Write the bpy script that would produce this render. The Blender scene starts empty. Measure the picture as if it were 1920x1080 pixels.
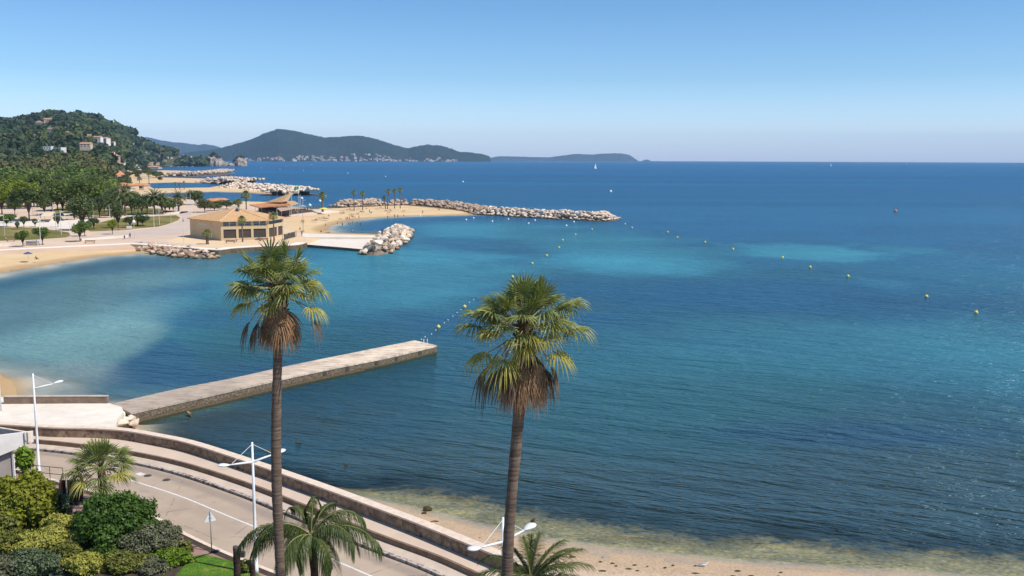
import bpy, bmesh, math, random
import numpy as np
from mathutils import Vector, Matrix
C = bpy.context.scene
COL = C.collection
R = math.radians
PI = math.pi

# ------------------------------------------------------------------ camera
W0, H0, F0 = 1920.0, 1080.0, 1780.0
CAM_H = 27.5
PITCH = math.atan((540 - 298.6) / F0)
ROLL = R(0.22)
_f = Vector((0, math.cos(PITCH), -math.sin(PITCH)))
_r0 = Vector((1, 0, 0)); _u0 = Vector((0, math.sin(PITCH), math.cos(PITCH)))
_r = _r0 * math.cos(ROLL) + _u0 * math.sin(ROLL)
_u = _u0 * math.cos(ROLL) - _r0 * math.sin(ROLL)
camd = bpy.data.cameras.new('camera'); cam = bpy.data.objects.new('camera', camd); COL.objects.link(cam)
camd.sensor_width = 36.0; camd.lens = 36.0 * F0 / W0
camd.clip_start = 0.5; camd.clip_end = 90000
M = Matrix((( _r.x, _u.x, -_f.x, 0), (_r.y, _u.y, -_f.y, 0), (_r.z, _u.z, -_f.z, CAM_H), (0, 0, 0, 1)))
cam.matrix_world = M
C.camera = cam

def ray(px, py):
    return _f + _r * ((px - 960) / F0) + _u * (-(py - 540) / F0)
def at(px, py, z=0.0):
    """point of the place that stands at height z along a line of sight"""
    d = ray(px, py); t = (z - CAM_H) / d.z
    return Vector((d.x * t, d.y * t, z))
def atY(px, py, Y):
    d = ray(px, py); t = Y / d.y
    return Vector((d.x * t, Y, CAM_H + d.z * t))
def pxm(Y):            # metres covered by one photo pixel at depth Y
    return Y / F0

# ------------------------------------------------------------------ light
SUN_EL = R(54); SUN_DIR = Vector((0.93, -0.37, 0)).normalized()
SUN_AZ = math.atan2(SUN_DIR.x, SUN_DIR.y)
w = bpy.data.worlds.new("World"); C.world = w; w.use_nodes = True
nt = w.node_tree
bg = nt.nodes['Background']; sky = nt.nodes.new('ShaderNodeTexSky')
sky.sky_type = 'NISHITA'; sky.sun_disc = False
sky.sun_elevation = SUN_EL; sky.sun_rotation = SUN_AZ
sky.altitude = 0; sky.air_density = 1.0; sky.dust_density = 0.0; sky.ozone_density = 3.0
# the clear blue of a dry day: the sky model is tinted by elevation
tcw = nt.nodes.new('ShaderNodeTexCoord'); sxyz = nt.nodes.new('ShaderNodeSeparateXYZ'); rmp = nt.nodes.new('ShaderNodeValToRGB')
mulw = nt.nodes.new('ShaderNodeMix'); mulw.data_type = 'RGBA'; mulw.blend_type = 'MULTIPLY'; mulw.inputs[0].default_value = 1
nt.links.new(tcw.outputs['Generated'], sxyz.inputs[0]); nt.links.new(sxyz.outputs[2], rmp.inputs[0])
SKY_STOPS = [(0.0, (0.74, 0.90, 1.50)), (0.027, (1.10, 1.22, 1.54)), (0.083, (0.70, 0.93, 1.16)), (0.154, (0.57, 0.82, 1.05)), (0.4, (0.62, 0.84, 1.0)), (1.0, (0.8, 0.9, 1.0))]
while len(rmp.color_ramp.elements) < len(SKY_STOPS): rmp.color_ramp.elements.new(0.5)
for e_, (p_, c_) in zip(rmp.color_ramp.elements, SKY_STOPS): e_.position = p_; e_.color = (*c_, 1)
nt.links.new(sky.outputs[0], mulw.inputs[6]); nt.links.new(rmp.outputs[0], mulw.inputs[7])
nt.links.new(mulw.outputs[2], bg.inputs[0]); bg.inputs[1].default_value = 0.11
sd = bpy.data.lights.new('sun', 'SUN'); sd.energy = 4.4; sd.angle = R(0.53); sd.color = (1.0, 0.95, 0.87)
so = bpy.data.objects.new('sun', sd); COL.objects.link(so)
sv = Vector((SUN_DIR.x * math.cos(SUN_EL), SUN_DIR.y * math.cos(SUN_EL), math.sin(SUN_EL)))
so.rotation_euler = (sv).to_track_quat('Z', 'Y').to_euler()
so.location = (0, 0, 200)
C.view_settings.view_transform = 'Standard'; C.view_settings.look = 'None'
C.view_settings.gamma = 1; C.view_settings.use_curve_mapping = False
C.view_settings.exposure = 0.22
C.cycles.max_bounces = 6; C.cycles.diffuse_bounces = 3; C.cycles.transparent_max_bounces = 12
C.cycles.volume_bounces = 0
HAZE = 4.0e-5

# ------------------------------------------------------------------ helpers
def s2l(c):
    return tuple((x / 255 / 12.92) if x / 255 <= 0.04045 else ((x / 255 + 0.055) / 1.055) ** 2.4 for x in c)

class N:
    """tiny node-graph helper"""
    def __init__(s, name):
        s.m = bpy.data.materials.new(name); s.m.use_nodes = True; s.t = s.m.node_tree
        s.p = s.t.nodes['Principled BSDF']; s.out = s.t.nodes['Material Output']
    def n(s, ty, **kw):
        x = s.t.nodes.new(ty)
        for k, v in kw.items(): setattr(x, k, v)
        return x
    def l(s, a, b): s.t.links.new(a, b)
    def obj(s, scale=(1, 1, 1), rot=0):
        t = s.n('ShaderNodeNewGeometry'); mp = s.n('ShaderNodeMapping')
        mp.inputs['Scale'].default_value = scale; mp.inputs['Rotation'].default_value = (0, 0, rot)
        s.l(t.outputs['Position'], mp.inputs[0]); return mp.outputs[0]
    def loc(s, scale=(1, 1, 1)):
        t = s.n('ShaderNodeTexCoord'); mp = s.n('ShaderNodeMapping')
        mp.inputs['Scale'].default_value = scale
        s.l(t.outputs['Object'], mp.inputs[0]); return mp.outputs[0]
    def noise(s, vec, scale, detail=4, rough=0.6, dist=0):
        x = s.n('ShaderNodeTexNoise'); s.l(vec, x.inputs['Vector'])
        x.inputs['Scale'].default_value = scale; x.inputs['Detail'].default_value = detail
        x.inputs['Roughness'].default_value = rough; x.inputs['Distortion'].default_value = dist
        return x.outputs[0]
    def vor(s, vec, scale, feature='F1', out='Distance'):
        x = s.n('ShaderNodeTexVoronoi', feature=feature); s.l(vec, x.inputs['Vector'])
        x.inputs['Scale'].default_value = scale
        return x.outputs[out]
    def ramp(s, fac, stops):
        x = s.n('ShaderNodeValToRGB'); s.l(fac, x.inputs[0]); e = x.color_ramp.elements
        while len(e) < len(stops): e.new(0.5)
        for i, (p, c) in enumerate(stops):
            e[i].position = p; e[i].color = (*c, 1) if len(c) == 3 else c
        return x.outputs[0]
    def mix(s, fac, a, b, mode='MIX'):
        x = s.n('ShaderNodeMix', data_type='RGBA', blend_type=mode)
        for v, i in ((fac, 0), (a, 6), (b, 7)):
            if isinstance(v, (int, float)): x.inputs[i].default_value = v
            elif isinstance(v, tuple): x.inputs[i].default_value = (*v, 1)
            else: s.l(v, x.inputs[i])
        return x.outputs[2]
    def math(s, op, a, b=0.0, clamp=False):
        x = s.n('ShaderNodeMath', operation=op, use_clamp=clamp)
        for v, i in ((a, 0), (b, 1)):
            if isinstance(v, (int, float)): x.inputs[i].default_value = v
            else: s.l(v, x.inputs[i])
        return x.outputs[0]
    def mrange(s, v, a, b, c=0.0, d=1.0):
        x = s.n('ShaderNodeMapRange'); s.l(v, x.inputs[0])
        for i, q in enumerate((a, b, c, d)): x.inputs[i + 1].default_value = q
        return x.outputs[0]
    def attr(s, name, out='Color'):
        x = s.n('ShaderNodeAttribute', attribute_name=name); return x.outputs[out]
    def bump(s, h, strength=0.5, dist=0.05, normal=None):
        x = s.n('ShaderNodeBump'); s.l(h, x.inputs['Height'])
        x.inputs['Strength'].default_value = strength; x.inputs['Distance'].default_value = dist
        if normal is not None: s.l(normal, x.inputs['Normal'])
        return x.outputs[0]
    def done(s, col=None, rough=0.8, nrm=None, spec=0.3):
        if col is not None:
            if isinstance(col, tuple): s.p.inputs['Base Color'].default_value = (*col, 1)
            else: s.l(col, s.p.inputs['Base Color'])
        s.p.inputs['Roughness'].default_value = rough
        s.p.inputs['Specular IOR Level'].default_value = spec
        if nrm is not None: s.l(nrm, s.p.inputs['Normal'])
        return s.m

def simple(name, c1, c2=None, scale=3.0, rough=0.8, bump=0.0, spec=0.3, detail=5, stretch=(1, 1, 1), bdist=0.05):
    """two-tone noisy surface"""
    g = N(name); v = g.obj(stretch)
    c2 = c2 or tuple(x * 0.8 for x in c1)
    f = g.noise(v, scale, detail)
    col = g.ramp(f, [(0.32, c2), (0.68, c1)])
    nr = g.bump(f, bump, bdist) if bump else None
    return g.done(col, rough, nr, spec)

def mesh(name, vs, fs, m=None, smooth=False):
    me = bpy.data.meshes.new(name); me.from_pydata(vs, [], fs); me.update()
    for x in (m if isinstance(m, (list, tuple)) else [m] if m else []): me.materials.append(x)
    if smooth: me.polygons.foreach_set('use_smooth', [True] * len(me.polygons))
    return me
def npmesh(name, V, Fq, m=None, smooth=False):
    """fast mesh from numpy (quads or tris)"""
    me = bpy.data.meshes.new(name); V = np.asarray(V, np.float32); Fq = np.asarray(Fq, np.int32)
    k = Fq.shape[1]
    me.vertices.add(len(V)); me.vertices.foreach_set('co', V.ravel())
    me.loops.add(Fq.size); me.loops.foreach_set('vertex_index', Fq.ravel())
    me.polygons.add(len(Fq)); me.polygons.foreach_set('loop_start', np.arange(0, Fq.size, k, dtype=np.int32))
    me.polygons.foreach_set('use_smooth', np.full(len(Fq), smooth))
    me.update(calc_edges=True); me.validate()
    for x in (m if isinstance(m, (list, tuple)) else [m] if m else []): me.materials.append(x)
    return me
def link(name, me, parent=None, loc=None, rz=0.0, sc=None):
    o = bpy.data.objects.new(name, me); COL.objects.link(o)
    if parent is not None: o.parent = parent
    if loc is not None: o.location = loc
    if rz: o.rotation_euler = (0, 0, rz)
    if sc is not None: o.scale = sc if hasattr(sc, '__len__') else (sc,) * 3
    return o
def tag(o, label=None, cat=None, group=None, kind=None):
    if label: o['label'] = label
    if cat: o['category'] = cat
    if group: o['group'] = group
    if kind: o['kind'] = kind
    return o
def empty(name, loc=(0, 0, 0), rz=0.0, sc=1.0):
    o = bpy.data.objects.new(name, None); COL.objects.link(o)
    o.location = loc; o.rotation_euler = (0, 0, rz); o.scale = (sc, sc, sc); o.empty_display_size = 0.3
    return o
def copy_tree(o, parent=None, mats=None):
    c = o.copy(); COL.objects.link(c)
    if parent is not None: c.parent = parent
    for ch in list(o.children): copy_tree(ch, c)
    return c

class MB:
    """mesh builder collecting primitives into ONE mesh"""
    def __init__(s): s.v = []; s.f = []
    def add(s, vs, fs):
        b = len(s.v); s.v += [tuple(v) for v in vs]; s.f += [tuple(i + b for i in f) for f in fs]
    def box(s, x0, y0, z0, x1, y1, z1, M=None):
        vs = [Vector((x, y, z)) for z in (z0, z1) for y in (y0, y1) for x in (x0, x1)]
        if M is not None: vs = [M @ v for v in vs]
        s.add(vs, [(0, 2, 3, 1), (4, 5, 7, 6), (0, 1, 5, 4), (2, 6, 7, 3), (0, 4, 6, 2), (1, 3, 7, 5)])
    def tube(s, pts, rads, n=8, caps=True):
        pts = [Vector(p) for p in pts]; rings = []
        if not hasattr(rads, '__len__'): rads = [rads] * len(pts)
        up = None
        for i, p in enumerate(pts):
            d = (pts[min(i + 1, len(pts) - 1)] - pts[max(i - 1, 0)]).normalized()
            if up is None: up = Vector((0, 0, 1)) if abs(d.z) < 0.9 else Vector((1, 0, 0))
            a = d.cross(up).normalized(); b = d.cross(a).normalized(); up = -b if False else up
            rings.append([p + (a * math.cos(2 * PI * k / n) + b * math.sin(2 * PI * k / n)) * rads[i] for k in range(n)])
        vs = [v for r in rings for v in r]; fs = []
        for i in range(len(pts) - 1):
            for k in range(n):
                k2 = (k + 1) % n
                fs.append((i * n + k, i * n + k2, (i + 1) * n + k2, (i + 1) * n + k))
        if caps:
            fs.append(tuple(range(n))[::-1]); fs.append(tuple((len(pts) - 1) * n + k for k in range(n)))
        s.add(vs, fs)
    def prism(s, poly, z0, z1):
        """poly: list of (x,y) counter-clockwise or not; closed solid"""
        n = len(poly); a = sum(poly[i][0] * poly[(i + 1) % n][1] - poly[(i + 1) % n][0] * poly[i][1] for i in range(n))
        if a < 0: poly = poly[::-1]
        zz0 = z0 if hasattr(z0, '__len__') else [z0] * n
        zz1 = z1 if hasattr(z1, '__len__') else [z1] * n
        vs = [(p[0], p[1], zz0[i]) for i, p in enumerate(poly)] + [(p[0], p[1], zz1[i]) for i, p in enumerate(poly)]
        fs = [tuple(range(n))[::-1], tuple(range(n, 2 * n))] + [(i, (i + 1) % n, (i + 1) % n + n, i + n) for i in range(n)]
        s.add(vs, fs)
    def strip(s, A, B, z0, z1, zB0=None, zB1=None):
        """closed band between two polylines A,B (xy), from z0 to z1"""
        n = len(A); vs = []
        for i in range(n):
            vs += [(A[i][0], A[i][1], z0), (B[i][0], B[i][1], z0), (B[i][0], B[i][1], z1), (A[i][0], A[i][1], z1)]
        fs = [(0, 1, 2, 3), tuple(4 * (n - 1) + k for k in (3, 2, 1, 0))]
        for i in range(n - 1):
            for k in range(4):
                k2 = (k + 1) % 4
                fs.append((4 * i + k2, 4 * i + k, 4 * (i + 1) + k, 4 * (i + 1) + k2))
        s.add(vs, fs)
    def build(s, name, m=None, parent=None, smooth=False, fix=True, loc=None, rz=0.0, sc=None):
        me = mesh(name, s.v, s.f, m, smooth)
        if fix:
            bm = bmesh.new(); bm.from_mesh(me); bmesh.ops.recalc_face_normals(bm, faces=bm.faces); bm.to_mesh(me); bm.free()
        return link(name, me, parent, loc, rz, sc)

def resample(pts, n):
    """smooth Catmull-Rom through pts, n samples by arclength"""
    P = [np.array(p, float) for p in pts]; P = [2 * P[0] - P[1]] + P + [2 * P[-1] - P[-2]]; out = []
    for i in range(1, len(P) - 2):
        for t in np.linspace(0, 1, 16, endpoint=False):
            a, b, c, d = P[i - 1], P[i], P[i + 1], P[i + 2]
            out.append(0.5 * ((2 * b) + (-a + c) * t + (2 * a - 5 * b + 4 * c - d) * t ** 2 + (-a + 3 * b - 3 * c + d) * t ** 3))
    out.append(P[-2]); out = np.array(out)
    L = np.r_[0, np.cumsum(np.linalg.norm(np.diff(out, axis=0), axis=1))]
    q = np.linspace(0, L[-1], n)
    return np.stack([np.interp(q, L, out[:, k]) for k in range(out.shape[1])], 1)
def offset(path, d):
    """shift a polyline to its left (d>0)"""
    P = np.asarray(path)[:, :2]; T = np.gradient(P, axis=0); T /= np.linalg.norm(T, axis=1)[:, None]
    return P + np.stack([-T[:, 1], T[:, 0]], 1) * d
def vnoise(x, y, seed=0):
    """cheap smooth value noise for numpy arrays, ~[-1,1]"""
    xi = np.floor(x).astype(np.int64); yi = np.floor(y).astype(np.int64); xf = x - xi; yf = y - yi
    def h(a, b):
        n = (a * 374761393 + b * 668265263 + seed * 974634777) & 0xffffffff
        n = ((n ^ (n >> 13)) * 1274126177) & 0xffffffff
        return ((n ^ (n >> 16)) & 0xffff) / 32767.5 - 1
    u = xf * xf * (3 - 2 * xf); v = yf * yf * (3 - 2 * yf)
    return (h(xi, yi) * (1 - u) + h(xi + 1, yi) * u) * (1 - v) + (h(xi, yi + 1) * (1 - u) + h(xi + 1, yi + 1) * u) * v
def fbm(x, y, o=4, seed=0):
    r = 0; a = 1.0; s = 0
    for i in range(o): r = r + a * vnoise(x * 2 ** i, y * 2 ** i, seed + i); s += a; a *= 0.5
    return r / s
def sstep(a, b, x):
    t = np.clip((x - a) / (b - a), 0, 1); return t * t * (3 - 2 * t)
# ------------------------------------------------------------------ coast
def W(pts, z=0.0): return [tuple(at(px, py, z))[:2] for px, py in pts]
P_MAIN = W([(388, 311.5), (300, 312.5), (268, 315), (262, 320), (258, 335), (268, 346), (245, 352), (262, 362), (300, 367), (320, 372),
            (420, 377), (500, 378), (545, 388), (590, 392), (615, 390.5), (690, 387), (760, 384), (880, 396), (892, 402), (830, 403.5), (760, 405), (690, 409),
            (645, 415), (618, 423), (607, 430), (620, 436.5), (700, 438.5), (711, 441), (706, 446), (600, 446.5), (572, 455),
            (500, 459), (405, 467), (385, 474), (320, 476), (265, 474), (180, 481), (100, 493), (0, 512), (-100, 530), (-230, 565), (-290, 620),
            (-220, 670), (-100, 690), (0, 701), (22, 712), (34, 727), (36, 745), (60, 765), (240, 775), (262, 806), (300, 826), (400, 860), (500, 888),
            (600, 914), (700, 938), (790, 960), (900, 987), (1000, 1010), (1150, 1035), (1400, 1058), (1700, 1077), (1920, 1093), (2300, 1121), (2700, 1153)])
P_MAIN += [(90, 40), (120, -120), (-4200, -120), (-4200, 3900)]
SPITS = [W([(245, 322), (300, 319.5), (365, 320.8), (377, 324), (345, 328), (290, 333), (245, 335)]),
         W([(235, 336), (310, 333), (400, 335.5), (470, 340.5), (476, 343), (455, 345.5), (390, 343.8), (330, 342), (270, 344), (235, 348)]),
         W([(225, 354), (300, 353.5), (390, 352), (400, 349), (430, 348), (553, 359), (561, 362), (540, 366), (470, 361), (400, 359.5), (300, 362), (225, 374)])]

def poly_sdf(X, Y, poly):
    """signed distance, positive inside"""
    P = np.array(poly); d2 = np.full(X.shape, 1e30); ins = np.zeros(X.shape, bool)
    for i in range(len(P)):
        ax, ay = P[i]; bx, by = P[(i + 1) % len(P)]; dx, dy = bx - ax, by - ay
        t = np.clip(((X - ax) * dx + (Y - ay) * dy) / (dx * dx + dy * dy + 1e-9), 0, 1)
        d2 = np.minimum(d2, (X - ax - t * dx) ** 2 + (Y - ay - t * dy) ** 2)
        c = ((ay > Y) != (by > Y)) & (X < (bx - ax) * (Y - ay) / (by - ay + 1e-12) + ax); ins ^= c
    return np.where(ins, 1, -1) * np.sqrt(d2)
def land_sdf(X, Y):
    s = poly_sdf(X, Y, P_MAIN)
    for p in SPITS: s = np.maximum(s, poly_sdf(X, Y, p))
    return s

# polar sheets round the viewpoint's foot, finer where they show large
SEA_R = 20500.0
ang = np.r_[np.arange(-180, -42, 6.0), np.arange(-42, 42, 0.14), np.arange(42, 180, 6.0)]
rad = [9.0]
while rad[-1] < 20000: rad.append(rad[-1] * 1.0125)
rad[-1] = SEA_R; rad = np.array(rad)
AA, RR = np.meshgrid(np.radians(ang), rad, indexing='ij')
GX = np.sin(AA) * RR; GY = np.cos(AA) * RR
na, nr = GX.shape
SD = land_sdf(GX, GY) + np.clip(RR * 0.004, 0, 1.2) * fbm(GX / 9, GY / 9, 3, 5)
def grid_faces(na, nr, close=True):
    i = np.arange(na if close else na - 1)[:, None]; j = np.arange(nr - 1)[None, :]; i2 = (i + 1) % na
    return np.stack([i * nr + j, i2 * nr + j, i2 * nr + j + 1, i * nr + j + 1], -1).reshape(-1, 4)[:, ::-1]
GF = grid_faces(na, nr)
def add_col(me, name, rgb):
    a = me.color_attributes.new(name, 'FLOAT_COLOR', 'POINT')
    q = np.ones((len(me.vertices), 4), np.float32); q[:, :rgb.shape[1]] = rgb
    a.data.foreach_set('color', q.ravel())

# ---- ground sheet
fore = sstep(104, 88, GY) * sstep(-46, -41, GX)          # pebbly shore below the sea wall
Z = np.where(SD > 0, 0.85 * sstep(0, 20, SD) + 0.45 * sstep(26, 40, SD), 0)
Z = np.where(SD <= 0, -0.10 * np.minimum(-SD, 22) - 0.03 * np.clip(-SD - 22, 0, 130), Z)
steep = 1 + 0.45 * fore + 3.2 * sstep(-6, -22, GX) * fore
Z = np.where(SD <= 0, Z * steep, Z); Z = np.maximum(Z, -6)
Z += np.where(SD > -40, 0.05 * fbm(GX / 3, GY / 3, 3, 9) * sstep(0, 2, np.abs(SD)) * (RR < 300) * np.where(SD > 15, 0, 1), 0)
gm = npmesh('ground', np.stack([GX, GY, Z], -1).reshape(-1, 3), GF, None, True)
add_col(gm, 'zone', np.stack([fore, sstep(0, 1, SD), sstep(600, 1200, RR)], -1).reshape(-1, 3))
g = N('sand'); v = g.obj()
zone = g.n('ShaderNodeSeparateColor'); g.l(g.attr('zone'), zone.inputs[0])
geo = g.n('ShaderNodeNewGeometry'); sp = g.n('ShaderNodeSeparateXYZ'); g.l(geo.outputs['Position'], sp.inputs[0])
n1 = g.noise(v, 0.09, 5); n2 = g.noise(v, 2.2, 6, 0.7); n3 = g.noise(v, 0.7, 5, 0.7)
dry = g.ramp(n1, [(0.3, (0.60, 0.42, 0.225)), (0.7, (0.72, 0.525, 0.305))])
dry = g.mix(g.mrange(n2, 0.35, 0.75, 0, 0.35), dry, (0.42, 0.29, 0.16))
n6 = g.noise(v, 5.0, 6, 0.8)
peb = g.ramp(n6, [(0.34, (0.30, 0.22, 0.16)), (0.48, (0.56, 0.43, 0.32)), (0.66, (0.76, 0.63, 0.50))])
peb = g.mix(g.mrange(n3, 0.40, 0.6, 0.1, 0.5), peb, (0.74, 0.57, 0.41))
dry = g.mix(zone.outputs[0], dry, peb)
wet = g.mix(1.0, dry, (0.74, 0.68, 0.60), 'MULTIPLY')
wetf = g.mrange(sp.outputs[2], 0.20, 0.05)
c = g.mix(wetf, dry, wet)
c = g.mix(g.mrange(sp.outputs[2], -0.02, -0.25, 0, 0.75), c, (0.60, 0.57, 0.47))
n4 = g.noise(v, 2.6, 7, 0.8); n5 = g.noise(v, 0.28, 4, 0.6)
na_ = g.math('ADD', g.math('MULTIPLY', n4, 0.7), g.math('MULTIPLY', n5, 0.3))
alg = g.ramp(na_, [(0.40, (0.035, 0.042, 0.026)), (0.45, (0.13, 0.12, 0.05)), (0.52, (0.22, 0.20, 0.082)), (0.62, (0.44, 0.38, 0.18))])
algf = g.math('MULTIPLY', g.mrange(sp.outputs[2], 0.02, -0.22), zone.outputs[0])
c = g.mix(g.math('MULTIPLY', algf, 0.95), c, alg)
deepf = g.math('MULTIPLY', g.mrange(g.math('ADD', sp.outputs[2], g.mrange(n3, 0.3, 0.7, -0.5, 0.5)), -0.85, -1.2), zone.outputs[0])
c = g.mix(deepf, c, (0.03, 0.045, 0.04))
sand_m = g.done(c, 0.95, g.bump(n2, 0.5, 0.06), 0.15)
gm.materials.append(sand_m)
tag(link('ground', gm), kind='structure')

# ---- sea
LAG = {  # seabed tints: (px, py, rx px, ry px, colour key, weight)
}
deep = np.array([0.003, 0.074, 0.200]); turq = np.array([0.040, 0.225, 0.285]); grass = np.array([0.008, 0.050, 0.110])
teal = np.array([0.010, 0.076, 0.074]); pale = np.array([0.24, 0.42, 0.36]); murk = np.array([0.038, 0.056, 0.034])
col = np.empty(GX.shape + (3,)); col[:] = deep
def tint(c, w):
    global col
    w = np.clip(w, 0, 1)[..., None]; col = col * (1 - w) + np.asarray(c) * w
def patch(px, py, rx, ry, c, wt=1.0, soft=0.45, warp=0.5, seed=1, tilt=0.0):
    """an elliptical bed patch lying on the sea floor, edges broken up by noise"""
    c0 = at(px, py); ex = (at(px + rx, py) - c0).x
    ya = at(px, py + ry).y; yb = at(px, py - ry).y
    k = 1.0 / math.sqrt(abs(ex * (yb - ya)) + 1)
    nx = fbm(GX * k * 2.2, GY * k * 2.2, 5, seed) * warp + 0.55 * warp * fbm(GX * k * 7 + 3, GY * k * 7, 4, seed + 9)
    yy = np.where(GY > c0.y, (GY - c0.y) / (yb - c0.y), (GY - c0.y) / (c0.y - ya))
    xx = (GX - c0.x * (1 + 0 * GY)) / ex
    xx = xx - tilt * yy
    d = np.sqrt(xx ** 2 + yy ** 2) + nx
    tint(c, wt * sstep(1 + soft, 1 - soft, d))
mid_w = sstep(1500, 300, RR)
tint(np.array([0.016, 0.095, 0.195]), 0.8 * mid_w)
near = sstep(420, 110, RR)
tint(teal, 0.75 * near)
tint(murk, 0.85 * sstep(135, 80, RR) * sstep(-40, 10, GX))
# broad turquoise tongue sweeping from the lagoon to the right edge
patch(1650, 670, 620, 62, turq * 0.8, 0.55, 0.5, 0.5, 3, 0.0)
patch(1850, 640, 260, 42, turq * 0.9, 0.5, 0.5, 0.5, 4)
patch(1350, 740, 330, 60, teal * 1.35, 0.6, 0.6, 0.5, 5)
patch(1150, 790, 300, 70, teal * 1.25, 0.6, 0.6, 0.5, 6)
patch(1500, 470, 130, 13, turq * 1.15, 0.85, 0.45, 0.5, 7)
patch(1560, 482, 90, 9, turq, 0.6, 0.45, 0.5, 8)
patch(1700, 469, 55, 7, turq * 0.9, 0.55, 0.5, 0.5, 9)
patch(1665, 535, 45, 14, turq * 0.9, 0.5, 0.5, 0.5, 10)
patch(1170, 470, 160, 34, turq * 0.95, 0.65, 0.5, 0.5, 11)
patch(1180, 497, 150, 18, turq * 1.1, 0.75, 0.5, 0.5, 12)
patch(1000, 440, 160, 22, turq * 0.9, 0.55, 0.5, 0.5, 13)
patch(880, 430, 110, 14, turq * 1.1, 0.7, 0.5, 0.4, 14)
# enclosed bay
patch(700, 520, 260, 60, turq * 1.15, 0.85, 0.45, 0.45, 15)
patch(430, 560, 260, 80, turq * 1.05, 0.85, 0.5, 0.4, 16)
patch(700, 640, 260, 40, teal * 1.0, 0.6, 0.5, 0.5, 17)
patch(330, 620, 260, 70, teal * 1.6, 0.6, 0.5, 0.4, 18)
patch(150, 560, 200, 90, turq * 1.15, 0.6, 0.5, 0.4, 19)

patch(215, 555, 125, 26, grass * 1.5, 0.75, 0.5, 0.5, 23, 0.5)
patch(190, 585, 85, 20, grass * 1.3, 0.7, 0.5, 0.5, 24)
patch(330, 600, 160, 16, grass * 1.6, 0.5, 0.5, 0.5, 25)
patch(250, 680, 110, 42, grass * 1.35, 0.7, 0.28, 0.35, 26, -0.5)
patch(430, 720, 150, 40, grass * 1.4, 0.5, 0.5, 0.4, 27)
patch(-80, 620, 230, 130, pale * 0.62, 0.9, 0.5, 0.16, 20)
patch(40, 700, 150, 100, pale * 0.80, 0.97, 0.16, 0.10, 21)
patch(-30, 690, 150, 110, pale * 1.35, 0.85, 0.6, 0.12, 22)
patch(20, 722, 140, 36, np.array([0.52, 0.47, 0.37]), 0.85, 0.6, 0.12, 28)
patch(180, 500, 150, 14, np.array([0.05, 0.10, 0.12]), 0.7, 0.5, 0.4, 28)
patch(640, 452, 220, 12, teal, 0.0)
# seagrass and weed on the bed in the near water
patch(460, 800, 230, 45, murk * 0.9, 0.8, 0.5, 0.5, 29)
patch(800, 880, 330, 50, murk, 0.8, 0.5, 0.5, 30)
patch(1300, 930, 500, 42, murk * 0.75, 0.85, 0.5, 0.5, 31)
patch(1700, 990, 500, 40, murk * 0.8, 0.85, 0.5, 0.5, 32)
patch(1600, 815, 260, 22, grass * 0.75, 0.75, 0.5, 0.5, 33)
patch(1850, 900, 260, 60, murk * 0.9, 0.7, 0.6, 0.5, 34)
patch(900, 610, 230, 30, deep * 0.85, 0.5, 0.5, 0.5, 35)
patch(1450, 560, 420, 36, deep * 0.8, 0.6, 0.5, 0.6, 36)
# blotches of weed everywhere inside 500 m
bl = fbm(GX / 26, GY / 26, 4, 41) * sstep(700, 300, RR)
col *= (1 + 0.28 * bl)[..., None]
depth = np.clip(-Z, 0, 10)
da = depth + 0.35 * fbm(GX / 5, GY / 5, 3, 44)
alpha = (sstep(-0.1, 1.1, da) * (1 - fore) + sstep(0.25, 1.75, da + 0.35 * fbm(GX / 2.2, GY / 2.2, 3, 48)) * fore) * 0.9 + 0.1 * sstep(1.2, 3.0, depth)
alpha = np.where(SD > 0, 0.0, alpha)
alpha = np.where(RR > 900, np.maximum(alpha, sstep(-1, 0, -SD)), alpha)
# lagoon edge: sandy shallows
sh = sstep(0, 1.6, depth)
tint(pale * 0.9, (1 - sh) * (1 - fore) * 0.8 * (RR < 700))
wm_ = npmesh('sea', np.stack([GX, GY, 0 * GX], -1).reshape(-1, 3), GF, None, True)
add_col(wm_, 'wcol', col.reshape(-1, 3)); add_col(wm_, 'walpha', np.repeat(alpha.reshape(-1, 1), 3, 1))
g = N('sea_water'); CR = math.atan2(-0.36, 0.93)
v = g.obj((1, 1, 1), -CR)
def stretch(sc):
    mp = g.n('ShaderNodeMapping'); mp.inputs['Scale'].default_value = sc; g.l(v, mp.inputs[0]); return mp.outputs[0]
w1 = g.noise(stretch((0.12, 0.50, 1)), 1.0, 3, 0.55, 0.6)
w2 = g.noise(stretch((0.42, 1.5, 1)), 1.0, 3, 0.6, 0.4)
v2 = g.obj((0.9, 2.6, 1), 0.35)
w3 = g.noise(v2, 1.0, 3, 0.6)
w4 = g.noise(stretch((0.9, 3.4, 1)), 1.0, 2, 0.6)
w3 = g.math('ADD', w3, g.math('MULTIPLY', w4, 1.5))
w0 = g.noise(stretch((0.03, 0.14, 1)), 1.0, 3, 0.6, 0.5)
h = g.math('ADD', g.math('ADD', g.math('MULTIPLY', w0, 1.1), g.math('MULTIPLY', w1, 0.95)), g.math('ADD', g.math('MULTIPLY', w2, 0.40), g.math('MULTIPLY', w3, 0.10)))
nb = g.bump(h, 1.0, 1.5)
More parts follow.
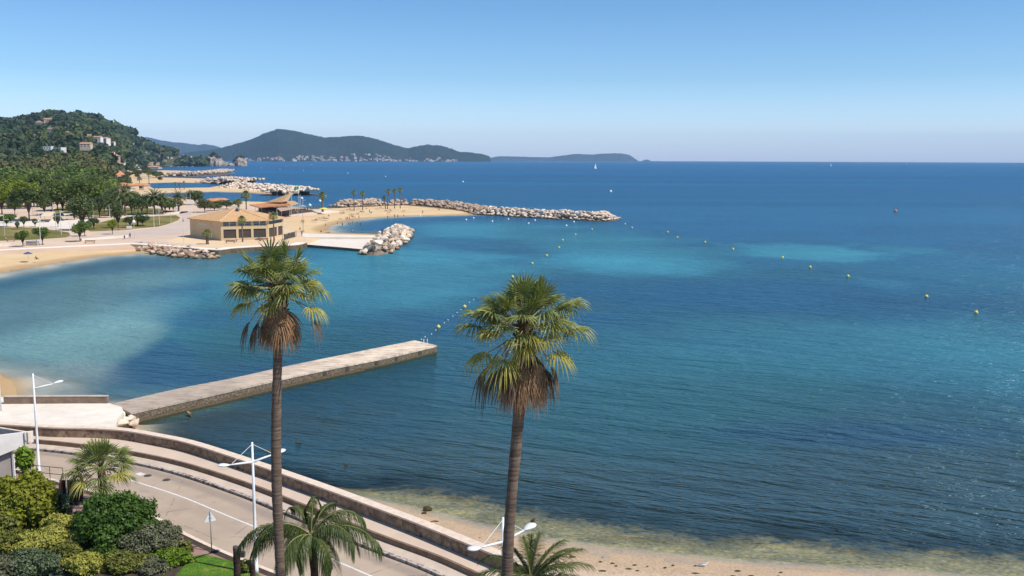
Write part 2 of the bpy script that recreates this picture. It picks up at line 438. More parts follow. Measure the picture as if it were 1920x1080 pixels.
# wind lanes
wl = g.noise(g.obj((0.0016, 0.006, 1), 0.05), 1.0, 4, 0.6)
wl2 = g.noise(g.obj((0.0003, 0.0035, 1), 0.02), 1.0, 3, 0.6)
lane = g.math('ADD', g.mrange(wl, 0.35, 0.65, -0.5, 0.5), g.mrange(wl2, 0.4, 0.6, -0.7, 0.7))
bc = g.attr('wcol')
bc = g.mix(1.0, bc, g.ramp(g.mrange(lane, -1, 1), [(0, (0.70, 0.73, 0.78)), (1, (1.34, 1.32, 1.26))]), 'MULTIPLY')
dif = g.n('ShaderNodeBsdfDiffuse'); g.l(bc, dif.inputs[0]); g.l(nb, dif.inputs['Normal'])
glo = g.n('ShaderNodeBsdfGlossy'); glo.inputs['Roughness'].default_value = 0.22; g.l(nb, glo.inputs['Normal'])
glo.inputs[0].default_value = (0.54, 0.75, 0.78, 1)
fr = g.n('ShaderNodeFresnel'); fr.inputs[0].default_value = 1.33; g.l(nb, fr.inputs['Normal'])
al = g.attr('walpha')
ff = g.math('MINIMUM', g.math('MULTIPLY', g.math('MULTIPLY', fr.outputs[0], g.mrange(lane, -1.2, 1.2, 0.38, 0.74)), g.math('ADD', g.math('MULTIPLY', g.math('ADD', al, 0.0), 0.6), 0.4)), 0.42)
tr = g.n('ShaderNodeBsdfTransparent')
m0 = g.n('ShaderNodeMixShader'); g.l(al, m0.inputs[0]); g.l(tr.outputs[0], m0.inputs[1]); g.l(dif.outputs[0], m0.inputs[2])
m1 = g.n('ShaderNodeMixShader'); g.l(ff, m1.inputs[0]); g.l(m0.outputs[0], m1.inputs[1]); g.l(glo.outputs[0], m1.inputs[2])
g.l(m1.outputs[0], g.out.inputs[0])
wm_.materials.append(g.m)
tag(link('sea', wm_), kind='structure')
# ------------------------------------------------------------------ materials of the shore road
def stone_wall_mat():
    g = N('rubble_stone'); v = g.obj((1, 1, 1.0))
    cell = g.vor(v, 3.2, 'F1', 'Color'); edge = g.vor(v, 3.2, 'DISTANCE_TO_EDGE')
    sc = g.n('ShaderNodeSeparateColor'); g.l(cell, sc.inputs[0])
    c = g.ramp(sc.outputs[0], [(0.0, (0.16, 0.10, 0.065)), (0.5, (0.27, 0.185, 0.12)), (1.0, (0.40, 0.29, 0.195))])
    c = g.mix(g.mrange(g.noise(v, 9, 4), 0.4, 0.7, 0, 0.4), c, (0.20, 0.14, 0.10))
    m = g.mrange(edge, 0.0, 0.055)
    c = g.mix(m, (0.30, 0.24, 0.18), c)
    st = g.noise(g.obj((0.6, 0.6, 0.15)), 1.2, 4)
    c = g.mix(g.mrange(st, 0.5, 0.72, 0, 0.55), c, (0.13, 0.095, 0.07))
    return g.done(c, 0.9, g.bump(m, 0.8, 0.03), 0.2)
def concrete(name, c, dark, sc=0.6, amt=0.6, bump=0.25):
    g = N(name); v = g.obj(); n1 = g.noise(v, sc, 6, 0.65); n2 = g.noise(v, sc * 12, 5, 0.7)
    cc = g.ramp(n1, [(0.30, dark), (0.62, c)])
    cc = g.mix(g.mrange(n2, 0.35, 0.7, 0, amt * 0.5), cc, tuple(x * 0.75 for x in c))
    return g.done(cc, 0.92, g.bump(n2, bump, 0.02), 0.2)
MT = {}
MT['stone'] = stone_wall_mat()
MT['cap'] = concrete('pale_coping', (0.76, 0.62, 0.49), (0.60, 0.46, 0.35), 2.0, 0.5)
MT['walk'] = concrete('walkway_concrete', (0.62, 0.485, 0.38), (0.53, 0.41, 0.32), 0.35, 0.4)
MT['riser'] = concrete('brown_riser', (0.25, 0.175, 0.12), (0.14, 0.09, 0.06), 1.5)  # dark brown, several tones below the walkway concrete
MT['strip'] = concrete('gutter_concrete', (0.62, 0.50, 0.40), (0.46, 0.36, 0.28), 0.8, 0.8)
MT['slip'] = concrete('slipway_concrete', (0.80, 0.72, 0.61), (0.66, 0.57, 0.46), 0.45, 0.6)
MT['white'] = simple('white_paint', (0.78, 0.78, 0.77), (0.66, 0.67, 0.68), 4, 0.35, 0, 0.5)
MT['road_white'] = simple('road_paint', (0.80, 0.76, 0.72), (0.50, 0.46, 0.43), 6, 0.8)
MT['dark_metal'] = simple('dark_metal', (0.10, 0.09, 0.085), (0.06, 0.055, 0.05), 5, 0.5)
MT['iron'] = simple('cast_iron', (0.08, 0.07, 0.065), (0.05, 0.045, 0.04), 20, 0.7, 0.3)
def asphalt():
    g = N('asphalt'); v = g.obj(); n = g.noise(v, 40, 3, 0.7); p = g.noise(v, 0.22, 5, 0.6)
    g2 = g.obj((1, 1, 1)); c = g.ramp(p, [(0.3, (0.41, 0.315, 0.23)), (0.7, (0.53, 0.41, 0.30))])
    c = g.mix(g.mrange(n, 0.35, 0.7, 0, 0.4), c, (0.26, 0.20, 0.17))
    wear = g.attr('wear'); c = g.mix(wear, c, (0.22, 0.175, 0.15))
    crk = g.vor(g.obj((1, 1, 1)), 0.16, 'DISTANCE_TO_EDGE'); wob = g.noise(v, 2.0, 3); cm = g.math('MULTIPLY', g.mrange(crk, 0.012, 0.0), g.mrange(wob, 0.45, 0.6))
    c = g.mix(g.math('MULTIPLY', cm, 0.55), c, (0.10, 0.08, 0.07)); pt = g.noise(v, 0.5, 2, 0.4); c = g.mix(g.mrange(pt, 0.60, 0.63, 0, 0.22), c, (0.24, 0.19, 0.165))
    return g.done(c, 0.88, g.bump(n, 0.4, 0.01), 0.25)
MT['asphalt'] = asphalt()

# ------------------------------------------------------------------ shore road, walkway, parapet
ZW, ZT, ZS, ZR = 3.12, 4.02, 2.80, 2.64       # walkway, parapet top, gutter strip, road
wall_px = [(-420, 776), (-200, 783), (0, 791), (100, 797), (180, 799), (240, 803), (300, 813), (370, 828), (480, 863), (560, 890), (640, 918), (700, 940),
           (800, 977), (920, 1025), (1010, 1060), (1100, 1098), (1250, 1160), (1500, 1270)]
wall_o = resample(W(wall_px, ZT), 150)
step_px = [(-420, 806), (-200, 811), (0, 819), (67, 824), (140, 831), (242, 845), (350, 868), (475, 908), (560, 941), (640, 972), (723, 1005), (820, 1040), (900, 1075), (1010, 1125), (1180, 1200)]
step_o = resample(W(step_px, ZW), 150)
near_px = [(-420, 855), (-200, 862), (0, 878), (80, 896), (200, 931), (295, 973), (350, 1003), (430, 1040), (560, 1092), (700, 1150), (900, 1250)]
near_o = resample(W(near_px, ZR), 150)
wall_i = offset(wall_o, -0.62)
kerb_i = offset(step_o, -1.15); kerb_o = offset(step_o, -1.42)
def side(a, b):  # ensure offset goes toward the viewer (smaller Y)
    return b
par = empty('sea_wall', (wall_o[60][0], wall_o[60][1], 0))
tag(par, 'long curved rubble stone parapet with pale coping between the walkway and the sea', 'wall')
mb = MB(); mb.strip(wall_o, wall_i, 0.2, ZT - 0.12); o = mb.build('masonry', MT['stone'], par); o.location = -par.location
mb = MB(); mb.strip(offset(wall_o, 0.05), offset(wall_i, -0.05), ZT - 0.118, ZT); o = mb.build('coping', MT['cap'], par); o.location = -par.location
for i in (38, 55, 76, 92, 108):
    p = offset(wall_o, -0.622)[i]; q = offset(wall_o, -0.622)[i + 1]
    t = (Vector(q) - Vector(p)).normalized(); n = Vector((t.y, -t.x)) if t.y < 0 or True else t
    mb = MB(); Mx = Matrix.Translation((p[0] - par.location.x, p[1] - par.location.y, ZW)) @ Matrix.Rotation(math.atan2(t.y, t.x), 4, 'Z')
    mb.box(-0.11, -0.012, 0.03, 0.11, 0.02, 0.17, Mx); mb.build('drain_hole', MT['iron'], par)
mb = MB(); mb.strip(offset(wall_o, -0.60), step_o, 0.3, ZW); tag(mb.build('walkway', MT['walk']), kind='structure')
mb = MB(); mb.strip(offset(step_o, -0.004), offset(step_o, -0.20), 0.3, ZW + 0.035)
o = mb.build('walkway_edge', MT['riser']); tag(o, kind='structure')
mb = MB(); mb.strip(offset(step_o, -0.19), kerb_i, 0.3, ZS); tag(mb.build('gutter_strip', MT['strip']), kind='structure')
# kerb stones: alternating pale and dark weathered blocks
g = N('kerb_stone'); v = g.obj(); cell = g.noise(v, 1.6, 4, 0.8)
MT['kerb'] = g.done(g.ramp(cell, [(0.42, (0.09, 0.075, 0.065)), (0.5, (0.38, 0.31, 0.26)), (0.6, (0.55, 0.46, 0.38))]), 0.9)
mb = MB(); mb.strip(offset(kerb_i, 0.01), kerb_o, 0.3, ZS + 0.012); tag(mb.build('far_kerb', MT['kerb']), kind='structure')
mb = MB(); mb.strip(offset(kerb_o, -0.002), offset(kerb_o, -0.10), 0.3, ZR + 0.008); tag(mb.build('gutter_seam', MT['iron']), kind='structure')
# carriageway with a wear attribute (darker band along the far lane edge)
A = offset(kerb_o, -0.02); nA = len(A); nb_ = 14
Bn = near_o; V = []; wv = []
for i in range(nA):
    j = int(np.argmin(np.hypot(Bn[:, 0] - A[i][0], Bn[:, 1] - A[i][1])))
    if i < 3 or i > nA - 3: j = min(max(j, 0), len(Bn) - 1)
    for k in range(nb_):
        t = k / (nb_ - 1); V.append((A[i][0] * (1 - t) + Bn[j][0] * t, A[i][1] * (1 - t) + Bn[j][1] * t, ZR)); wv.append((0.5 if 0.04 < t < 0.2 else 0.12 if 0.5 < t < 0.66 else 0.0,))
rm = npmesh('road', V, grid_faces(nA, nb_, False), MT['asphalt'], True)
add_col(rm, 'wear', np.repeat(np.array(wv), 3, 1)); rm.flip_normals()
ro = link('road', rm); tag(ro, kind='structure')
mb = MB(); mb.strip(offset(near_o, 0.0), offset(near_o, -0.28), 0.5, ZR + 0.15); tag(mb.build('near_kerb', MT['cap']), kind='structure')
MT['soil'] = simple('garden_soil', (0.085, 0.06, 0.04), (0.045, 0.032, 0.022), 3, 1, 0.6)
MT['pink'] = concrete('pink_paving', (0.36, 0.22, 0.18), (0.27, 0.165, 0.135), 1.0)
mb = MB(); mb.strip(offset(near_o, -0.275), offset(near_o, -0.75), 0.5, ZR + 0.10); tag(mb.build('kerb_dark_band', MT['soil']), kind='structure')  # narrow dark band between near kerb and pavement, in the soil material
mb = MB(); mb.strip(offset(near_o, -0.745), offset(near_o, -2.3), 0.5, ZR + 0.14); tag(mb.build('near_pavement', MT['pink']), kind='structure')
gi = offset(near_o, -2.295)
poly = [tuple(p) for p in gi] + [(60, 10), (-140, 10)]
mb = MB(); mb.prism(poly, 0.4, ZR + 0.12); tag(mb.build('garden_ground', MT['soil']), kind='structure')
# centre line
cl = resample(W([(247, 900), (340, 930), (437, 970), (543, 1013), (634, 1052), (701, 1081), (800, 1125)], ZR), 60)
mb = MB(); mb.strip(cl, offset(cl, -0.16), ZR + 0.004, ZR + 0.008); tag(mb.build('centre_line', MT['road_white']), kind='structure')
a = at(263, 889, ZR); mb = MB(); mb.box(-0.35, -0.25, 0, 0.35, 0.25, 0.006, Matrix.Rotation(-0.6, 4, 'Z'))
o = mb.build('lane_stud', MT['road_white']); o.location = (a.x, a.y, ZR + 0.004)
tag(o, kind='structure')
for px, py, lb in ((277, 892, 'small iron manhole cover near the white stud on the road'), (312, 900, 'larger iron manhole cover in the middle of the far lane')):
    a = at(px, py, ZR); mb = MB(); n = 20
    mb.prism([(0.30 * math.cos(2 * PI * k / n), 0.30 * math.sin(2 * PI * k / n)) for k in range(n)], 0.0, 0.012)
    o = mb.build('manhole_cover', MT['iron']); o.location = (a.x, a.y, ZR + 0.003); tag(o, lb, 'manhole cover')

# ------------------------------------------------------------------ slipway, low wall, jetty
sl = [tuple(p) for p in W([(-420, 738), (0, 744), (100, 748), (205, 756), (228, 763), (232, 772), (220, 786), (212, 815), (-420, 815)], 1.35)]
mb = MB(); mb.prism(sl, -0.6, 1.35); tag(mb.build('slipway', MT['slip']), kind='structure')
MT['oldwall'] = concrete('old_brown_concrete', (0.30, 0.215, 0.16), (0.15, 0.105, 0.08), 1.2, 0.9, 0.6)
MT['oldtop'] = concrete('worn_pale_concrete', (0.60, 0.50, 0.40), (0.40, 0.32, 0.25), 1.0, 0.9, 0.5)
lw = resample(W([(10, 742), (80, 741.5), (150, 741), (204, 741)], 2.15), 24)
lwo = empty('low_wall', (lw[12][0], lw[12][1], 1.3)); tag(lwo, 'low brown concrete wall at the head of the slipway beside the small beach', 'wall')
mb = MB(); mb.strip(lw, offset(lw, -0.45), -0.3, 2.10); o = mb.build('wall_body', MT['oldwall'], lwo); o.location = -lwo.location
mb = MB(); mb.strip(offset(lw, 0.03), offset(lw, -0.48), 2.102, 2.17); o = mb.build('wall_top', MT['oldtop'], lwo); o.location = -lwo.location

def jetty_mat(name, side_face):
    g = N(name); v = g.obj(); n1 = g.noise(v, 0.25, 6, 0.7); n2 = g.noise(v, 5, 5, 0.7)
    geo = g.n('ShaderNodeNewGeometry'); sp = g.n('ShaderNodeSeparateXYZ'); g.l(geo.outputs['Position'], sp.inputs[0])
    if side_face:
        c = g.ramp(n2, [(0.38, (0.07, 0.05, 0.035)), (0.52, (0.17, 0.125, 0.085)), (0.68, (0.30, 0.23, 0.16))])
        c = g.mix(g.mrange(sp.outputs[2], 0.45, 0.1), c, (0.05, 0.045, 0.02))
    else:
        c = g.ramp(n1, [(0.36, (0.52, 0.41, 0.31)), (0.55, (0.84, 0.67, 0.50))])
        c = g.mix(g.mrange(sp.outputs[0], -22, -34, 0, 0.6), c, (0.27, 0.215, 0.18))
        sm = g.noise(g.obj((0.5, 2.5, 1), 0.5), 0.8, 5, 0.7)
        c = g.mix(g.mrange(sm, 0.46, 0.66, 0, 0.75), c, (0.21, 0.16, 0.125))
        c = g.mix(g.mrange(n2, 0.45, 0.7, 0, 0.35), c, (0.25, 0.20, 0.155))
    return g.done(c, 0.92, g.bump(n2, 0.5, 0.04), 0.2)
ZJ = 1.25
jf = resample(W([(212, 757), (232, 752), (335, 728.5), (438, 708.5), (540, 686), (661, 661.5), (778, 638)], ZJ), 40)
jn = resample(W([(244, 774), (300, 761), (386, 742), (513, 713), (618, 690.5), (720, 670.5), (819, 647.5)], ZJ), 40)
jt = empty('jetty', ((jf[20][0] + jn[20][0]) / 2, (jf[20][1] + jn[20][1]) / 2, 0)); tag(jt, 'long narrow weathered concrete jetty running out from the slipway into the bay', 'jetty')
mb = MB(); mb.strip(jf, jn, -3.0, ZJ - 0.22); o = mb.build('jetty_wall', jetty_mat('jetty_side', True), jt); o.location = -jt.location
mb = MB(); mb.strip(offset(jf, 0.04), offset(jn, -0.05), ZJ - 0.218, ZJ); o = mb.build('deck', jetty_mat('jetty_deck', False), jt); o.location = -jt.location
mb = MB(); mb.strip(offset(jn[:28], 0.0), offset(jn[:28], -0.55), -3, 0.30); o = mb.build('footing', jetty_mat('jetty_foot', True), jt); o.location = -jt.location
for px, py in ((790, 654), (746, 665), (702, 674), (655, 683), (605, 693)):
    k = at(px, py, ZJ); j = int(np.argmin(np.hypot(jn[:, 0] - k.x, jn[:, 1] - k.y))); j = min(j, 38)
    p = Vector(jn[j]); t = (Vector(jn[j + 1]) - p).normalized()
    mb = MB(); mb.box(-0.28, -0.065, 0.50, 0.28, 0.0, 1.02, Matrix.Translation((p.x - jt.location.x, p.y - jt.location.y, 0)) @ Matrix.Rotation(math.atan2(t.y, t.x), 4, 'Z'))
    mb.build('scupper', MT['iron'], jt)
# swimmer's ladder at the jetty's far side
a = at(798, 643, ZJ); lad = empty('swim_ladder', (a.x, a.y, ZJ)); tag(lad, 'small steel swimming ladder at the seaward end of the jetty', 'ladder')
for s_ in (-0.25, 0.25):
    mb = MB(); mb.tube([(s_, -0.3, 0), (s_, -0.3, 0.5), (s_, 0.0, 0.6), (s_, 0.25, 0.5), (s_, 0.28, -1.6)], 0.03, 6)
    mb.build('rail', MT['white'], lad)
for k in range(5):
    mb = MB(); mb.tube([(-0.25, 0.28, -0.2 - 0.3 * k), (0.25, 0.28, -0.2 - 0.3 * k)], 0.02, 6)
    mb.build('rung', MT['white'], lad)

# ------------------------------------------------------------------ street lamps of the shore road
def lamp_head():
    """flattened teardrop luminaire along +X"""
    mb = MB(); prof = [(0.0, 0.03), (0.10, 0.07), (0.25, 0.13), (0.45, 0.17), (0.62, 0.15), (0.74, 0.08), (0.78, 0.01)]; n = 12; vs = []; fs = []
    for x, r in prof:
        for k in range(n):
            a_ = 2 * PI * k / n; vs.append((x, r * math.cos(a_), 0.45 * r * math.sin(a_) + 0.02 * math.sin(x * 3)))
    for i in range(len(prof) - 1):
        for k in range(n): fs.append((i * n + k, i * n + (k + 1) % n, (i + 1) * n + (k + 1) % n, (i + 1) * n + k))
    fs.append(tuple(range(n))); fs.append(tuple((len(prof) - 1) * n + k for k in range(n)))
    mb.add(vs, fs); return mb
road_dir = math.atan2(2.66, 2.6)
def street_lamp(loc, arms, label, H=8.15):
    t = empty('street_lamp', loc, 0); tag(t, label, 'street lamp', 'tall white street lamps along the shore road')
    mb = MB(); mb.tube([(0, 0, 0), (0, 0, 0.4), (0, 0, 0.42), (0, 0, 4.2), (0, 0, H)], [0.13, 0.13, 0.105, 0.09, 0.06], 10); mb.build('pole', MT['white'], t, True)
    for az in arms:
        d = Vector((math.cos(az), math.sin(az), 0)); z0 = H - 1.2
        mb = MB(); mb.tube([Vector((0, 0, z0)), d * 0.9 + Vector((0, 0, z0 + 0.10)), d * 1.45 + Vector((0, 0, z0 + 0.15))], [0.075, 0.06, 0.04], 8); mb.build('arm', MT['white'], t, True)
        mb = MB(); mb.tube([Vector((0, 0, H - 0.12)), d * 1.35 + Vector((0, 0, z0 + 0.2))], 0.016, 5); mb.build('stay', MT['white'], t)
        h_ = lamp_head().build('lamp_head', MT['white'], t, True); h_.location = d * 1.42 + Vector((0, 0, z0 + 0.16)); h_.rotation_euler = (0, -0.12, az); h_.scale = (1.05, 1.5, 1.3)
    return t
L1 = at(74, 891, 2.8); L2 = at(481, 1076, 2.8); L3 = at(943, 970, 10.9)
street_lamp(L1, [road_dir], 'white street lamp with a single arm, beside the corner of the white flat roof')
street_lamp(L2, [road_dir, road_dir + PI], 'white double-armed street lamp left of the tall palm nearest the jetty')
street_lamp((L3.x, L3.y, 2.75), [road_dir, road_dir + PI], 'white double-armed street lamp half hidden by the trunk of the right tall palm')
a = at(2, 770, 1.35); mb = MB(); mb.tube([(0, 0, 0), (0, 0, 4.4)], [0.07, 0.045], 8)
pl = empty('white_post', (a.x, a.y, 1.35)); tag(pl, 'thin white post standing on the slipway at the left edge', 'post'); mb.build('shaft', MT['white'], pl, True)
mb = MB(); mb.tube([(0, 0, 4.4), (0, 0, 4.5)], [0.07, 0.03], 8); mb.build('post_cap', MT['white'], pl, True)

# triangular road sign seen from behind
a = at(397, 1034, 2.78); sg = empty('road_sign', a, 0.6); tag(sg, 'triangular road sign seen from behind on a grey post by the near kerb', 'road sign')
MT['galv'] = simple('galvanised_steel', (0.33, 0.32, 0.31), (0.24, 0.23, 0.22), 8, 0.5, 0, 0.5)
mb = MB(); mb.tube([(0, 0, 0), (0, 0, 2.75)], 0.035, 8); mb.build('sign_post', MT['galv'], sg, True)
def tri(s, z, y0, y1, rc=0.07):
    pts = []
    for k, (cx_, cz_) in enumerate(((-s / 2, z), (s / 2, z), (0, z + s * 0.866))):
        for q in range(4):
            aa = [PI, -PI / 2 + PI / 6 * 1, PI / 6][k] + (q - 0.0) * (2 * PI / 3) / 3
            c_ = Vector((cx_, cz_)) + (Vector((0, z + s * 0.29)) - Vector((cx_, cz_))).normalized() * rc
            pts.append((c_.x + rc * 0.8 * math.cos(aa), c_.y + rc * 0.8 * math.sin(aa)))
    n = len(pts); vs = [(p[0], y0, p[1]) for p in pts] + [(p[0], y1, p[1]) for p in pts]
    return vs, [tuple(range(n)), tuple(range(n, 2 * n))[::-1]] + [(i, (i + 1) % n, (i + 1) % n + n, i + n) for i in range(n)]
mb = MB(); mb.add(*tri(0.74, 1.98, 0.04, 0.07)); mb.build('sign_plate', MT['white'], sg)
for z_ in (2.18, 2.42):
    mb = MB(); mb.box(-0.09, 0.02, z_, 0.09, 0.039, z_ + 0.04); mb.build('bracket', MT['galv'], sg)

# ------------------------------------------------------------------ corner of the white flat-roofed building
MT['render_w'] = concrete('white_render', (0.88, 0.82, 0.75), (0.78, 0.71, 0.64), 0.7, 0.3)
MT['render_g'] = concrete('grey_render', (0.42, 0.36, 0.32), (0.33, 0.28, 0.25), 0.7, 0.5)
MT['felt'] = simple('roof_felt', (0.15, 0.10, 0.085), (0.07, 0.05, 0.045), 1.5, 0.95)
ZB = 6.7
A_ = at(62, 808.5, ZB); B_ = at(0, 816, ZB); C_ = at(0, 799, ZB)
v1 = (B_ - A_).normalized(); v2_ = (C_ - A_).normalized()
P0 = A_; P1 = A_ + v1 * 14; P2 = A_ + v1 * 14 + v2_ * 12; P3 = A_ + v2_ * 12
hb = empty('flat_roofed_building', (A_.x + v1.x * 5, A_.y + v1.y * 5, 2.7)); tag(hb, 'corner of a white flat-roofed building with parapet at the left edge by the road', 'building')
def L_(o): o.location = -hb.location; return o
def band(P, Q, th, z0a, z1a, z0b, z1b, inward, m, nm):
    n = Vector((-(Q - P).y, (Q - P).x, 0)).normalized() * th
    if n.dot(inward) < 0: n = -n
    vs = [(P.x, P.y, z0a), (P.x + n.x, P.y + n.y, z0a), (P.x + n.x, P.y + n.y, z1a), (P.x, P.y, z1a), (Q.x, Q.y, z0b), (Q.x + n.x, Q.y + n.y, z0b), (Q.x + n.x, Q.y + n.y, z1b), (Q.x, Q.y, z1b)]
    mb = MB(); mb.add(vs, [(0, 1, 2, 3), (7, 6, 5, 4), (0, 3, 7, 4), (1, 5, 6, 2), (3, 2, 6, 7), (0, 4, 5, 1)]); return L_(mb.build(nm, m, hb))
inn = (P2 - P0)
band(P0, P1, 0.16, ZB - 0.85, ZB, ZB - 5.3, ZB, inn, MT['render_w'], 'fascia')
mid = P0 + v2_ * 0.0
band(P0 + v1 * 0.20, P3 + v1 * 0.0, 0.22, ZB - 0.85, ZB - 0.02, ZB - 0.85, ZB - 0.02, inn, MT['cap'], 'parapet')
mb = MB(); mb.prism([(P.x, P.y) for P in (P0 + inn * 0.02, P1 + v2_ * 0.2, P2, P3 + v1 * 0.3)], ZB - 0.9, ZB - 0.45); L_(mb.build('roof', MT['felt'], hb))
Wc = P0 + v1 * 1.1 + v2_ * 0.5
mb = MB(); mb.prism([(P.x, P.y) for P in (Wc, P1 + v2_ * 0.5, P2 - v2_ * .5, P3 + v1 * 1.1 - v2_ * .5)], 2.0, ZB - 0.9); L_(mb.build('wall', MT['render_g'], hb))
dp = P0 + v1 * 0.55 - Vector((0, 0.09, 0)); mb = MB(); mb.tube([dp, dp - Vector((0, 0, 0.6)), dp + Vector((0.2, -0.05, -0.85))], 0.05, 6); L_(mb.build('drainpipe', MT['galv'], hb, True))
mb = MB(); c_ = Wc - Vector((0, 0.1, 0)); mb.box(c_.x - .07, c_.y - .07, 2.7, c_.x + .07, c_.y + .05, ZB - 0.92); L_(mb.build('corner_post', MT['render_w'], hb))
# railing
a = at(-120, 880, 2.78); b = at(119, 904, 2.78); rl = empty('railing', a); tag(rl, 'thin dark metal railing above the near pavement in front of the white building', 'railing')
n = 11; 
for z in (0.58, 1.12):
    mb1 = MB(); mb1.tube([Vector((0, 0, z)), (b - a) + Vector((0, 0, z))], 0.028, 6); mb1.build('rail', MT['dark_metal'], rl)
for k in range(n):
    mb = MB(); p = (b - a) * (k / (n - 1)); mb.tube([p, p + Vector((0, 0, 1.12))], 0.025, 6); mb.build('post', MT['dark_metal'], rl)
# garden steps and curved gate frame beside them
MT['rust'] = simple('brown_wood', (0.13, 0.065, 0.04), (0.06, 0.032, 0.022), 6, 0.7, 0.2)
MT['step'] = concrete('pink_steps', (0.42, 0.29, 0.24), (0.25, 0.17, 0.14), 2.0)
a = at(129, 985, 3.0); st = empty('garden_steps', (a.x, a.y, 2.7)); tag(st, 'narrow flight of pinkish stone steps between the yellow shrub and the dark round bush', 'steps')
for k in range(7):
    mb = MB(); mb.box(-0.7, 0.42 * k, 0, 0.7, 0.42 * k + 0.46, 0.28 + 0.17 * k); mb.build('step', MT['step'], st)
a = at(126, 940, 3.9); gt = empty('garden_gate', (a.x, a.y, 3.9)); tag(gt, 'brown timber garden shelter with curved side and blue crossbar beside the small fan palm', 'gate')
mb = MB(); mb.tube([(-0.45, 0, -1.2), (-0.52, 0, 0.2), (-0.45, 0, 1.2), (-0.2, 0.05, 2.0)], 0.06, 8); mb.build('curved_post', MT['rust'], gt, True)
mb = MB(); mb.box(-0.02, -0.03, -1.2, 0.04, 0.03, 1.9); mb.build('upright', MT['cap'], gt)
mb = MB(); mb.box(0.55, -0.05, -1.2, 0.68, 0.08, 1.9); mb.build('side_post', MT['rust'], gt)
mb = MB(); mb.box(0.85, 0.2, -1.2, 1.0, 0.3, 1.7); mb.build('side_post', MT['rust'], gt)
mb = MB(); mb.box(-0.5, 0.08, -0.35, 0.9, 0.12, 1.5); mb.build('panel', simple('dark_panel', (0.07, 0.045, 0.035), (0.03, 0.02, 0.018), 4, 0.6), gt)
mb = MB(); mb.box(-0.50, -0.10, -0.50, 0.85, 0.06, -0.24); mb.build('crossbar', simple('blue_grey_paint', (0.12, 0.17, 0.22), (0.09, 0.12, 0.16), 4, 0.6), gt)
# ------------------------------------------------------------------ foliage materials
def leaf_mat(name, c1, c2, trans=0.25, rough=0.5, sc=2.5, spec=0.35, c3=None):
    """leaf tissue: colour varies leaf by leaf; lets some light through"""
    g = N(name); v = g.loc(); n1 = g.noise(v, sc, 3, 0.6); n2 = g.noise(v, sc * 6, 2, 0.6)
    f = g.math('ADD', g.math('MULTIPLY', n1, 0.55), g.math('MULTIPLY', n2, 0.45))
    st = [(0.36, c1), (0.62, c2)] + ([(0.74, c3)] if c3 else [])
    c = g.ramp(f, st); g.l(c, g.p.inputs['Base Color']); g.p.inputs['Roughness'].default_value = rough
    g.p.inputs['Specular IOR Level'].default_value = spec
    tl = g.n('ShaderNodeBsdfTranslucent'); g.l(g.mix(0.5, c, (0.25, 0.35, 0.03)), tl.inputs[0])
    mx = g.n('ShaderNodeMixShader'); mx.inputs[0].default_value = trans
    g.l(g.p.outputs[0], mx.inputs[1]); g.l(tl.outputs[0], mx.inputs[2]); g.l(mx.outputs[0], g.out.inputs[0]); return g.m
LM = {
 'fan_green': leaf_mat('fan_leaf_green', (0.09, 0.12, 0.028), (0.30, 0.32, 0.095), 0.25, 0.45, 2.0, 0.35, (0.48, 0.47, 0.22)),
 'fan_olive': leaf_mat('fan_leaf_olive', (0.28, 0.26, 0.05), (0.58, 0.50, 0.12), 0.3, 0.5, 2.0, 0.3, (0.66, 0.52, 0.24)),
 'fan_dead': leaf_mat('fan_leaf_dead', (0.20, 0.115, 0.065), (0.46, 0.28, 0.16), 0.12, 0.8, 2.5, 0.15, (0.62, 0.43, 0.27)),
 'fan_grey': leaf_mat('fan_leaf_withered', (0.10, 0.075, 0.055), (0.20, 0.15, 0.11), 0.1, 0.85, 3, 0.1),
 'feather': leaf_mat('feather_leaf', (0.03, 0.05, 0.012), (0.105, 0.135, 0.035), 0.15, 0.55, 2.0, 0.2, (0.21, 0.23, 0.09)),
}
def bark(name, c1, c2, ring=9.0):
    g = N(name); v = g.loc((1, 1, 1)); sp = g.n('ShaderNodeSeparateXYZ'); g.l(v, sp.inputs[0])
    nz = g.noise(g.loc((0.6, 0.6, ring)), 1.3, 5, 0.75); n2 = g.noise(v, 9, 4, 0.7)
    c = g.ramp(nz, [(0.38, c2), (0.60, c1)]); c = g.mix(g.mrange(n2, 0.35, 0.7, 0, 0.5), c, c2)
    return g.done(c, 0.95, g.bump(nz, 0.9, 0.06), 0.1)
MT['palm_bark'] = bark('palm_bark', (0.26, 0.19, 0.14), (0.095, 0.065, 0.048))
MT['boot'] = bark('palm_boots', (0.16, 0.09, 0.055), (0.05, 0.028, 0.02), 5)
MT['petiole'] = simple('leaf_stalk', (0.30, 0.26, 0.10), (0.18, 0.16, 0.06), 4, 0.5)
MT['petiole_dead'] = simple('dead_stalk', (0.46, 0.34, 0.24), (0.26, 0.18, 0.12), 5, 0.8)

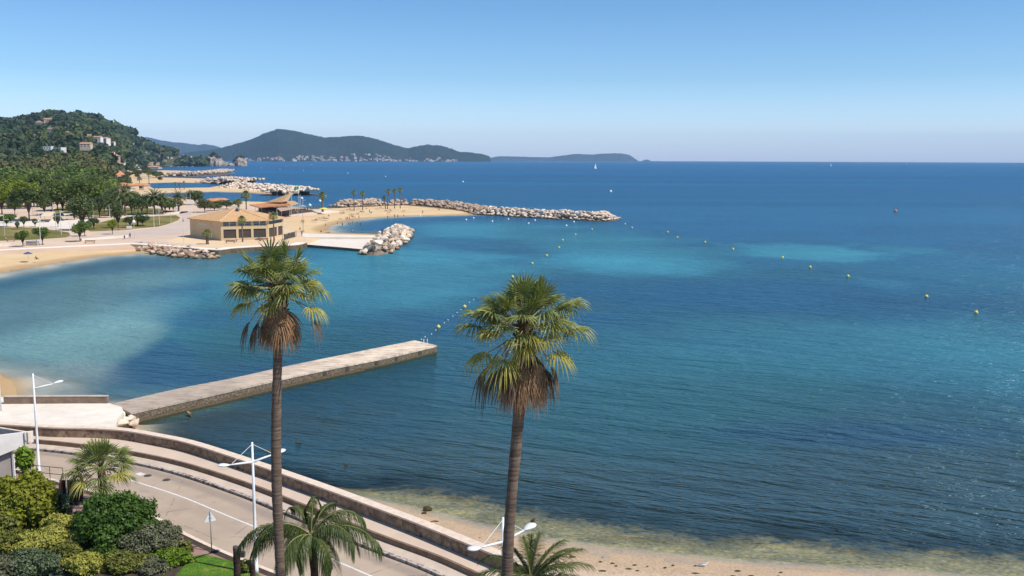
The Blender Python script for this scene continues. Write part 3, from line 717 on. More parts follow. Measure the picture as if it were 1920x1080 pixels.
def fan_frond(az, el, Lp, Lb, droop, seed, nseg=30, spread=125, stiff=0.5, closed=0.0, sag=0.25, ragged=0.1):
    """one palmate leaf: stalk + pleated blade of strips; V,F lists split (stalk, blade)"""
    rnd = random.Random(seed)
    d = Vector((math.cos(az) * math.cos(el), math.sin(az) * math.cos(el), math.sin(el)))
    side = Vector((-math.sin(az), math.cos(az), 0))
    pts = []; p = Vector((0, 0, 0)); dd = d.copy(); n = 6
    for i in range(n + 1):
        pts.append(p.copy()); dd = (dd + Vector((0, 0, -sag / n))).normalized(); p = p + dd * (Lp / n)
    st = MB(); st.tube(pts, [0.035 - 0.018 * i / n for i in range(n + 1)], 4, False)
    o = pts[-1]; ax = dd; up = side.cross(ax).normalized()
    if up.z < 0: up = -up
    roll = rnd.uniform(-0.35, 0.35); Mr = Matrix.Rotation(roll, 3, ax); sd_ = Mr @ side; up = Mr @ up
    V = []; Fc = []
    sp = R(spread) * (1 - closed)
    for k in range(nseg):
        a = -sp + 2 * sp * (k + 0.5) / nseg + rnd.uniform(-0.02, 0.02)
        L = Lb * (0.62 + 0.38 * math.cos(a * 0.62)) * rnd.uniform(1 - ragged, 1.04)
        dirs = ax * math.cos(a) + sd_ * math.sin(a)
        dirs = (dirs + up * (0.22 * math.cos(a * 1.0) + 0.10 + (0.10 if k % 2 else -0.10))).normalized()
        perp = dirs.cross(up).normalized()
        wmax = 2 * math.sin(sp / nseg) * L * 0.5 * 0.98 + 0.006
        dr = droop * rnd.uniform(0.75, 1.25); m = 6; b = len(V); tw = rnd.uniform(-0.25, 0.25)
        base = o - ax * (0.03)
        for i in range(m + 1):
            t = i / m
            w = wmax * (t / 0.5) if t < 0.5 else wmax * (1 - ((t - 0.5) / 0.5) ** 1.3)
            w = max(w, 0.003)
            c = base + dirs * (L * t * (1 - 0.10 * dr * t * t)) + Vector((0, 0, -1)) * (L * dr * (max(0, t - 0.25) ** 2) * 1.05) + sd_ * (tw * L * 0.10 * max(0, t - 0.5))
            lift = up * (w * 0.45)
            V += [c + perp * (w * 0.5), c + lift, c - perp * (w * 0.5)]
        for i in range(m):
            q = b + 3 * i; Fc += [(q, q + 1, q + 4, q + 3), (q + 1, q + 2, q + 5, q + 4)]
    return st, V, Fc
def put_frond(name, parent, z, args, m_blade, m_stalk):
    st, V, Fc = fan_frond(*args)
    me = bpy.data.meshes.new(name); nv = len(V)
    me.from_pydata([tuple(v) for v in V] + st.v, [], Fc + [tuple(i + nv for i in f) for f in st.f])
    me.materials.append(m_blade); me.materials.append(m_stalk)
    mi = [0] * len(Fc) + [1] * len(st.f); me.polygons.foreach_set('material_index', mi); me.update()
    return link(name, me, parent, z)

def tall_palm(base, top, r0, r1, label, seed, spec, dead, group, scale=1.0, grey=()):
    rnd = random.Random(seed)
    t = empty('tall_fan_palm', base); tag(t, label, 'palm tree', group)
    H = top - base; n = 60; pts = []; rr = []
    for i in range(n + 1):
        s = i / n; bow = math.sin(s * PI) * 0.16 + 0.05 * math.sin(s * 9 + seed)
        pts.append(Vector((H.x * s - bow, H.y * s, H.z * s))); rr.append((r0 * (1 - s) + r1 * s) * (1 + (0.03 if i % 2 else -0.03) + 0.05 * math.sin(s * 13 + seed * 3)) * (1 + 0.5 * max(0, 0.08 - s) / 0.08 * 0.6) + rnd.uniform(-.004, .004))
    mb = MB(); mb.tube(pts, rr, 16); mb.build('trunk', MT['palm_bark'], t, True)
    mb = MB(); bz = []
    for i in range(9):
        s = i / 8; bz.append(H + Vector((0, 0, (-0.95 + 1.3 * s) * scale)))
    mb.tube(bz, [x * scale for x in (0.26, 0.30, 0.33, 0.32, 0.34, 0.32, 0.28, 0.2, 0.05)], 10)
    for k in range(46):
        a = k * 2.4; zz = (-0.9 + 1.15 * k / 46) * scale; r_ = 0.30 * scale
        p = H + Vector((math.cos(a) * r_, math.sin(a) * r_, zz)); mb.tube([p, p + Vector((math.cos(a) * 0.12, math.sin(a) * 0.12, 0.12)) * scale], [0.05 * scale, 0.02], 4)
    mb.build('crown_heart', MT['boot'], t)
    for (az, el, Lp, Lb, droop, key) in spec:
        s_ = rnd.randrange(10 ** 6)
        zo = 0.15 if el > 0.4 else (-0.05 if el > -0.1 else -0.3)
        stiff = 0
        mk = {'g': LM['fan_green'], 'o': LM['fan_olive'], 'd': LM['fan_dead']}[key]
        put_frond('frond' if key != 'd' else 'dead_frond', t, H + Vector((math.cos(az) * 0.1, math.sin(az) * 0.1, zo)) * 1.0,
                  (az, el, Lp * scale, Lb * scale, droop, s_, 32, 122, 0.5, 0.0, 0.25), mk, MT['petiole'] if key != 'd' else MT['petiole_dead'])
    for (az, el, Lp, Lb, closed) in dead:
        s_ = rnd.randrange(10 ** 6)
        put_frond('dead_frond', t, H + Vector((math.cos(az) * 0.25, math.sin(az) * 0.25, -0.45)) * 1.0,
                  (az, el, Lp * scale, Lb * scale, 1.0, s_, 26, 110, 0.5, closed, 1.6, 0.25), LM['fan_dead'], MT['petiole_dead'])
    for (az, el, Lp, Lb) in grey:
        s_ = rnd.randrange(10 ** 6)
        put_frond('withered_frond', t, H + Vector((math.cos(az) * 0.22, math.sin(az) * 0.22, -0.3)),
                  (az, el, Lp * scale, Lb * scale, 1.9, s_, 12, 95, 0.5, 0.25, 1.1, 0.4), LM['fan_grey'], MT['petiole_dead'])
    return t
D_ = math.radians
def crown_spec(seed, n_up, n_mid, n_low, rnd=None):
    rnd = random.Random(seed); out = []
    for i in range(n_up): out.append((i * 2.399 + rnd.uniform(-.3, .3), D_(rnd.uniform(34, 80)), rnd.uniform(0.7, 1.2), rnd.uniform(0.75, 1.0), rnd.uniform(0.15, 0.4), 'g'))
    for i in range(n_mid): out.append((i * 2 * PI / n_mid + rnd.uniform(-.25, .25), D_(rnd.uniform(12, 42)), rnd.uniform(0.95, 1.25), rnd.uniform(0.85, 1.0), rnd.uniform(0.5, 0.9), 'g'))
    for i in range(n_low): out.append((i * 2 * PI / n_low + rnd.uniform(-.3, .3), D_(rnd.uniform(-6, 20)), rnd.uniform(0.8, 1.15), rnd.uniform(0.65, 0.85), rnd.uniform(0.7, 1.0), 'o' if rnd.random() < 0.7 else 'g'))
    return out
def line_px(p_hi, p_lo, Y, zb):
    """trunk axis through two sighted points at depth Y, carried down to the ground"""
    a = atY(*p_hi, Y); b = atY(*p_lo, Y); t = (zb - a.z) / (b.z - a.z)
    return a + (b - a) * t, a
b1, t1 = line_px((522, 563), (530, 1080), 40.0, 2.7)
rn = random.Random(5)
dead1 = [(i * 2.399, D_(rn.uniform(-84, -58)), rn.uniform(0.35, 0.8), rn.uniform(0.9, 1.15), rn.uniform(0.35, 0.7)) for i in range(32)]
grey1 = [(D_(205), D_(-20), 1.35, 0.9), (D_(195), D_(-42), 1.2, 0.8), (D_(225), D_(-35), 1.3, 0.8), (D_(-15), D_(-5), 1.6, 0.8)]
g1 = crown_spec(11, 13, 15, 10)
g1 += [(D_(178), D_(8), 1.25, 0.95, 1.0, 'g'), (D_(190), D_(-8), 1.15, 0.85, 1.1, 'o'), (D_(2), D_(6), 1.3, 0.95, 1.0, 'g'), (D_(-12), D_(-12), 1.35, 0.8, 1.2, 'o'), (D_(262), D_(-12), 0.7, 0.75, 1.0, 'o')]
tall_palm(b1, t1 + Vector((0, 0, 0.5)), 0.24, 0.195, 'tall slender fan palm whose trunk crosses the jetty', 21, g1, dead1, 'two tall fan palms rising in front of the bay', 1.1, grey1)
b2, t2 = line_px((982, 640), (957, 1030), 36.0, 2.7)
dead2 = [(i * 2.399, D_(rn.uniform(-86, -58)), rn.uniform(0.55, 1.15), rn.uniform(0.95, 1.2), rn.uniform(0.4, 0.75)) for i in range(40)]
grey2 = [(D_(200), D_(-15), 1.5, 1.0), (D_(185), D_(-35), 1.5, 1.0), (D_(215), D_(-28), 1.4, 0.9), (D_(172), D_(-45), 1.2, 0.9), (D_(-8), D_(-35), 1.3, 0.8), (D_(235), D_(-40), 1.3, 0.9), (D_(8), D_(-50), 1.3, 0.8)]
g2 = crown_spec(17, 14, 15, 10)
g2 += [(D_(180), D_(10), 1.5, 1.0, 0.9, 'g'), (D_(168), D_(22), 1.4, 1.0, 0.8, 'g'), (D_(10), D_(28), 1.5, 1.0, 0.7, 'g'), (D_(-5), D_(8), 1.5, 1.05, 0.9, 'g'), (D_(195), D_(-18), 1.4, 0.9, 1.1, 'o'), (D_(232), D_(-28), 1.2, 0.95, 1.1, 'o'), (D_(-22), D_(-20), 1.2, 0.85, 1.1, 'o'), (D_(272), D_(-10), 0.7, 0.8, 1.1, 'o')]
tall_palm(b2 + Vector((0.25, 0, 0)), t2 + Vector((0.02, 0, 0.55)), 0.255, 0.205, 'tall fan palm right of the jetty with a thick skirt of dead fronds', 22, g2, dead2, 'two tall fan palms rising in front of the bay', 1.17, grey2)

# small fan palm in the garden
c0 = atY(190, 880, 61.0); t = empty('garden_fan_palm', (c0.x, c0.y, 2.75)); tag(t, 'short bushy fan palm behind the dark round bush beside the road', 'palm tree')
hh = c0.z - 2.75; mb = MB(); mb.tube([(0, 0, 0), (0.03, 0, hh * 0.5), (0, 0, hh)], [0.33, 0.27, 0.25], 12); mb.build('trunk', MT['boot'], t, True)
rr_ = random.Random(8)
for i in range(34):
    q = i / 34; el = D_(78 - 105 * q + rr_.uniform(-10, 10)); az = i * 2.399 + rr_.uniform(-.2, .2)
    put_frond('frond', t, (0, 0, hh + 0.1), (az, el, 1.5 * (0.8 + 0.3 * q), 1.2, 0.25 + 0.6 * q, 900 + i, 28, 118, 0.5, 0.0, 0.3), LM['fan_green'] if q < 0.75 or i % 2 else LM['fan_olive'], MT['petiole'])

# feather-leaved palms
def feather_frond(az, el, L, seed, sag=1.5, nl=46, ll=0.55, hang=1.0, w=0.042):
    rnd = random.Random(seed); d = Vector((math.cos(az) * math.cos(el), math.sin(az) * math.cos(el), math.sin(el))); side = Vector((-math.sin(az), math.cos(az), 0))
    n = 18; pts = []; p = Vector((0, 0, 0)); dd = d.copy(); ds = []
    for i in range(n + 1):
        pts.append(p.copy()); ds.append(dd.copy()); dd = (dd + Vector((0, 0, -sag * (0.4 + 1.2 * i / n) / n))).normalized(); p = p + dd * (L / n)
    st = MB(); st.tube(pts, [0.032 - 0.026 * i / n for i in range(n + 1)], 4, False); V = []; Fc = []
    for k in range(nl):
        t = 0.10 + 0.90 * k / nl; i = min(int(t * n), n - 1); fr_ = t * n - i; c = pts[i].lerp(pts[i + 1], fr_); ax = ds[i]
        l_ = ll * (0.55 + 0.9 * math.sin(PI * min(1, t * 0.85 + 0.12))) * rnd.uniform(0.85, 1.1)
        for s_ in (-1, 1):
            dr = (side * s_ * rnd.uniform(0.75, 1.0) + ax * (0.55 + 0.5 * t) + Vector((0, 0, rnd.uniform(-0.1, 0.45)))).normalized()
            pn = dr.cross(Vector((0, 0, 1))); pn = pn.normalized() if pn.length > .01 else side
            b = len(V)
            for j in range(4):
                u = j / 3; q = c + dr * l_ * u * (1 - 0.25 * hang * u) + Vector((0, 0, -l_ * 0.75 * hang * u * u)); ww = w * (1 - 0.85 * u ** 2)
                V += [q + pn * ww * 0.5, q - pn * ww * 0.5]
            for j in range(3): Fc.append((b + 2 * j, b + 2 * j + 1, b + 2 * j + 3, b + 2 * j + 2))
    return st, V, Fc
def put_feather(name, parent, z, args, m=None):
    st, V, Fc = feather_frond(*args); me = bpy.data.meshes.new(name); nv = len(V)
    me.from_pydata([tuple(v) for v in V] + st.v, [], Fc + [tuple(i + nv for i in f) for f in st.f])
    me.materials.append(m or LM['feather']); me.materials.append(MT['petiole'])
    me.polygons.foreach_set('material_index', [0] * len(Fc) + [1] * len(st.f)); me.update(); return link(name, me, parent, z)
c0 = atY(582, 1004, 48.0); t = empty('feather_palm', (c0.x + 0.15, c0.y, 2.7)); tag(t, 'graceful feather palm with arching drooping fronds over the road, right of the near tall trunk', 'palm tree')
hh = c0.z - 2.7; mb = MB(); mb.tube([(0, 0, 0), (0.02, 0, hh * 0.6), (-0.05, 0, hh * 0.85), (-0.1, 0, hh)], [0.24, 0.21, 0.25, 0.12], 12); mb.build('trunk', MT['boot'], t, True)
fr_spec = [(182, 34, 4.8, 2.0), (172, 22, 4.2, 1.9), (196, 48, 3.9, 2.6), (14, 58, 3.7, 2.4), (-4, 34, 4.6, 2.0), (-20, 50, 3.6, 2.8), (-48, 22, 3.0, 2.6), (-108, 35, 2.4, 3.0), (95, 70, 2.6, 1.8), (130, 55, 3.2, 2.0), (60, 62, 2.8, 1.9), (-125, 30, 3.0, 2.6)]
for i, (az, el, L, sg_) in enumerate(fr_spec): put_feather('frond', t, (-0.1, 0, hh), (D_(az), D_(el), L * 0.92, 300 + i, sg_, 120, 0.86, 1.35, 0.04))
c0 = atY(995, 1088, 42.0); t = empty('feather_palm', (c0.x, c0.y, 2.7)); tag(t, 'feather palm at the bottom edge, only its top fronds showing beneath the right tall palm', 'palm tree')
hh = c0.z - 2.7; mb = MB(); mb.tube([(0, 0, 0), (0, 0, hh * 0.7), (0, 0, hh)], [0.24, 0.24, 0.12], 12); mb.build('trunk', MT['boot'], t, True)
for i, (az, el, L, sg_) in enumerate([(178, 30, 2.9, 1.3), (165, 48, 2.7, 1.5), (195, 18, 2.8, 1.3), (150, 62, 2.4, 1.3), (5, 32, 3.0, 0.9), (15, 42, 2.9, 0.8), (-8, 20, 2.9, 0.8), (30, 55, 2.5, 0.9), (90, 65, 2.2, 1.0), (60, 72, 2.2, 0.8), (-60, 40, 2.4, 1.4), (-110, 45, 2.4, 1.4), (-30, 50, 2.5, 1.2), (220, 40, 2.4, 1.4), (120, 75, 2.0, 1.0), (0, 55, 2.6, 1.0)]):
    put_feather('frond', t, (0, 0, hh), (D_(az), D_(el), L, 400 + i, sg_, 66, 0.6, 0.6))

# ------------------------------------------------------------------ shrubs
def leaf_cloud(name, blobs, n, size, m, seed, hollow=0.55, flat=0.0, aspect=1.7, lift=0.0):
    """leaves through a few lumpy ellipsoids: blobs = (cx,cy,cz,rx,ry,rz); one mesh of pointed quads"""
    rg = np.random.default_rng(seed); B = np.array(blobs, float)
    wts = (B[:, 3] * B[:, 4] * B[:, 5]) ** 0.67; idx = rg.choice(len(B), n, p=wts / wts.sum()); b = B[idx]
    d = rg.normal(size=(n, 3)); d /= np.linalg.norm(d, axis=1)[:, None]
    r = hollow + (1 - hollow) * rg.random(n) ** 0.55
    lump = 1 + 0.10 * rg.normal(size=n) * (rg.random(n) < 0.25) + 0.16 * np.sin(d[:, 0] * 7 + seed) * np.sin(d[:, 1] * 6 + 1) + 0.12 * np.sin(d[:, 2] * 11 + d[:, 0] * 5 + seed * 2)
    c = b[:, :3] + d * (r * lump)[:, None] * b[:, 3:]
    nrm = d * 0.9 + rg.normal(size=(n, 3)) * 0.75 + np.array([0, 0, 0.45 + flat]); nrm /= np.linalg.norm(nrm, axis=1)[:, None]
    t = np.cross(nrm, rg.normal(size=(n, 3))); t /= np.linalg.norm(t, axis=1)[:, None]; u = np.cross(nrm, t)
    s = size * (0.6 + 0.8 * rg.random(n)); s1 = (s * aspect * 0.5)[:, None]; s2 = (s * 0.5)[:, None]
    V = np.stack([c - t * s1, c + u * s2 - t * s1 * 0.1, c + t * s1, c - u * s2 - t * s1 * 0.1], 1).reshape(-1, 3)
    return npmesh(name, V, np.arange(n * 4).reshape(-1, 4), m)
def shrub(name, px, py, Y, rx, ry, rz, zc, n, size, m, seed, label, lumps=14, trunk=True, cat='shrub'):
    c = atY(px, py, Y); zg = 2.75; t = empty(name, (c.x, c.y, zg)); tag(t, label, cat)
    rnd = random.Random(seed); bl = []
    cz = (c.z if zc is None else zc) - zg
    bl.append((0, 0, cz, rx * 0.8, ry * 0.8, rz * 0.8))
    for i in range(lumps):
        a = i * 2.399; e = math.asin(max(-0.5, min(1, -0.4 + 1.4 * (i + 0.5) / lumps)))
        k = rnd.uniform(0.62, 0.80); r_ = rnd.uniform(0.26, 0.42)
        bl.append((rx * k * math.cos(a) * math.cos(e), ry * k * math.sin(a) * math.cos(e), cz + rz * k * math.sin(e), rx * r_, ry * r_, rz * r_ * 1.05))
    link('foliage', leaf_cloud(name + '_foliage', bl, n, size, m, seed), t)
    if trunk:
        for k in range(4):
            a = k * 1.6; mb = MB(); mb.tube([(0.05 * math.cos(a), 0.05 * math.sin(a), 0), (rx * 0.2 * math.cos(a), ry * 0.2 * math.sin(a), cz * 0.6), (rx * 0.45 * math.cos(a), ry * 0.45 * math.sin(a), cz * 1.1)], [0.07, 0.05, 0.02], 6)
            mb.build('stem', MT['boot'], t)
    return t
SM = {
 'yg': leaf_mat('yellow_green_leaves', (0.11, 0.13, 0.012), (0.36, 0.36, 0.035), 0.3, 0.5, 1.2, 0.3, (0.52, 0.48, 0.08)),
 'dg': leaf_mat('dark_glossy_leaves', (0.025, 0.055, 0.010), (0.10, 0.185, 0.028), 0.25, 0.5, 1.0, 0.25, (0.17, 0.28, 0.05)),
 'yl': leaf_mat('yellow_shrub_leaves', (0.22, 0.22, 0.03), (0.58, 0.54, 0.12), 0.3, 0.5, 1.5, 0.3, (0.74, 0.66, 0.20)),
 'gg': leaf_mat('grey_green_leaves', (0.07, 0.075, 0.04), (0.21, 0.21, 0.12), 0.15, 0.6, 1.5, 0.3, (0.34, 0.32, 0.21)),
 'ol': leaf_mat('olive_leaves', (0.08, 0.09, 0.018), (0.25, 0.25, 0.05), 0.25, 0.5, 1.3, 0.3, (0.38, 0.36, 0.09)),
 'bg': leaf_mat('blue_green_leaves', (0.05, 0.075, 0.035), (0.16, 0.20, 0.10), 0.2, 0.5, 1.3, 0.3, (0.27, 0.31, 0.18)),
 'lg': leaf_mat('bright_leaves', (0.10, 0.17, 0.015), (0.24, 0.34, 0.03), 0.3, 0.5, 1.3, 0.3),
}
shrub('tall_shrub', 42, 952, 60, 2.15, 1.9, 2.35, 4.75, 15000, 0.15, SM['yg'], 1, 'large rounded yellow-green shrub at the left edge under the railing')
shrub('round_bush', 216, 978, 58.2, 2.5, 2.2, 1.95, 4.35, 17000, 0.13, SM['dg'], 2, 'dense dark green rounded bush beside the road')
shrub('yellow_shrub', 92, 1030, 56.5, 2.3, 1.6, 1.25, 3.3, 14000, 0.09, SM['yl'], 3, 'low spreading yellow-leaved shrub left of the stone steps', 12)
shrub('yellow_shrub', 20, 1040, 57.5, 1.4, 1.3, 1.0, 3.3, 6000, 0.09, SM['ol'], 31, 'olive-green mound in front of the yellow-green shrub at the left edge', 9)
shrub('yellow_shrub', 110, 985, 58.5, 1.1, 1.0, 1.0, 3.9, 5000, 0.10, SM['yl'], 4, 'small yellow shrub between the steps and the big yellow-green shrub', 8)
shrub('column_shrub', 108, 940, 61.5, 0.8, 0.8, 1.35, 4.1, 5000, 0.10, SM['bg'], 5, 'bluish green upright shrub against the garden shelter', 8)
shrub('grey_shrub', 270, 1032, 57.2, 2.0, 1.5, 1.05, 3.5, 11000, 0.09, SM['gg'], 6, 'sprawling grey-green shrub in front of the dark round bush', 12)
shrub('grey_shrub', 310, 1012, 58.5, 1.2, 1.0, 0.9, 3.4, 5500, 0.09, SM['gg'], 7, 'smaller grey-green shrub right of the round bush by the pavement', 8)
shrub('grey_shrub', 60, 1072, 54.2, 2.1, 1.3, 0.85, 3.3, 9000, 0.10, SM['bg'], 8, 'bluish grey mound of foliage in the bottom left corner', 10)
shrub('olive_shrub', 235, 1070, 54.8, 1.8, 1.1, 0.7, 3.1, 8000, 0.10, SM['ol'], 9, 'low olive shrub at the bottom below the grey-green shrub', 10)
shrub('green_shrub', 322, 1055, 55.8, 1.5, 0.9, 0.65, 3.0, 6500, 0.10, SM['lg'], 10, 'low bright green shrub along the edge of the lawn', 9)
shrub('green_shrub', 160, 1072, 54.4, 1.3, 1.0, 0.8, 3.2, 6000, 0.09, SM['yl'], 12, 'pale yellow mound at the bottom between the grey foliage and the olive shrub', 9)
shrub('clipped_shrub', 462, 1062, 54.5, 0.55, 0.5, 0.45, 3.1, 2200, 0.08, SM['ol'], 13, 'small clipped shrub between the two cut trunks', 6)
shrub('corner_plant', 46, 862, 66.0, 0.55, 0.5, 1.0, None, 420, 0.34, SM['lg'], 14, 'spindly young tree with big bright leaves in front of the building corner', 7, True, 'young tree')
for a in [('ground_shrub', 150, 1010, 57.2, 0.8, 0.8, 0.6, 3.2, 2600, 0.09, SM['gg'], 41, 'small greyish plant under the round bush beside the steps', 6), ('ground_shrub', 195, 1040, 56.0, 1.3, 1.0, 0.7, 3.15, 5000, 0.08, SM['dg'], 42, 'dark green low plant in front of the round bush, left of the grey shrub', 8), ('ground_shrub', 285, 1072, 54.6, 1.2, 0.9, 0.5, 3.0, 4000, 0.08, SM['gg'], 43, 'greyish low plant at the bottom edge beside the olive shrub', 7), ('ground_shrub', 345, 1028, 57.4, 0.6, 0.5, 0.5, 3.0, 1400, 0.10, SM['ol'], 44, 'little olive tuft at the corner where pavement meets the lawn', 6), ('ground_shrub', 125, 1050, 55.6, 1.1, 0.9, 0.9, 3.3, 4200, 0.09, SM['ol'], 45, 'olive plant between the yellow shrub and the bottom mound', 8), ('ground_shrub', 5, 1078, 53.6, 1.3, 1.0, 0.9, 3.2, 4200, 0.10, SM['gg'], 46, 'grey-green plant in the very corner at the bottom left', 8), ('ground_shrub', 5, 985, 58.5, 1.3, 1.1, 1.2, 4.0, 5000, 0.12, SM['ol'], 47, 'olive foliage under the big yellow-green shrub at the left edge', 8)]: shrub(*a)
# lawn
lp = W([(316, 1096), (345, 1062), (362, 1044), (385, 1040), (430, 1052), (452, 1058), (520, 1100), (560, 1150), (330, 1150)], ZR + 0.13)
g = N('lawn_grass'); v = g.obj(); n1 = g.noise(v, 0.9, 4); n2 = g.noise(v, 14, 4, 0.8)
c = g.ramp(n1, [(0.42, (0.07, 0.16, 0.012)), (0.56, (0.13, 0.25, 0.02)), (0.66, (0.30, 0.28, 0.05))]); c = g.mix(g.mrange(n2, 0.35, 0.7, 0, 0.5), c, (0.04, 0.09, 0.01))
mb = MB(); mb.prism([tuple(p) for p in lp], ZR + 0.05, ZR + 0.165); tag(mb.build('lawn', g.done(c, 0.9, g.bump(n2, 0.7, 0.04))), kind='structure')
rg = np.random.default_rng(4); P = np.array(lp); m_ = 26000; X = rg.uniform(P[:, 0].min(), P[:, 0].max(), m_); Y_ = rg.uniform(P[:, 1].min(), P[:, 1].max(), m_)
k = poly_sdf(X, Y_, lp) > 0; X = X[k]; Y_ = Y_[k]; n = len(X); a = rg.uniform(0, 2 * PI, n); hgt = rg.uniform(0.03, 0.075, n); z0 = ZR + 0.165
V = np.stack([np.stack([X, Y_, np.full(n, z0)], 1), np.stack([X + 0.02 * np.cos(a), Y_ + 0.02 * np.sin(a), np.full(n, z0)], 1), np.stack([X + 0.03 * np.sin(a), Y_ + 0.03 * np.cos(a), z0 + hgt], 1)], 1).reshape(-1, 3)
tag(link('grass', npmesh('grass', V, np.arange(3 * n).reshape(-1, 3), leaf_mat('grass_blades', (0.07, 0.16, 0.012), (0.16, 0.28, 0.03), 0.2, 0.6, 1.0))), kind='stuff')
# two cut trunks
MT['charred'] = bark('dark_cut_trunk', (0.10, 0.06, 0.05), (0.028, 0.018, 0.016), 3)
for px, py, Y, r_, lb in ((443, 1027, 50.0, 0.19, 'taller dark cut palm trunk with a black box lamp, at the lawn edge'), (473, 1054, 51.5, 0.15, 'shorter dark cut trunk beside the street lamp foot')):
    p = atY(px, py, Y); t = empty('cut_trunk', (p.x, p.y, 2.7)); tag(t, lb, 'tree stump'); h_ = p.z - 2.7
    mb = MB(); mb.tube([(0, 0, h_ * i / 12) for i in range(13)], [r_ * (1 + 0.06 * math.sin(i * 2.1)) for i in range(13)], 12); mb.build('trunk', MT['charred'], t, True)
    mb = MB(); mb.tube([(0, 0, h_), (0.02, 0, h_ + 0.05)], [r_ * 1.08, r_ * 0.9], 12); mb.build('cut_top', MT['iron'], t)
    if Y == 50.0:
        mb = MB(); mb.box(r_ + 0.02, -0.12, h_ - 0.52, r_ + 0.27, 0.12, h_ - 0.24); mb.box(r_ - 0.05, -0.03, h_ - 0.42, r_ + 0.03, 0.03, h_ - 0.36); mb.build('box_lamp', MT['dark_metal'], t)
# ------------------------------------------------------------------ promenade, quay, platform
ZP = 1.45
MT['paving'] = concrete('tan_paving', (0.66, 0.49, 0.36), (0.54, 0.40, 0.29), 0.05, 0.4)
MT['sandpave'] = concrete('sandy_paving', (0.72, 0.53, 0.335), (0.62, 0.45, 0.28), 0.08, 0.3)
MT['white_conc'] = concrete('pale_concrete', (0.76, 0.67, 0.57), (0.66, 0.57, 0.47), 0.2, 0.3)
MT['quay'] = concrete('dark_quay_face', (0.16, 0.12, 0.08), (0.07, 0.055, 0.035), 0.6)
def prism_px(name, pts, z, z0, m, kind='structure'):
    mb = MB(); mb.prism([tuple(p) for p in W(pts, z)], z0, z); return tag(mb.build(name, m), kind=kind)
edge = [(-420, 497), (-200, 483.5), (0, 470), (120, 463.5), (200, 460), (244, 458), (290, 460.5), (340, 464), (402, 468.5), (440, 465), (500, 461.5), (556, 459), (574, 455)]
prism_px('park_ground', edge + [(572, 446), (560, 436), (540, 428), (520, 415), (560, 404), (600, 399), (560, 394), (500, 385), (430, 380), (350, 375), (312, 371), (292, 366), (252, 361), (230, 350), (-800, 345)], ZP, -2.5, MT['paving'])
ed_ = resample(W(edge, ZP), 120)
mb = MB(); mb.strip(offset(ed_, 0.05), offset(ed_, 3.2) if offset(ed_, 1.9)[60][1] > ed_[60][1] else offset(ed_, -3.2), 1.0, ZP + 0.06); tag(mb.build('promenade_edge', concrete('edge_stone', (0.86, 0.77, 0.66), (0.76, 0.66, 0.55), 0.3, 0.3)), kind='structure')
sgn = 1 if offset(ed_, 1.9)[60][1] > ed_[60][1] else -1
be = resample(W(edge[:6], ZP), 60)
for k in range(4):
    mb = MB(); mb.strip(offset(be, -sgn * (1.5 * k - 0.0)), offset(be, -sgn * (1.5 * k + 1.5)), 0.2, ZP - 0.12 * (k + 1)); tag(mb.build('beach_step', MT['paving']), kind='structure')
ap = [(330, 463), (402, 468), (440, 464.5), (500, 461), (556, 458.5), (571, 454.5), (570, 446), (558, 437), (532, 429), (528, 440), (505, 447), (415, 449), (355, 440), (330, 446), (312, 453)]
prism_px('quay_apron', ap, ZP + 0.012, ZP - 0.1, MT['sandpave'])
prism_px('platform', [(566, 457.5), (600, 460.3), (640, 463.5), (690, 468), (705, 462), (716, 450), (714, 446.5), (600, 446.5), (576, 450)], 0.8, -2.5, MT['white_conc'])
prism_px('platform_walk', [(540, 436.5), (600, 438.8), (660, 440.5), (722, 441.5), (722, 445), (600, 444.8), (560, 444), (545, 441)], 1.4, -1.5, MT['white_conc'])
prism_px('platform_ramp', [(556, 443.5), (600, 445.5), (584, 452), (570, 456), (560, 457), (555, 452)], 1.42, -1.0, MT['sandpave'])
def quay_face(pts, z, zt):
    q = resample(W(pts, z), 40); o_ = offset(q, 0.25); sg = 1 if o_[20][1] < q[20][1] else -1
    mb = MB(); mb.strip(offset(q, sg * 0.35), offset(q, -sg * 0.1), -2.4, zt); tag(mb.build('quay_face', MT['quay']), kind='structure')
quay_face([(562, 457.2), (600, 460.3), (640, 463.5), (690, 468)], 0.8, 0.72)
quay_face([(340, 464), (402, 468.5), (440, 465), (500, 461.5), (556, 459), (574, 455)], ZP, ZP - 0.12)
# lawns and paths of the park
g = N('dry_lawn'); v = g.obj(); n1 = g.noise(v, 0.06, 5, 0.65); n2 = g.noise(v, 0.9, 4, 0.7)
c = g.ramp(n1, [(0.38, (0.14, 0.135, 0.035)), (0.52, (0.20, 0.17, 0.055)), (0.64, (0.33, 0.245, 0.11))]); c = g.mix(g.mrange(n2, 0.35, 0.7, 0, 0.35), c, (0.07, 0.08, 0.015))
MT['lawn2'] = g.done(c, 0.95, g.bump(n2, 0.4, 0.1), 0.1)
lawns = [[(-300, 441), (-300, 461), (-60, 455.5), (0, 451.5), (60, 449.5), (122, 445), (134, 442), (128, 435.5), (100, 431.5), (60, 426.5), (0, 426), (-150, 428)],
         [(150, 424), (170, 434), (232, 431.5), (262, 428), (296, 425), (312, 421), (334, 413), (338, 408), (330, 403.5), (300, 405), (240, 408), (212, 411), (180, 419)],
         [(92, 396), (112, 401), (134, 404), (165, 403), (260, 402), (300, 399), (320, 396), (300, 391), (240, 389), (170, 388), (110, 389)],
         [(-300, 398), (-60, 396), (0, 391), (60, 388), (60, 384), (-300, 384)]]
for L in lawns: prism_px('park_lawn', L, ZP + 0.03, ZP - 0.05, MT['lawn2'])
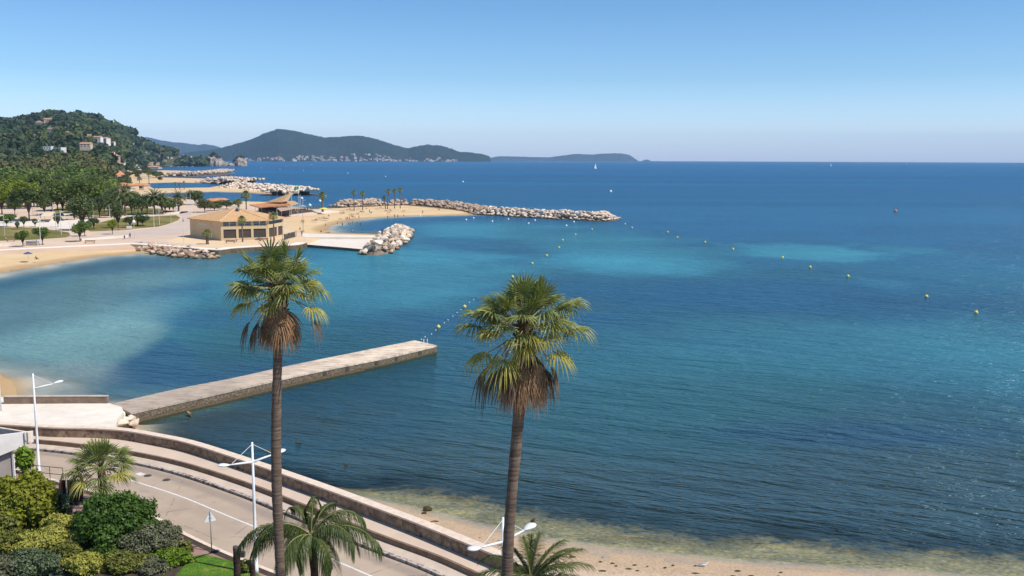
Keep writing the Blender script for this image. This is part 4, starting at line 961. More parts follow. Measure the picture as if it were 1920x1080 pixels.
for L in ([(-300, 429), (0, 424), (60, 423.5), (110, 428), (150, 430), (150, 421), (190, 416), (165, 412), (100, 411), (0, 412), (-300, 417)],
          [(200, 408), (250, 405.8), (334, 401), (352, 398), (352, 396), (300, 399.5), (200, 405)],
          [(244, 447), (300, 443), (352, 438), (358, 425), (362, 408), (356, 396), (340, 396), (336, 400), (342, 406), (340, 413), (318, 423), (280, 429), (232, 434), (180, 438), (150, 448), (180, 450)]):
    prism_px('park_path', L, ZP + 0.016, ZP - 0.05, MT['white_conc'] if L[0][0] != 244 else concrete('promenade_paving', (0.56, 0.45, 0.37), (0.50, 0.39, 0.315), 0.08, 0.3))
# low white wall along the promenade
for pts, lb in (([(-300, 478), (-100, 467.5), (-4, 462), (20, 461)], 'long low white wall along the promenade at the left edge'), ([(44, 459.5), (68, 458.5)], 'short piece of low white wall between the two leftmost promenade trees'), ([(152, 451.5), (180, 449.7), (215, 447), (240, 445)], 'low white wall along the promenade right of the pruned tree')):
    q = resample(W(pts, ZP), 20); mb = MB(); mb.strip(q, offset(q, 0.6), ZP - 0.1, ZP + 0.72); tag(mb.build('promenade_wall', MT['white_conc']), lb, 'low wall')

# ------------------------------------------------------------------ square-shouldered pavilion with hipped tile roof
MT['tile'] = None
def tile_mat(name, a, b, c_):
    g = N(name); v = g.obj(); n1 = g.noise(v, 0.9, 5, 0.75); n2 = g.noise(v, 6, 3, 0.7)
    c = g.ramp(n1, [(0.33, b), (0.55, a), (0.72, c_)]); c = g.mix(g.mrange(n2, 0.4, 0.7, 0, 0.5), c, b)
    wv = g.n('ShaderNodeTexWave', wave_type='BANDS', bands_direction='X'); g.l(v, wv.inputs[0]); wv.inputs['Scale'].default_value = 1.4
    return g.done(c, 0.9, g.bump(wv.outputs[0], 0.5, 0.06), 0.15)
MT['tile'] = tile_mat('roof_tiles', (0.62, 0.385, 0.195), (0.50, 0.285, 0.135), (0.74, 0.50, 0.27))
MT['tile2'] = tile_mat('orange_tiles', (0.58, 0.27, 0.125), (0.46, 0.19, 0.085), (0.66, 0.34, 0.17))
MT['beige'] = concrete('beige_wall', (0.62, 0.475, 0.29), (0.53, 0.40, 0.24), 0.25, 0.3)
MT['shutter'] = simple('dark_shutter', (0.075, 0.06, 0.055), (0.055, 0.045, 0.042), 2, 0.6)
MT['glass'] = simple('window_glass', (0.035, 0.05, 0.07), (0.06, 0.08, 0.10), 0.6, 0.12, 0, 0.8)
MT['frame'] = simple('window_frame', (0.62, 0.58, 0.50), (0.52, 0.48, 0.41), 2, 0.5)
g0 = lambda px, py, z=ZP: Vector(at(px, py, z)[:2] + (0,)) if False else Vector((at(px, py, z).x, at(px, py, z).y, 0))
A = g0(415, 451.5); B = g0(503.5, 448.8); Cc = Vector((B.x + 1.8, B.y + 13.2, 0)); Dd = Vector((B.x - 7, B.y + 25, 0)); E = Vector((A.x - 10, A.y + 29, 0)); L0 = g0(357, 444)
ring = [A, B, Cc, Dd, E, L0]; HE = 6.25
ctr = Vector((A.x + 1.0, A.y + 16.5, 0))
pv = empty('pavilion', (ctr.x, ctr.y, ZP)); tag(pv, 'beige two-storey pavilion with a pale hipped tile roof and dark shuttered bays', 'building')
r2 = [Vector((p.x - ctr.x, p.y - ctr.y, 0)) for p in ring]
# wall panels with real openings: built face by face from a grid
def wall_panels(P, Q, H, holes, name, m, parent, th=0.35):
    """holes: (u0,u1,z0,z1) in metres along the wall; returns frame transform"""
    d = Q - P; Lw = d.length; u = d.normalized(); n = Vector((u.y, -u.x, 0)); us = sorted({0, Lw} | {h[0] for h in holes} | {h[1] for h in holes}); zs = sorted({0, H} | {h[2] for h in holes} | {h[3] for h in holes})
    mb = MB(); Mx = Matrix(((u.x, -n.x, 0, P.x), (u.y, -n.y, 0, P.y), (0, 0, 1, 0), (0, 0, 0, 1)))
    for i in range(len(us) - 1):
        for j in range(len(zs) - 1):
            a, b, z0, z1 = us[i], us[i + 1], zs[j], zs[j + 1]
            if any(h[0] <= a + 1e-4 and b <= h[1] + 1e-4 and h[2] <= z0 + 1e-4 and z1 <= h[3] + 1e-4 for h in holes): continue
            mb.add([Mx @ Vector(q) for q in ((a, 0, z0), (b, 0, z0), (b, 0, z1), (a, 0, z1))], [(0, 1, 2, 3)])
    for a, b, z0, z1 in holes:   # reveals
        for q in (((a, 0, z0), (a, th, z0), (a, th, z1), (a, 0, z1)), ((b, 0, z0), (b, 0, z1), (b, th, z1), (b, th, z0)), ((a, 0, z0), (b, 0, z0), (b, th, z0), (a, th, z0)), ((a, 0, z1), (a, th, z1), (b, th, z1), (b, 0, z1))):
            mb.add([Mx @ Vector(x) for x in q], [(0, 1, 2, 3)])
    mb.build(name, m, parent, fix=False); return Mx, Lw
def fill_box(Mx, a, b, z0, z1, y0, y1, name, m, parent):
    mb = MB(); mb.box(a, y0, z0, b, y1, z1, Mx); return mb.build(name, m, parent)
Lf = (B - A).length; bays = []
for k in range(3):
    u0 = Lf * (0.05 + 0.317 * k); bays.append((u0, u0 + Lf * 0.265))
holes = [(a, b, 0.75, 3.55) for a, b in bays] + [(a, b, 4.6, 6.0) for a, b in bays]
Mx, _ = wall_panels(r2[0], r2[1], HE, holes, 'front_wall', MT['beige'], pv)
for a, b in bays:
    fill_box(Mx, a - .05, b + .05, 0.70, 3.6, 0.25, 0.33, 'shutter', MT['shutter'], pv)
    f = fill_box(Mx, a - .05, b + .05, 4.55, 6.05, 0.28, 0.33, 'window', MT['glass'], pv)
    mw = (a + b) / 2
    for (x0, x1, z0, z1) in ((a, b, 4.6, 4.68), (a, b, 5.26, 5.34), (a, b, 5.92, 6.0), (mw - .12, mw + .12, 4.682, 5.258), (mw - .12, mw + .12, 5.342, 5.918)):
        fill_box(Mx, x0, x1, z0, z1, 0.20, 0.278, 'frame', MT['frame'], f)
Lr = (r2[2] - r2[1]).length
hr = [(0.6, Lr * 0.56, 0.6, 3.6), (Lr * 0.63, Lr * 0.94, 0.6, 3.6), (0.8, Lr * 0.9, 4.75, 5.9)]
Mx, _ = wall_panels(r2[1], r2[2], HE, hr, 'side_wall', MT['beige'], pv)
for a, b, z0, z1 in hr[:2]: fill_box(Mx, a - .05, b + .05, z0 - .05, z1 + .05, 0.25, 0.33, 'shutter', MT['shutter'], pv)
fill_box(Mx, 0.75, Lr * .9 + .05, 4.7, 5.95, 0.28, 0.33, 'window', MT['glass'], pv)
Ll = (r2[0] - r2[5]).length
hl = [(Ll * 0.68, Ll * 0.93, 4.35, 6.0), (Ll * 0.36, Ll * 0.62, 0.1, 3.3)]
Mx, _ = wall_panels(r2[5], r2[0], HE, hl, 'end_wall', MT['beige'], pv)
for a, b, z0, z1 in hl: fill_box(Mx, a - .05, b + .05, z0 - .05, z1 + .05, 0.10, 0.2, 'blind_panel', MT['beige'], pv)
fill_box(Mx, Ll * 0.30, Ll * 0.55, 4.5, 4.95, -0.06, -0.002, 'wall_board', MT['frame'], pv)
for i in (2, 3, 4): wall_panels(r2[i], r2[i + 1], HE, [], 'back_wall', MT['beige'], pv)
# roof
apx = Vector((-0.8, 0, HE + 3.35)); ov = [Vector((p.x * 1.055, p.y * 1.055, HE - 0.05)) for p in r2]
rg2 = [apx + Vector((-1.2, 0, 0)), apx + Vector((1.2, 0, 0))]
mb = MB(); vs = [tuple(p) for p in ov] + [tuple(p - Vector((0, 0, .22))) for p in ov] + [tuple(apx)]
mb.add(vs, [(i, (i + 1) % 6, 12) for i in range(6)] + [(i + 6, (i + 1) % 6 + 6, (i + 1) % 6, i) for i in range(6)] + [tuple(range(6, 12))[::-1]])
rf = mb.build('roof', MT['tile'], pv)
for i in range(6):
    mb = MB(); mb.tube([ov[i] + Vector((0, 0, .05)), apx + Vector((0, 0, .05))], 0.13, 6); mb.build('ridge', simple('ridge_tiles%d' % i if i else 'ridge_tiles', (0.66, 0.50, 0.33), (0.55, 0.38, 0.24), 3) if i == 0 else bpy.data.materials['ridge_tiles'], rf)
MT['zinc'] = simple('zinc', (0.30, 0.28, 0.27), (0.2, 0.19, 0.18), 2, 0.5)
d0 = (r2[0] + r2[1]) / 2 * 0.25 + Vector((-0.7, 0, HE + 2.35)); mb = MB(); mb.box(d0.x - .55, d0.y - .7, d0.z - .3, d0.x + .55, d0.y + .9, d0.z + .75); mb.tube([(d0.x, d0.y - .72, d0.z + .75), (d0.x, d0.y + .9, d0.z + .75)], 0.55, 10)
dm = mb.build('dormer', MT['zinc'], rf); fill_box(Matrix.Identity(4), d0.x - .36, d0.x + .36, d0.z - .05, d0.z + .8, d0.y - .75, d0.y - .71, 'opening', MT['shutter'], dm)
d0 = Vector((r2[1].x * .55 + r2[2].x * .35, r2[1].y * .55 + r2[2].y * .35, HE + 1.5)); mb = MB(); mb.box(d0.x - .3, d0.y - .3, d0.z - .8, d0.x + .3, d0.y + .3, d0.z + .6); mb.build('chimney', MT['tile2'], rf)

# ------------------------------------------------------------------ beach restaurant with sail roof
def slab_pts(name, pts, m, parent, th=0.35):
    P = [Vector(p) - parent.location for p in pts]; n = len(P); mb = MB()
    mb.add(P + [p - Vector((0, 0, th)) for p in P], [tuple(range(n)), tuple(range(n, 2 * n))[::-1]] + [(i, i + n, (i + 1) % n + n, (i + 1) % n) for i in range(n)]); return mb.build(name, m, parent)
rs = empty('beach_restaurant', (at(520, 400, ZP).x, at(520, 400, ZP).y, ZP)); tag(rs, 'beach restaurant with orange roofs and a pointed pale sail-shaped roof behind the pavilion', 'building')
MT['sail'] = simple('sail_roof_tiles', (0.68, 0.49, 0.25), (0.60, 0.40, 0.20), 0.5, 0.9)
MT['dark_wood'] = simple('dark_terrace_wood', (0.11, 0.07, 0.05), (0.05, 0.035, 0.03), 1.0, 0.8)
slab_pts('roof', [atY(467, 383.5, 455), atY(487, 389.0, 425), atY(543, 383.2, 424), atY(541, 378.5, 445), atY(500, 380.3, 460)], MT['tile2'], rs)
slab_pts('roof', [atY(536, 377.5, 446), atY(545, 384.5, 423), atY(560, 381, 428), atY(550, 376.5, 450)], MT['tile'], rs, 0.25)
slab_pts('sail_roof', [atY(500, 378.5, 456), atY(548, 361, 446), atY(528, 379, 434)], MT['tile'], rs, 0.3)
slab_pts('sail_roof', [atY(523, 378.6, 438), atY(548.2, 361, 445.5), atY(539, 377.3, 432)], MT['sail'], rs, 0.3)
def block(name, pts, z0, z1, m, parent):
    mb = MB(); mb.prism([(p[0] - parent.location.x, p[1] - parent.location.y) for p in pts], z0 - parent.location.z, z1 - parent.location.z); return mb.build(name, m, parent)
xy = lambda v: (v.x, v.y)
block('wall', [xy(atY(472, 0, 452)), xy(atY(489, 0, 429)), xy(atY(515, 0, 429)), xy(atY(535, 0, 442)), xy(atY(500, 0, 458))], ZP, ZP + 2.9, MT['dark_wood'], rs)
for k in range(6):
    a = atY(491 + 4.1 * k, 0, 428.9); block('window', [(a.x - .0, a.y - 0.06), (a.x + .62, a.y - 0.06), (a.x + .62, a.y - .005), (a.x, a.y - .005)], ZP + 0.5, ZP + 2.3, MT['glass'] if k % 2 else MT['frame'], rs)
block('terrace', [xy(at(486, 409, ZP)), xy(at(515, 405.5, ZP)), xy(at(560, 400.5, ZP)), xy(at(590, 396.5, ZP)), xy(at(570, 392, ZP)), xy(at(520, 392, ZP)), xy(at(480, 396, ZP))], 1.0, ZP + 0.22, MT['dark_wood'], rs)
MT['canvas'] = simple('pink_canvas', (0.52, 0.37, 0.30), (0.44, 0.30, 0.24), 1, 0.9)
slab_pts('awning', [atY(516, 387.6, 428), atY(537, 386.6, 429), atY(548.5, 392, 417), atY(526, 396, 415)], MT['canvas'], rs, 0.12)
for px, py in ((519, 391.5), (528, 396), (546, 392), (558, 384), (543, 386)):
    a = atY(px, py, 417 if py > 390 else 424); mb = MB(); p = a - rs.location; mb.tube([(p.x, p.y, 0), (p.x, p.y, p.z)], 0.09, 6); mb.build('post', MT['frame'], rs)
tb = MB(); rr_ = random.Random(3)
for k in range(26):
    t_ = rr_.random(); p = at(510 + 76 * t_, 404 - 8 * t_ - rr_.uniform(0, 3.0), ZP + .2); kind = rr_.random()
    tb = MB(); s_ = rr_.uniform(0.35, 0.55)
    tb.box(-s_, -s_, 0.70, s_, s_, 0.75); tb.tube([(0, 0, 0), (0, 0, 0.7)], 0.05, 5); tb.tube([(0, 0, 0), (0, 0, 0.03)], 0.3, 8)
    o = tb.build('cafe_table', MT['frame'] if kind < .3 else MT['dark_wood'], None); o.location = (p.x, p.y, ZP + .22); o.rotation_euler = (0, 0, rr_.uniform(0, 1.5)); tag(o, 'small square table on the terrace of the beach restaurant', 'table', 'tables on the restaurant terrace')
pw = [(484, 411), (515, 408.3), (545, 405), (566, 402.6), (590, 400), (606, 398.6), (634, 396.6)]
q = resample(W(pw, ZP), 30); mb = MB(); mb.strip(q, offset(q, 0.7), 0.5, ZP + 0.1); tag(mb.build('terrace_wall', MT['white_conc']), 'pale low retaining wall between the beach and the restaurant terrace', 'low wall')
prism_px('beach_deck', [(590, 399.6), (606, 398.2), (636, 396.2), (612, 394.2), (585, 395)], ZP, 0.8, MT['white_conc'])

# ------------------------------------------------------------------ boulders
MT['rock'] = None
def rock_mat(name, a, b, c_, weed=0.5):
    g = N(name); v = g.obj(); oi = g.n('ShaderNodeObjectInfo'); n1 = g.noise(v, 0.5, 5, 0.7); n2 = g.noise(v, 2.5, 5, 0.7)
    f = g.math('ADD', g.math('MULTIPLY', oi.outputs['Random'], 0.35), g.math('MULTIPLY', n1, 0.65))
    c = g.ramp(f, [(0.28, b), (0.5, a), (0.66, c_)]); c = g.mix(g.mrange(n2, 0.5, 0.72, 0, 0.6), c, tuple(x * 0.5 for x in b))
    geo = g.n('ShaderNodeNewGeometry'); sp = g.n('ShaderNodeSeparateXYZ'); g.l(geo.outputs['Position'], sp.inputs[0])
    c = g.mix(g.mrange(sp.outputs[2], 0.85, 0.25), c, (0.075, 0.055, 0.025))
    return g.done(c, 0.95, g.bump(n2, 0.5, 0.12), 0.15)
MT['rock'] = rock_mat('limestone', (0.60, 0.46, 0.34), (0.36, 0.26, 0.185), (0.80, 0.66, 0.52))
MT['rock_w'] = rock_mat('pale_limestone', (0.74, 0.60, 0.47), (0.46, 0.34, 0.25), (0.88, 0.76, 0.62))
MT['rock_r'] = rock_mat('reddish_stone', (0.50, 0.33, 0.225), (0.25, 0.155, 0.105), (0.72, 0.53, 0.39))
ROCKS = []
for s_ in range(9):
    rr_ = random.Random(70 + s_); bm = bmesh.new()
    for _ in range(15):
        p = Vector((rr_.gauss(0, 1), rr_.gauss(0, 1), rr_.gauss(0, 1))).normalized(); m_ = max(abs(p.x), abs(p.y), abs(p.z)); p = p / (m_ ** 0.55) * rr_.uniform(0.85, 1.08)
        bm.verts.new((p.x, p.y * 0.78, p.z * 0.66))
    bmesh.ops.convex_hull(bm, input=bm.verts); bmesh.ops.delete(bm, geom=[v for v in bm.verts if not v.link_faces], context='VERTS')
    bmesh.ops.bevel(bm, geom=list(bm.edges), offset=0.07, segments=1, affect='EDGES')
    me = bpy.data.meshes.new('boulder'); bm.to_mesh(me); bm.free(); ROCKS.append(me)
def rock_variant(m):
    out = []
    for me in ROCKS:
        c = me.copy(); c.materials.clear(); c.materials.append(m); out.append(c)
    return out
RV = {k: rock_variant(MT[k]) for k in ('rock', 'rock_w', 'rock_r')}
def put_rock(p, s, m, label, group, seed):
    rr_ = random.Random(seed); o = bpy.data.objects.new('boulder', rr_.choice(RV[m])); COL.objects.link(o)
    o.location = p; o.rotation_euler = (rr_.uniform(-.5, .5), rr_.uniform(-.5, .5), rr_.uniform(0, 6.3)); o.scale = (s * rr_.uniform(.8, 1.25), s * rr_.uniform(.8, 1.2), s * rr_.uniform(.8, 1.1))
    return tag(o, label, 'boulder', group)
def scatter(poly, n, dmin, seed, hfun, bias=0):
    """dart throwing inside a polygon"""
    rr_ = random.Random(seed); P = np.array(poly); out = []; tries = 0
    while len(out) < n and tries < 30000:
        tries += 1; x = rr_.uniform(P[:, 0].min(), P[:, 0].max()); y = rr_.uniform(P[:, 1].min(), P[:, 1].max())
        sd_ = float(poly_sdf(np.array([x]), np.array([y]), poly)[0])
        if sd_ < 0 or any((x - a) ** 2 + (y - b) ** 2 < dmin ** 2 for a, b, _ in out): continue
        out.append((x, y, hfun(sd_)))
    return out
def mound(poly, hfun, name, m, parent=None):
    """dark rubble core under a pile"""
    P = np.array(poly); nx, ny = 26, 26; xs = np.linspace(P[:, 0].min() - 1, P[:, 0].max() + 1, nx); ys = np.linspace(P[:, 1].min() - 1, P[:, 1].max() + 1, ny)
    X, Y = np.meshgrid(xs, ys, indexing='ij'); S = poly_sdf(X, Y, poly); Z_ = np.where(S > 0, [hfun(float(s)) for s in S.ravel()] if False else np.vectorize(hfun)(np.maximum(S, 0)), S * 0.6)
    o = link(name, npmesh(name, np.stack([X, Y, Z_ - 0.9], -1).reshape(-1, 3), grid_faces(nx, ny, False)[:, ::-1], m)); return tag(o, kind='structure')
pile = W([(677, 477), (700, 480), (735, 476), (757, 461), (773, 443), (775, 437), (764, 431.5), (740, 430), (722, 436), (708, 446), (700, 456), (684, 468)])
hp = lambda s: 0.3 + 3.1 * min(1, s / 5.5) ** 0.8
MT['core'] = simple('rubble_core', (0.26, 0.20, 0.15), (0.12, 0.085, 0.06), 1, 0.95, 0.5)
mound(pile, hp, 'rubble_bed', MT['core']); cxp = sum(p[0] for p in pile) / len(pile); cyp = sum(p[1] for p in pile) / len(pile)
for i, (x, y, z) in enumerate(scatter(pile, 175, 1.4, 5, hp)):
    s = random.Random(i).uniform(0.95, 1.5) * (1.1 if z < 2 else 1)
    side_ = ('bay side' if x > cxp else 'platform side') + (', near end' if y < cyp - 12 else ', far end' if y > cyp + 12 else ', middle')
    put_rock((x, y, z - 0.2), s, 'rock' if z < 2.9 else 'rock_w', ('brown-stained waterline boulder of the platform-tip heap, ' if z < 1.6 else 'pale flank boulder of the platform-tip heap, ' if z < 2.9 else 'near-white crest boulder of the platform-tip heap, ') + side_, 'boulders heaped at the platform tip', 1000 + i)
gro = W([(240, 462.5), (262, 473), (300, 480.5), (350, 485), (396, 486.5), (410, 483), (400, 475), (370, 470.5), (320, 466.5), (280, 462)])
hg = lambda s: 0.25 + 1.05 * min(1, s / 3.5)
mound(gro, hg, 'rubble_bed', MT['core'])
for i, (x, y, z) in enumerate(scatter(gro, 92, 1.35, 6, hg)):
    put_rock((x, y, z - 0.1), random.Random(i).uniform(0.75, 1.25), 'rock_r' if i % 4 else 'rock', ('reddish tan boulder' if i % 3 else 'pale tan boulder') + (' at the waterline of' if z < 1.2 else ' on top of') + ' the small groyne left of the pavilion', 'boulders of the small groyne', 2000 + i)
for i, (px, py, s, lb) in enumerate(((226, 776, .75, 'pale block at the corner where slipway and jetty meet'), (238, 784, .55, 'small pale boulder wedged under the root of the jetty'), (228, 792, .85, 'large white boulder at the lower slipway corner above the parapet'), (218, 783, .6, 'rounded pale stone nearest the slipway edge'), (246, 782, .5, 'dark boulder tight against the jetty footing'), (252, 790, .65, 'yellowish leaning slab boulder beside the jetty root'), (270, 783, .62, 'separate yellow flat boulder in the water right of the jetty root'), (240, 800, .6, 'low pale boulder just above the sea wall'), (355, 775, .45, 'half-submerged pale stone out in the weedy water below the jetty'))):
    p = at(px, py, 0.9 if i < 6 else 0.3); put_rock((p.x, p.y, 0.75 if i < 6 else 0.15), s * 1.0, 'rock' if i in (5, 6, 8) else 'rock_w', lb, 'boulders at the jetty root', 2500 + i)
# breakwaters
def rubble(path, width, height, rows, n_ind_from, seed, name, m, label_ind=None, group=None, size=1.35, step=2.1):
    P = resample(path, 200); L = np.r_[0, np.cumsum(np.linalg.norm(np.diff(P, axis=0), axis=1))]
    rr_ = random.Random(seed); V = []; Fc = []; nb = 0; far = offset(P, 1.0); sg = 1 if far[100][1] > P[100][1] else -1
    k = 0; s = 0.0
    while s < L[-1]:
        i = int(np.searchsorted(L, s)); i = min(i, 198); n = offset(P[i:i + 2] if i < 199 else P[-2:], sg * 1.0)[0] - P[i]
        end = min(1.0, min(s, L[-1] - s) / 5 + 0.35)
        for r in range(rows):
            u = (r + rr_.uniform(0.1, 0.9)) / rows; w_ = width * u; z = height * end * min(1, math.sin(min(u * 1.9, PI / 2)) if u < .8 else 0.8) + rr_.uniform(-.25, .3)
            q = P[i] + n * w_; sz = size * rr_.uniform(0.75, 1.25)
            pos = (q[0] + rr_.uniform(-.5, .5), q[1], z - 0.35)
            if s >= n_ind_from:
                put_rock(pos, sz, m, label_ind % (('waterline', 'lower', 'middle', 'upper', 'crest')[min(r, 4)], 'short of the tip' if s < 165 else 'very tip'), group, seed * 1000 + k)
            else:
                me = rr_.choice(ROCKS); Mx = Matrix.Translation(pos) @ Matrix.Rotation(rr_.uniform(0, 6.3), 4, 'Z') @ Matrix.Rotation(rr_.uniform(-.6, .6), 4, 'X') @ Matrix.Scale(sz, 4)
                V += [tuple(Mx @ v.co) for v in me.vertices]; Fc += [tuple(x + nb for x in p.vertices) for p in me.polygons]; nb = len(V)
            k += 1
        s += step * rr_.uniform(0.8, 1.2)
    # core
    near = P; fr2 = offset(P, sg * width); mb = MB(); mid_ = offset(P, sg * width * 0.42)
    mb.strip(near, fr2, -2.0, 0.2); mb.strip(offset(P, sg * width * .3)[8:-14], offset(P, sg * width * .65)[8:-14], 0.0, height * 0.5)
    tag(mb.build(name + '_core', MT['core']), kind='structure')
    if V: tag(link(name, mesh(name, V, Fc, MT[m])), kind='stuff')
pA = W([(616, 387), (640, 389), (690, 388.5), (735, 386)])
rubble(pA, 13, 3.9, 5, 1e9, 11, 'breakwater_rubble', 'rock', size=1.35, step=1.7)
pB = W([(735, 386), (775, 385.5), (820, 389), (862, 395), (890, 402)])
rubble(pB, 9, 3.3, 4, 1e9, 12, 'breakwater_rubble', 'rock', size=1.45, step=2.0)
pC = W([(888, 402), (920, 404), (960, 406.5), (1010, 409.5), (1060, 412.5), (1110, 414.5), (1150, 414), (1166, 410.5)])
rubble(pC, 11, 3.7, 5, 152, 13, 'breakwater_rubble', 'rock_w', '%s row pale boulder of the long breakwater end, %s', 'boulders at the outer end of the long breakwater', 1.2, 1.9)
rubble(W([(398, 353.5), (430, 355.5), (480, 360), (520, 364), (545, 367), (562, 364.5)]), 26, 5.5, 5, 1e9, 14, 'breakwater_rubble', 'rock_w', size=1.7, step=2.6)
rubble(W([(360, 342.3), (400, 344.6), (440, 345.6), (462, 345.6), (475, 343.2)]), 40, 6.0, 5, 1e9, 15, 'breakwater_rubble', 'rock_w', size=2.6, step=4)
rubble(W([(285, 331), (320, 330.0), (345, 328.3), (374, 325.2), (378, 323.8)]), 60, 6.5, 5, 1e9, 16, 'breakwater_rubble', 'rock_w', size=3.2, step=5)

# ------------------------------------------------------------------ buoys, floats
MT['buoy'] = simple('yellow_buoy', (0.72, 0.58, 0.10), (0.60, 0.45, 0.07), 3, 0.4, 0, 0.5)
MT['buoy_w'] = simple('white_float', (0.80, 0.80, 0.78), (0.70, 0.70, 0.68), 3, 0.4)
MT['buoy_o'] = simple('orange_buoy', (0.55, 0.20, 0.08), (0.40, 0.15, 0.06), 3, 0.5)
def sphere_mesh(name, m, top=True):
    bm = bmesh.new(); bmesh.ops.create_uvsphere(bm, u_segments=14, v_segments=9, radius=1.0)
    if top: bmesh.ops.create_cone(bm, cap_ends=True, segments=8, radius1=0.22, radius2=0.14, depth=0.35, matrix=Matrix.Translation((0, 0, 1.08)))
    me = bpy.data.meshes.new(name); bm.to_mesh(me); bm.free(); me.materials.append(m); me.polygons.foreach_set('use_smooth', [True] * len(me.polygons)); return me
BM = {'y': sphere_mesh('buoy', MT['buoy']), 'w': sphere_mesh('buoy', MT['buoy_w']), 'o': sphere_mesh('buoy', MT['buoy_o'])}
def buoy(px, py, r, k, label, group=None):
    p = at(px, py, r * 0.35); o = link('buoy', BM[k], None, (p.x, p.y, r * 0.35), 0, r); return tag(o, label, 'buoy', group)
LA = [(822, 613), (871, 575), (961, 519), (998, 494), (1025, 479), (1048, 464), (1055, 450), (1079, 440), (1110, 430)]
nmA = ['yellow buoy nearest the seaward end of the jetty', 'yellow buoy just left of the right tall palm crown', 'yellow buoy right above the top fronds of the right tall palm', 'fourth yellow buoy out from the jetty', 'fifth yellow buoy out from the jetty', 'sixth yellow buoy out from the jetty', 'seventh yellow buoy out from the jetty', 'eighth yellow buoy out from the jetty', 'last yellow buoy of the jetty line, nearest the breakwater']
for (px, py), lb in zip(LA, nmA): buoy(px, py, 0.34, 'y', lb, 'yellow buoys in a line out from the jetty')
LB = [(1172, 420), (1185, 427), (1252, 435), (1270, 445), (1322, 454), (1374, 467), (1467, 483), (1519, 501), (1590, 518), (1737, 556), (1830, 586)]
nmB = ['yellow buoy closest to the tip of the long breakwater', 'second yellow buoy from the breakwater tip', 'third yellow buoy from the breakwater tip', 'fourth yellow buoy from the breakwater tip', 'fifth yellow buoy from the breakwater tip', 'sixth yellow buoy from the breakwater tip', 'yellow buoy on the near edge of the far turquoise patch', 'yellow buoy just below the far turquoise patch', 'yellow buoy third from the right in the outer line', 'yellow buoy second from the right in the outer line', 'rightmost and largest yellow buoy above the turquoise tongue']
for (px, py), lb in zip(LB, nmB): buoy(px, py, 0.38, 'y', lb, 'yellow buoys of the outer swimming line')
for px, py in ((874, 412), (888, 409), (923, 415), (953, 411), (991, 419), (1003, 413), (1062, 423), (1076, 416), (788, 404), (794, 401)): buoy(px, py, 0.42, 'w', 'small white float off the inner side of the long breakwater', 'white floats beside the long breakwater')
buoy(1679, 396, 1.0, 'o', 'large orange-brown buoy far out near the right side'); buoy(1145, 359, 1.1, 'w', 'lone pale buoy beyond the tip of the long breakwater'); buoy(868, 341, 1.1, 'w', 'lone white buoy in open water beyond the long breakwater')
for px, py in ((723, 331), (652, 325), (569, 320), (537, 312), (525, 317), (490, 315), (581, 385), (566, 372), (600, 377)): buoy(px, py, 0.9, 'w', 'tiny white buoy in the open water between the breakwaters and the far shore', 'white buoys on the far water')
# string of small floats between the near buoys
rr_ = random.Random(2)
fl = [(790, 636.5), (797, 632), (809, 626.5), (817, 619), (833, 605.5), (840, 600), (849, 593), (857, 586), (864, 581), (880, 567), (888, 562)]
for px, py in fl: buoy(px, py, 0.10, 'w', 'tiny white float strung between the jetty end and the first yellow buoys', 'floats strung on the jetty line')
# ------------------------------------------------------------------ hills
def interp_px(pts, xs): p = np.array(pts, float); return np.interp(xs, p[:, 0], p[:, 1])
def dirs_of(pxs):
    """horizontal bearing (X per metre of depth) for a photo column near the horizon"""
    return np.array([(ray(x, 298).x / ray(x, 298).y) for x in pxs])
def elev(px, py, Y): return atY(px, py, Y).z
HL_SIL = [(-600, 262), (-300, 252), (-150, 240), (0, 233), (25, 229), (50, 226), (75, 223), (92, 219), (128, 221), (150, 223), (165, 225), (190, 229), (215, 241), (240, 251), (252, 262), (265, 268), (290, 277), (310, 282), (330, 289), (350, 295), (370, 300), (384, 306), (392, 311)]
HL_FRONT = [(-600, 640), (190, 660), (215, 1000), (240, 1900), (262, 2550), (300, 2980), (388, 3200), (392, 3230)]
HL_RIDGE = [(-600, 2700), (200, 2700), (262, 3000), (300, 3250), (388, 3330), (392, 3340)]
hx = np.arange(-600, 393, 3.0); hb_ = dirs_of(hx); hF = interp_px(HL_FRONT, hx); hR = interp_px(HL_RIDGE, hx)
hH = np.array([elev(a, b, c) for a, b, c in zip(hx, interp_px(HL_SIL, hx) + 7 * np.interp(hx, [-600, 200, 300, 392], [1, 1, 0.6, 0]), hR)])
hs = np.r_[np.linspace(0, 1, 60), np.linspace(1.04, 1.7, 14)]
def prof(s): return np.where(s <= 1, 0.62 * s + 0.38 * np.sin(np.clip(s, 0, 1) * PI / 2) ** 1.5, np.cos((s - 1) / 0.7 * PI / 2))
HY = hF[:, None] + (hR - hF)[:, None] * hs[None, :]; HX = HY * hb_[:, None]
HZ = 1.0 + (hH[:, None] - 1) * prof(hs)[None, :]
amp = np.sin(np.clip(hs, 0, 1) * PI)[None, :] * 0.09 * hH[:, None]
HZ = HZ + amp * fbm(HX / 260, HY / 260, 4, 61)
o = link('hill', npmesh('hill', np.stack([HX, HY, HZ], -1).reshape(-1, 3), grid_faces(len(hx), len(hs), False)[:, ::-1], simple('hill_scrub', (0.10, 0.105, 0.05), (0.045, 0.055, 0.028), 0.05, 0.95), True)); tag(o, kind='structure')
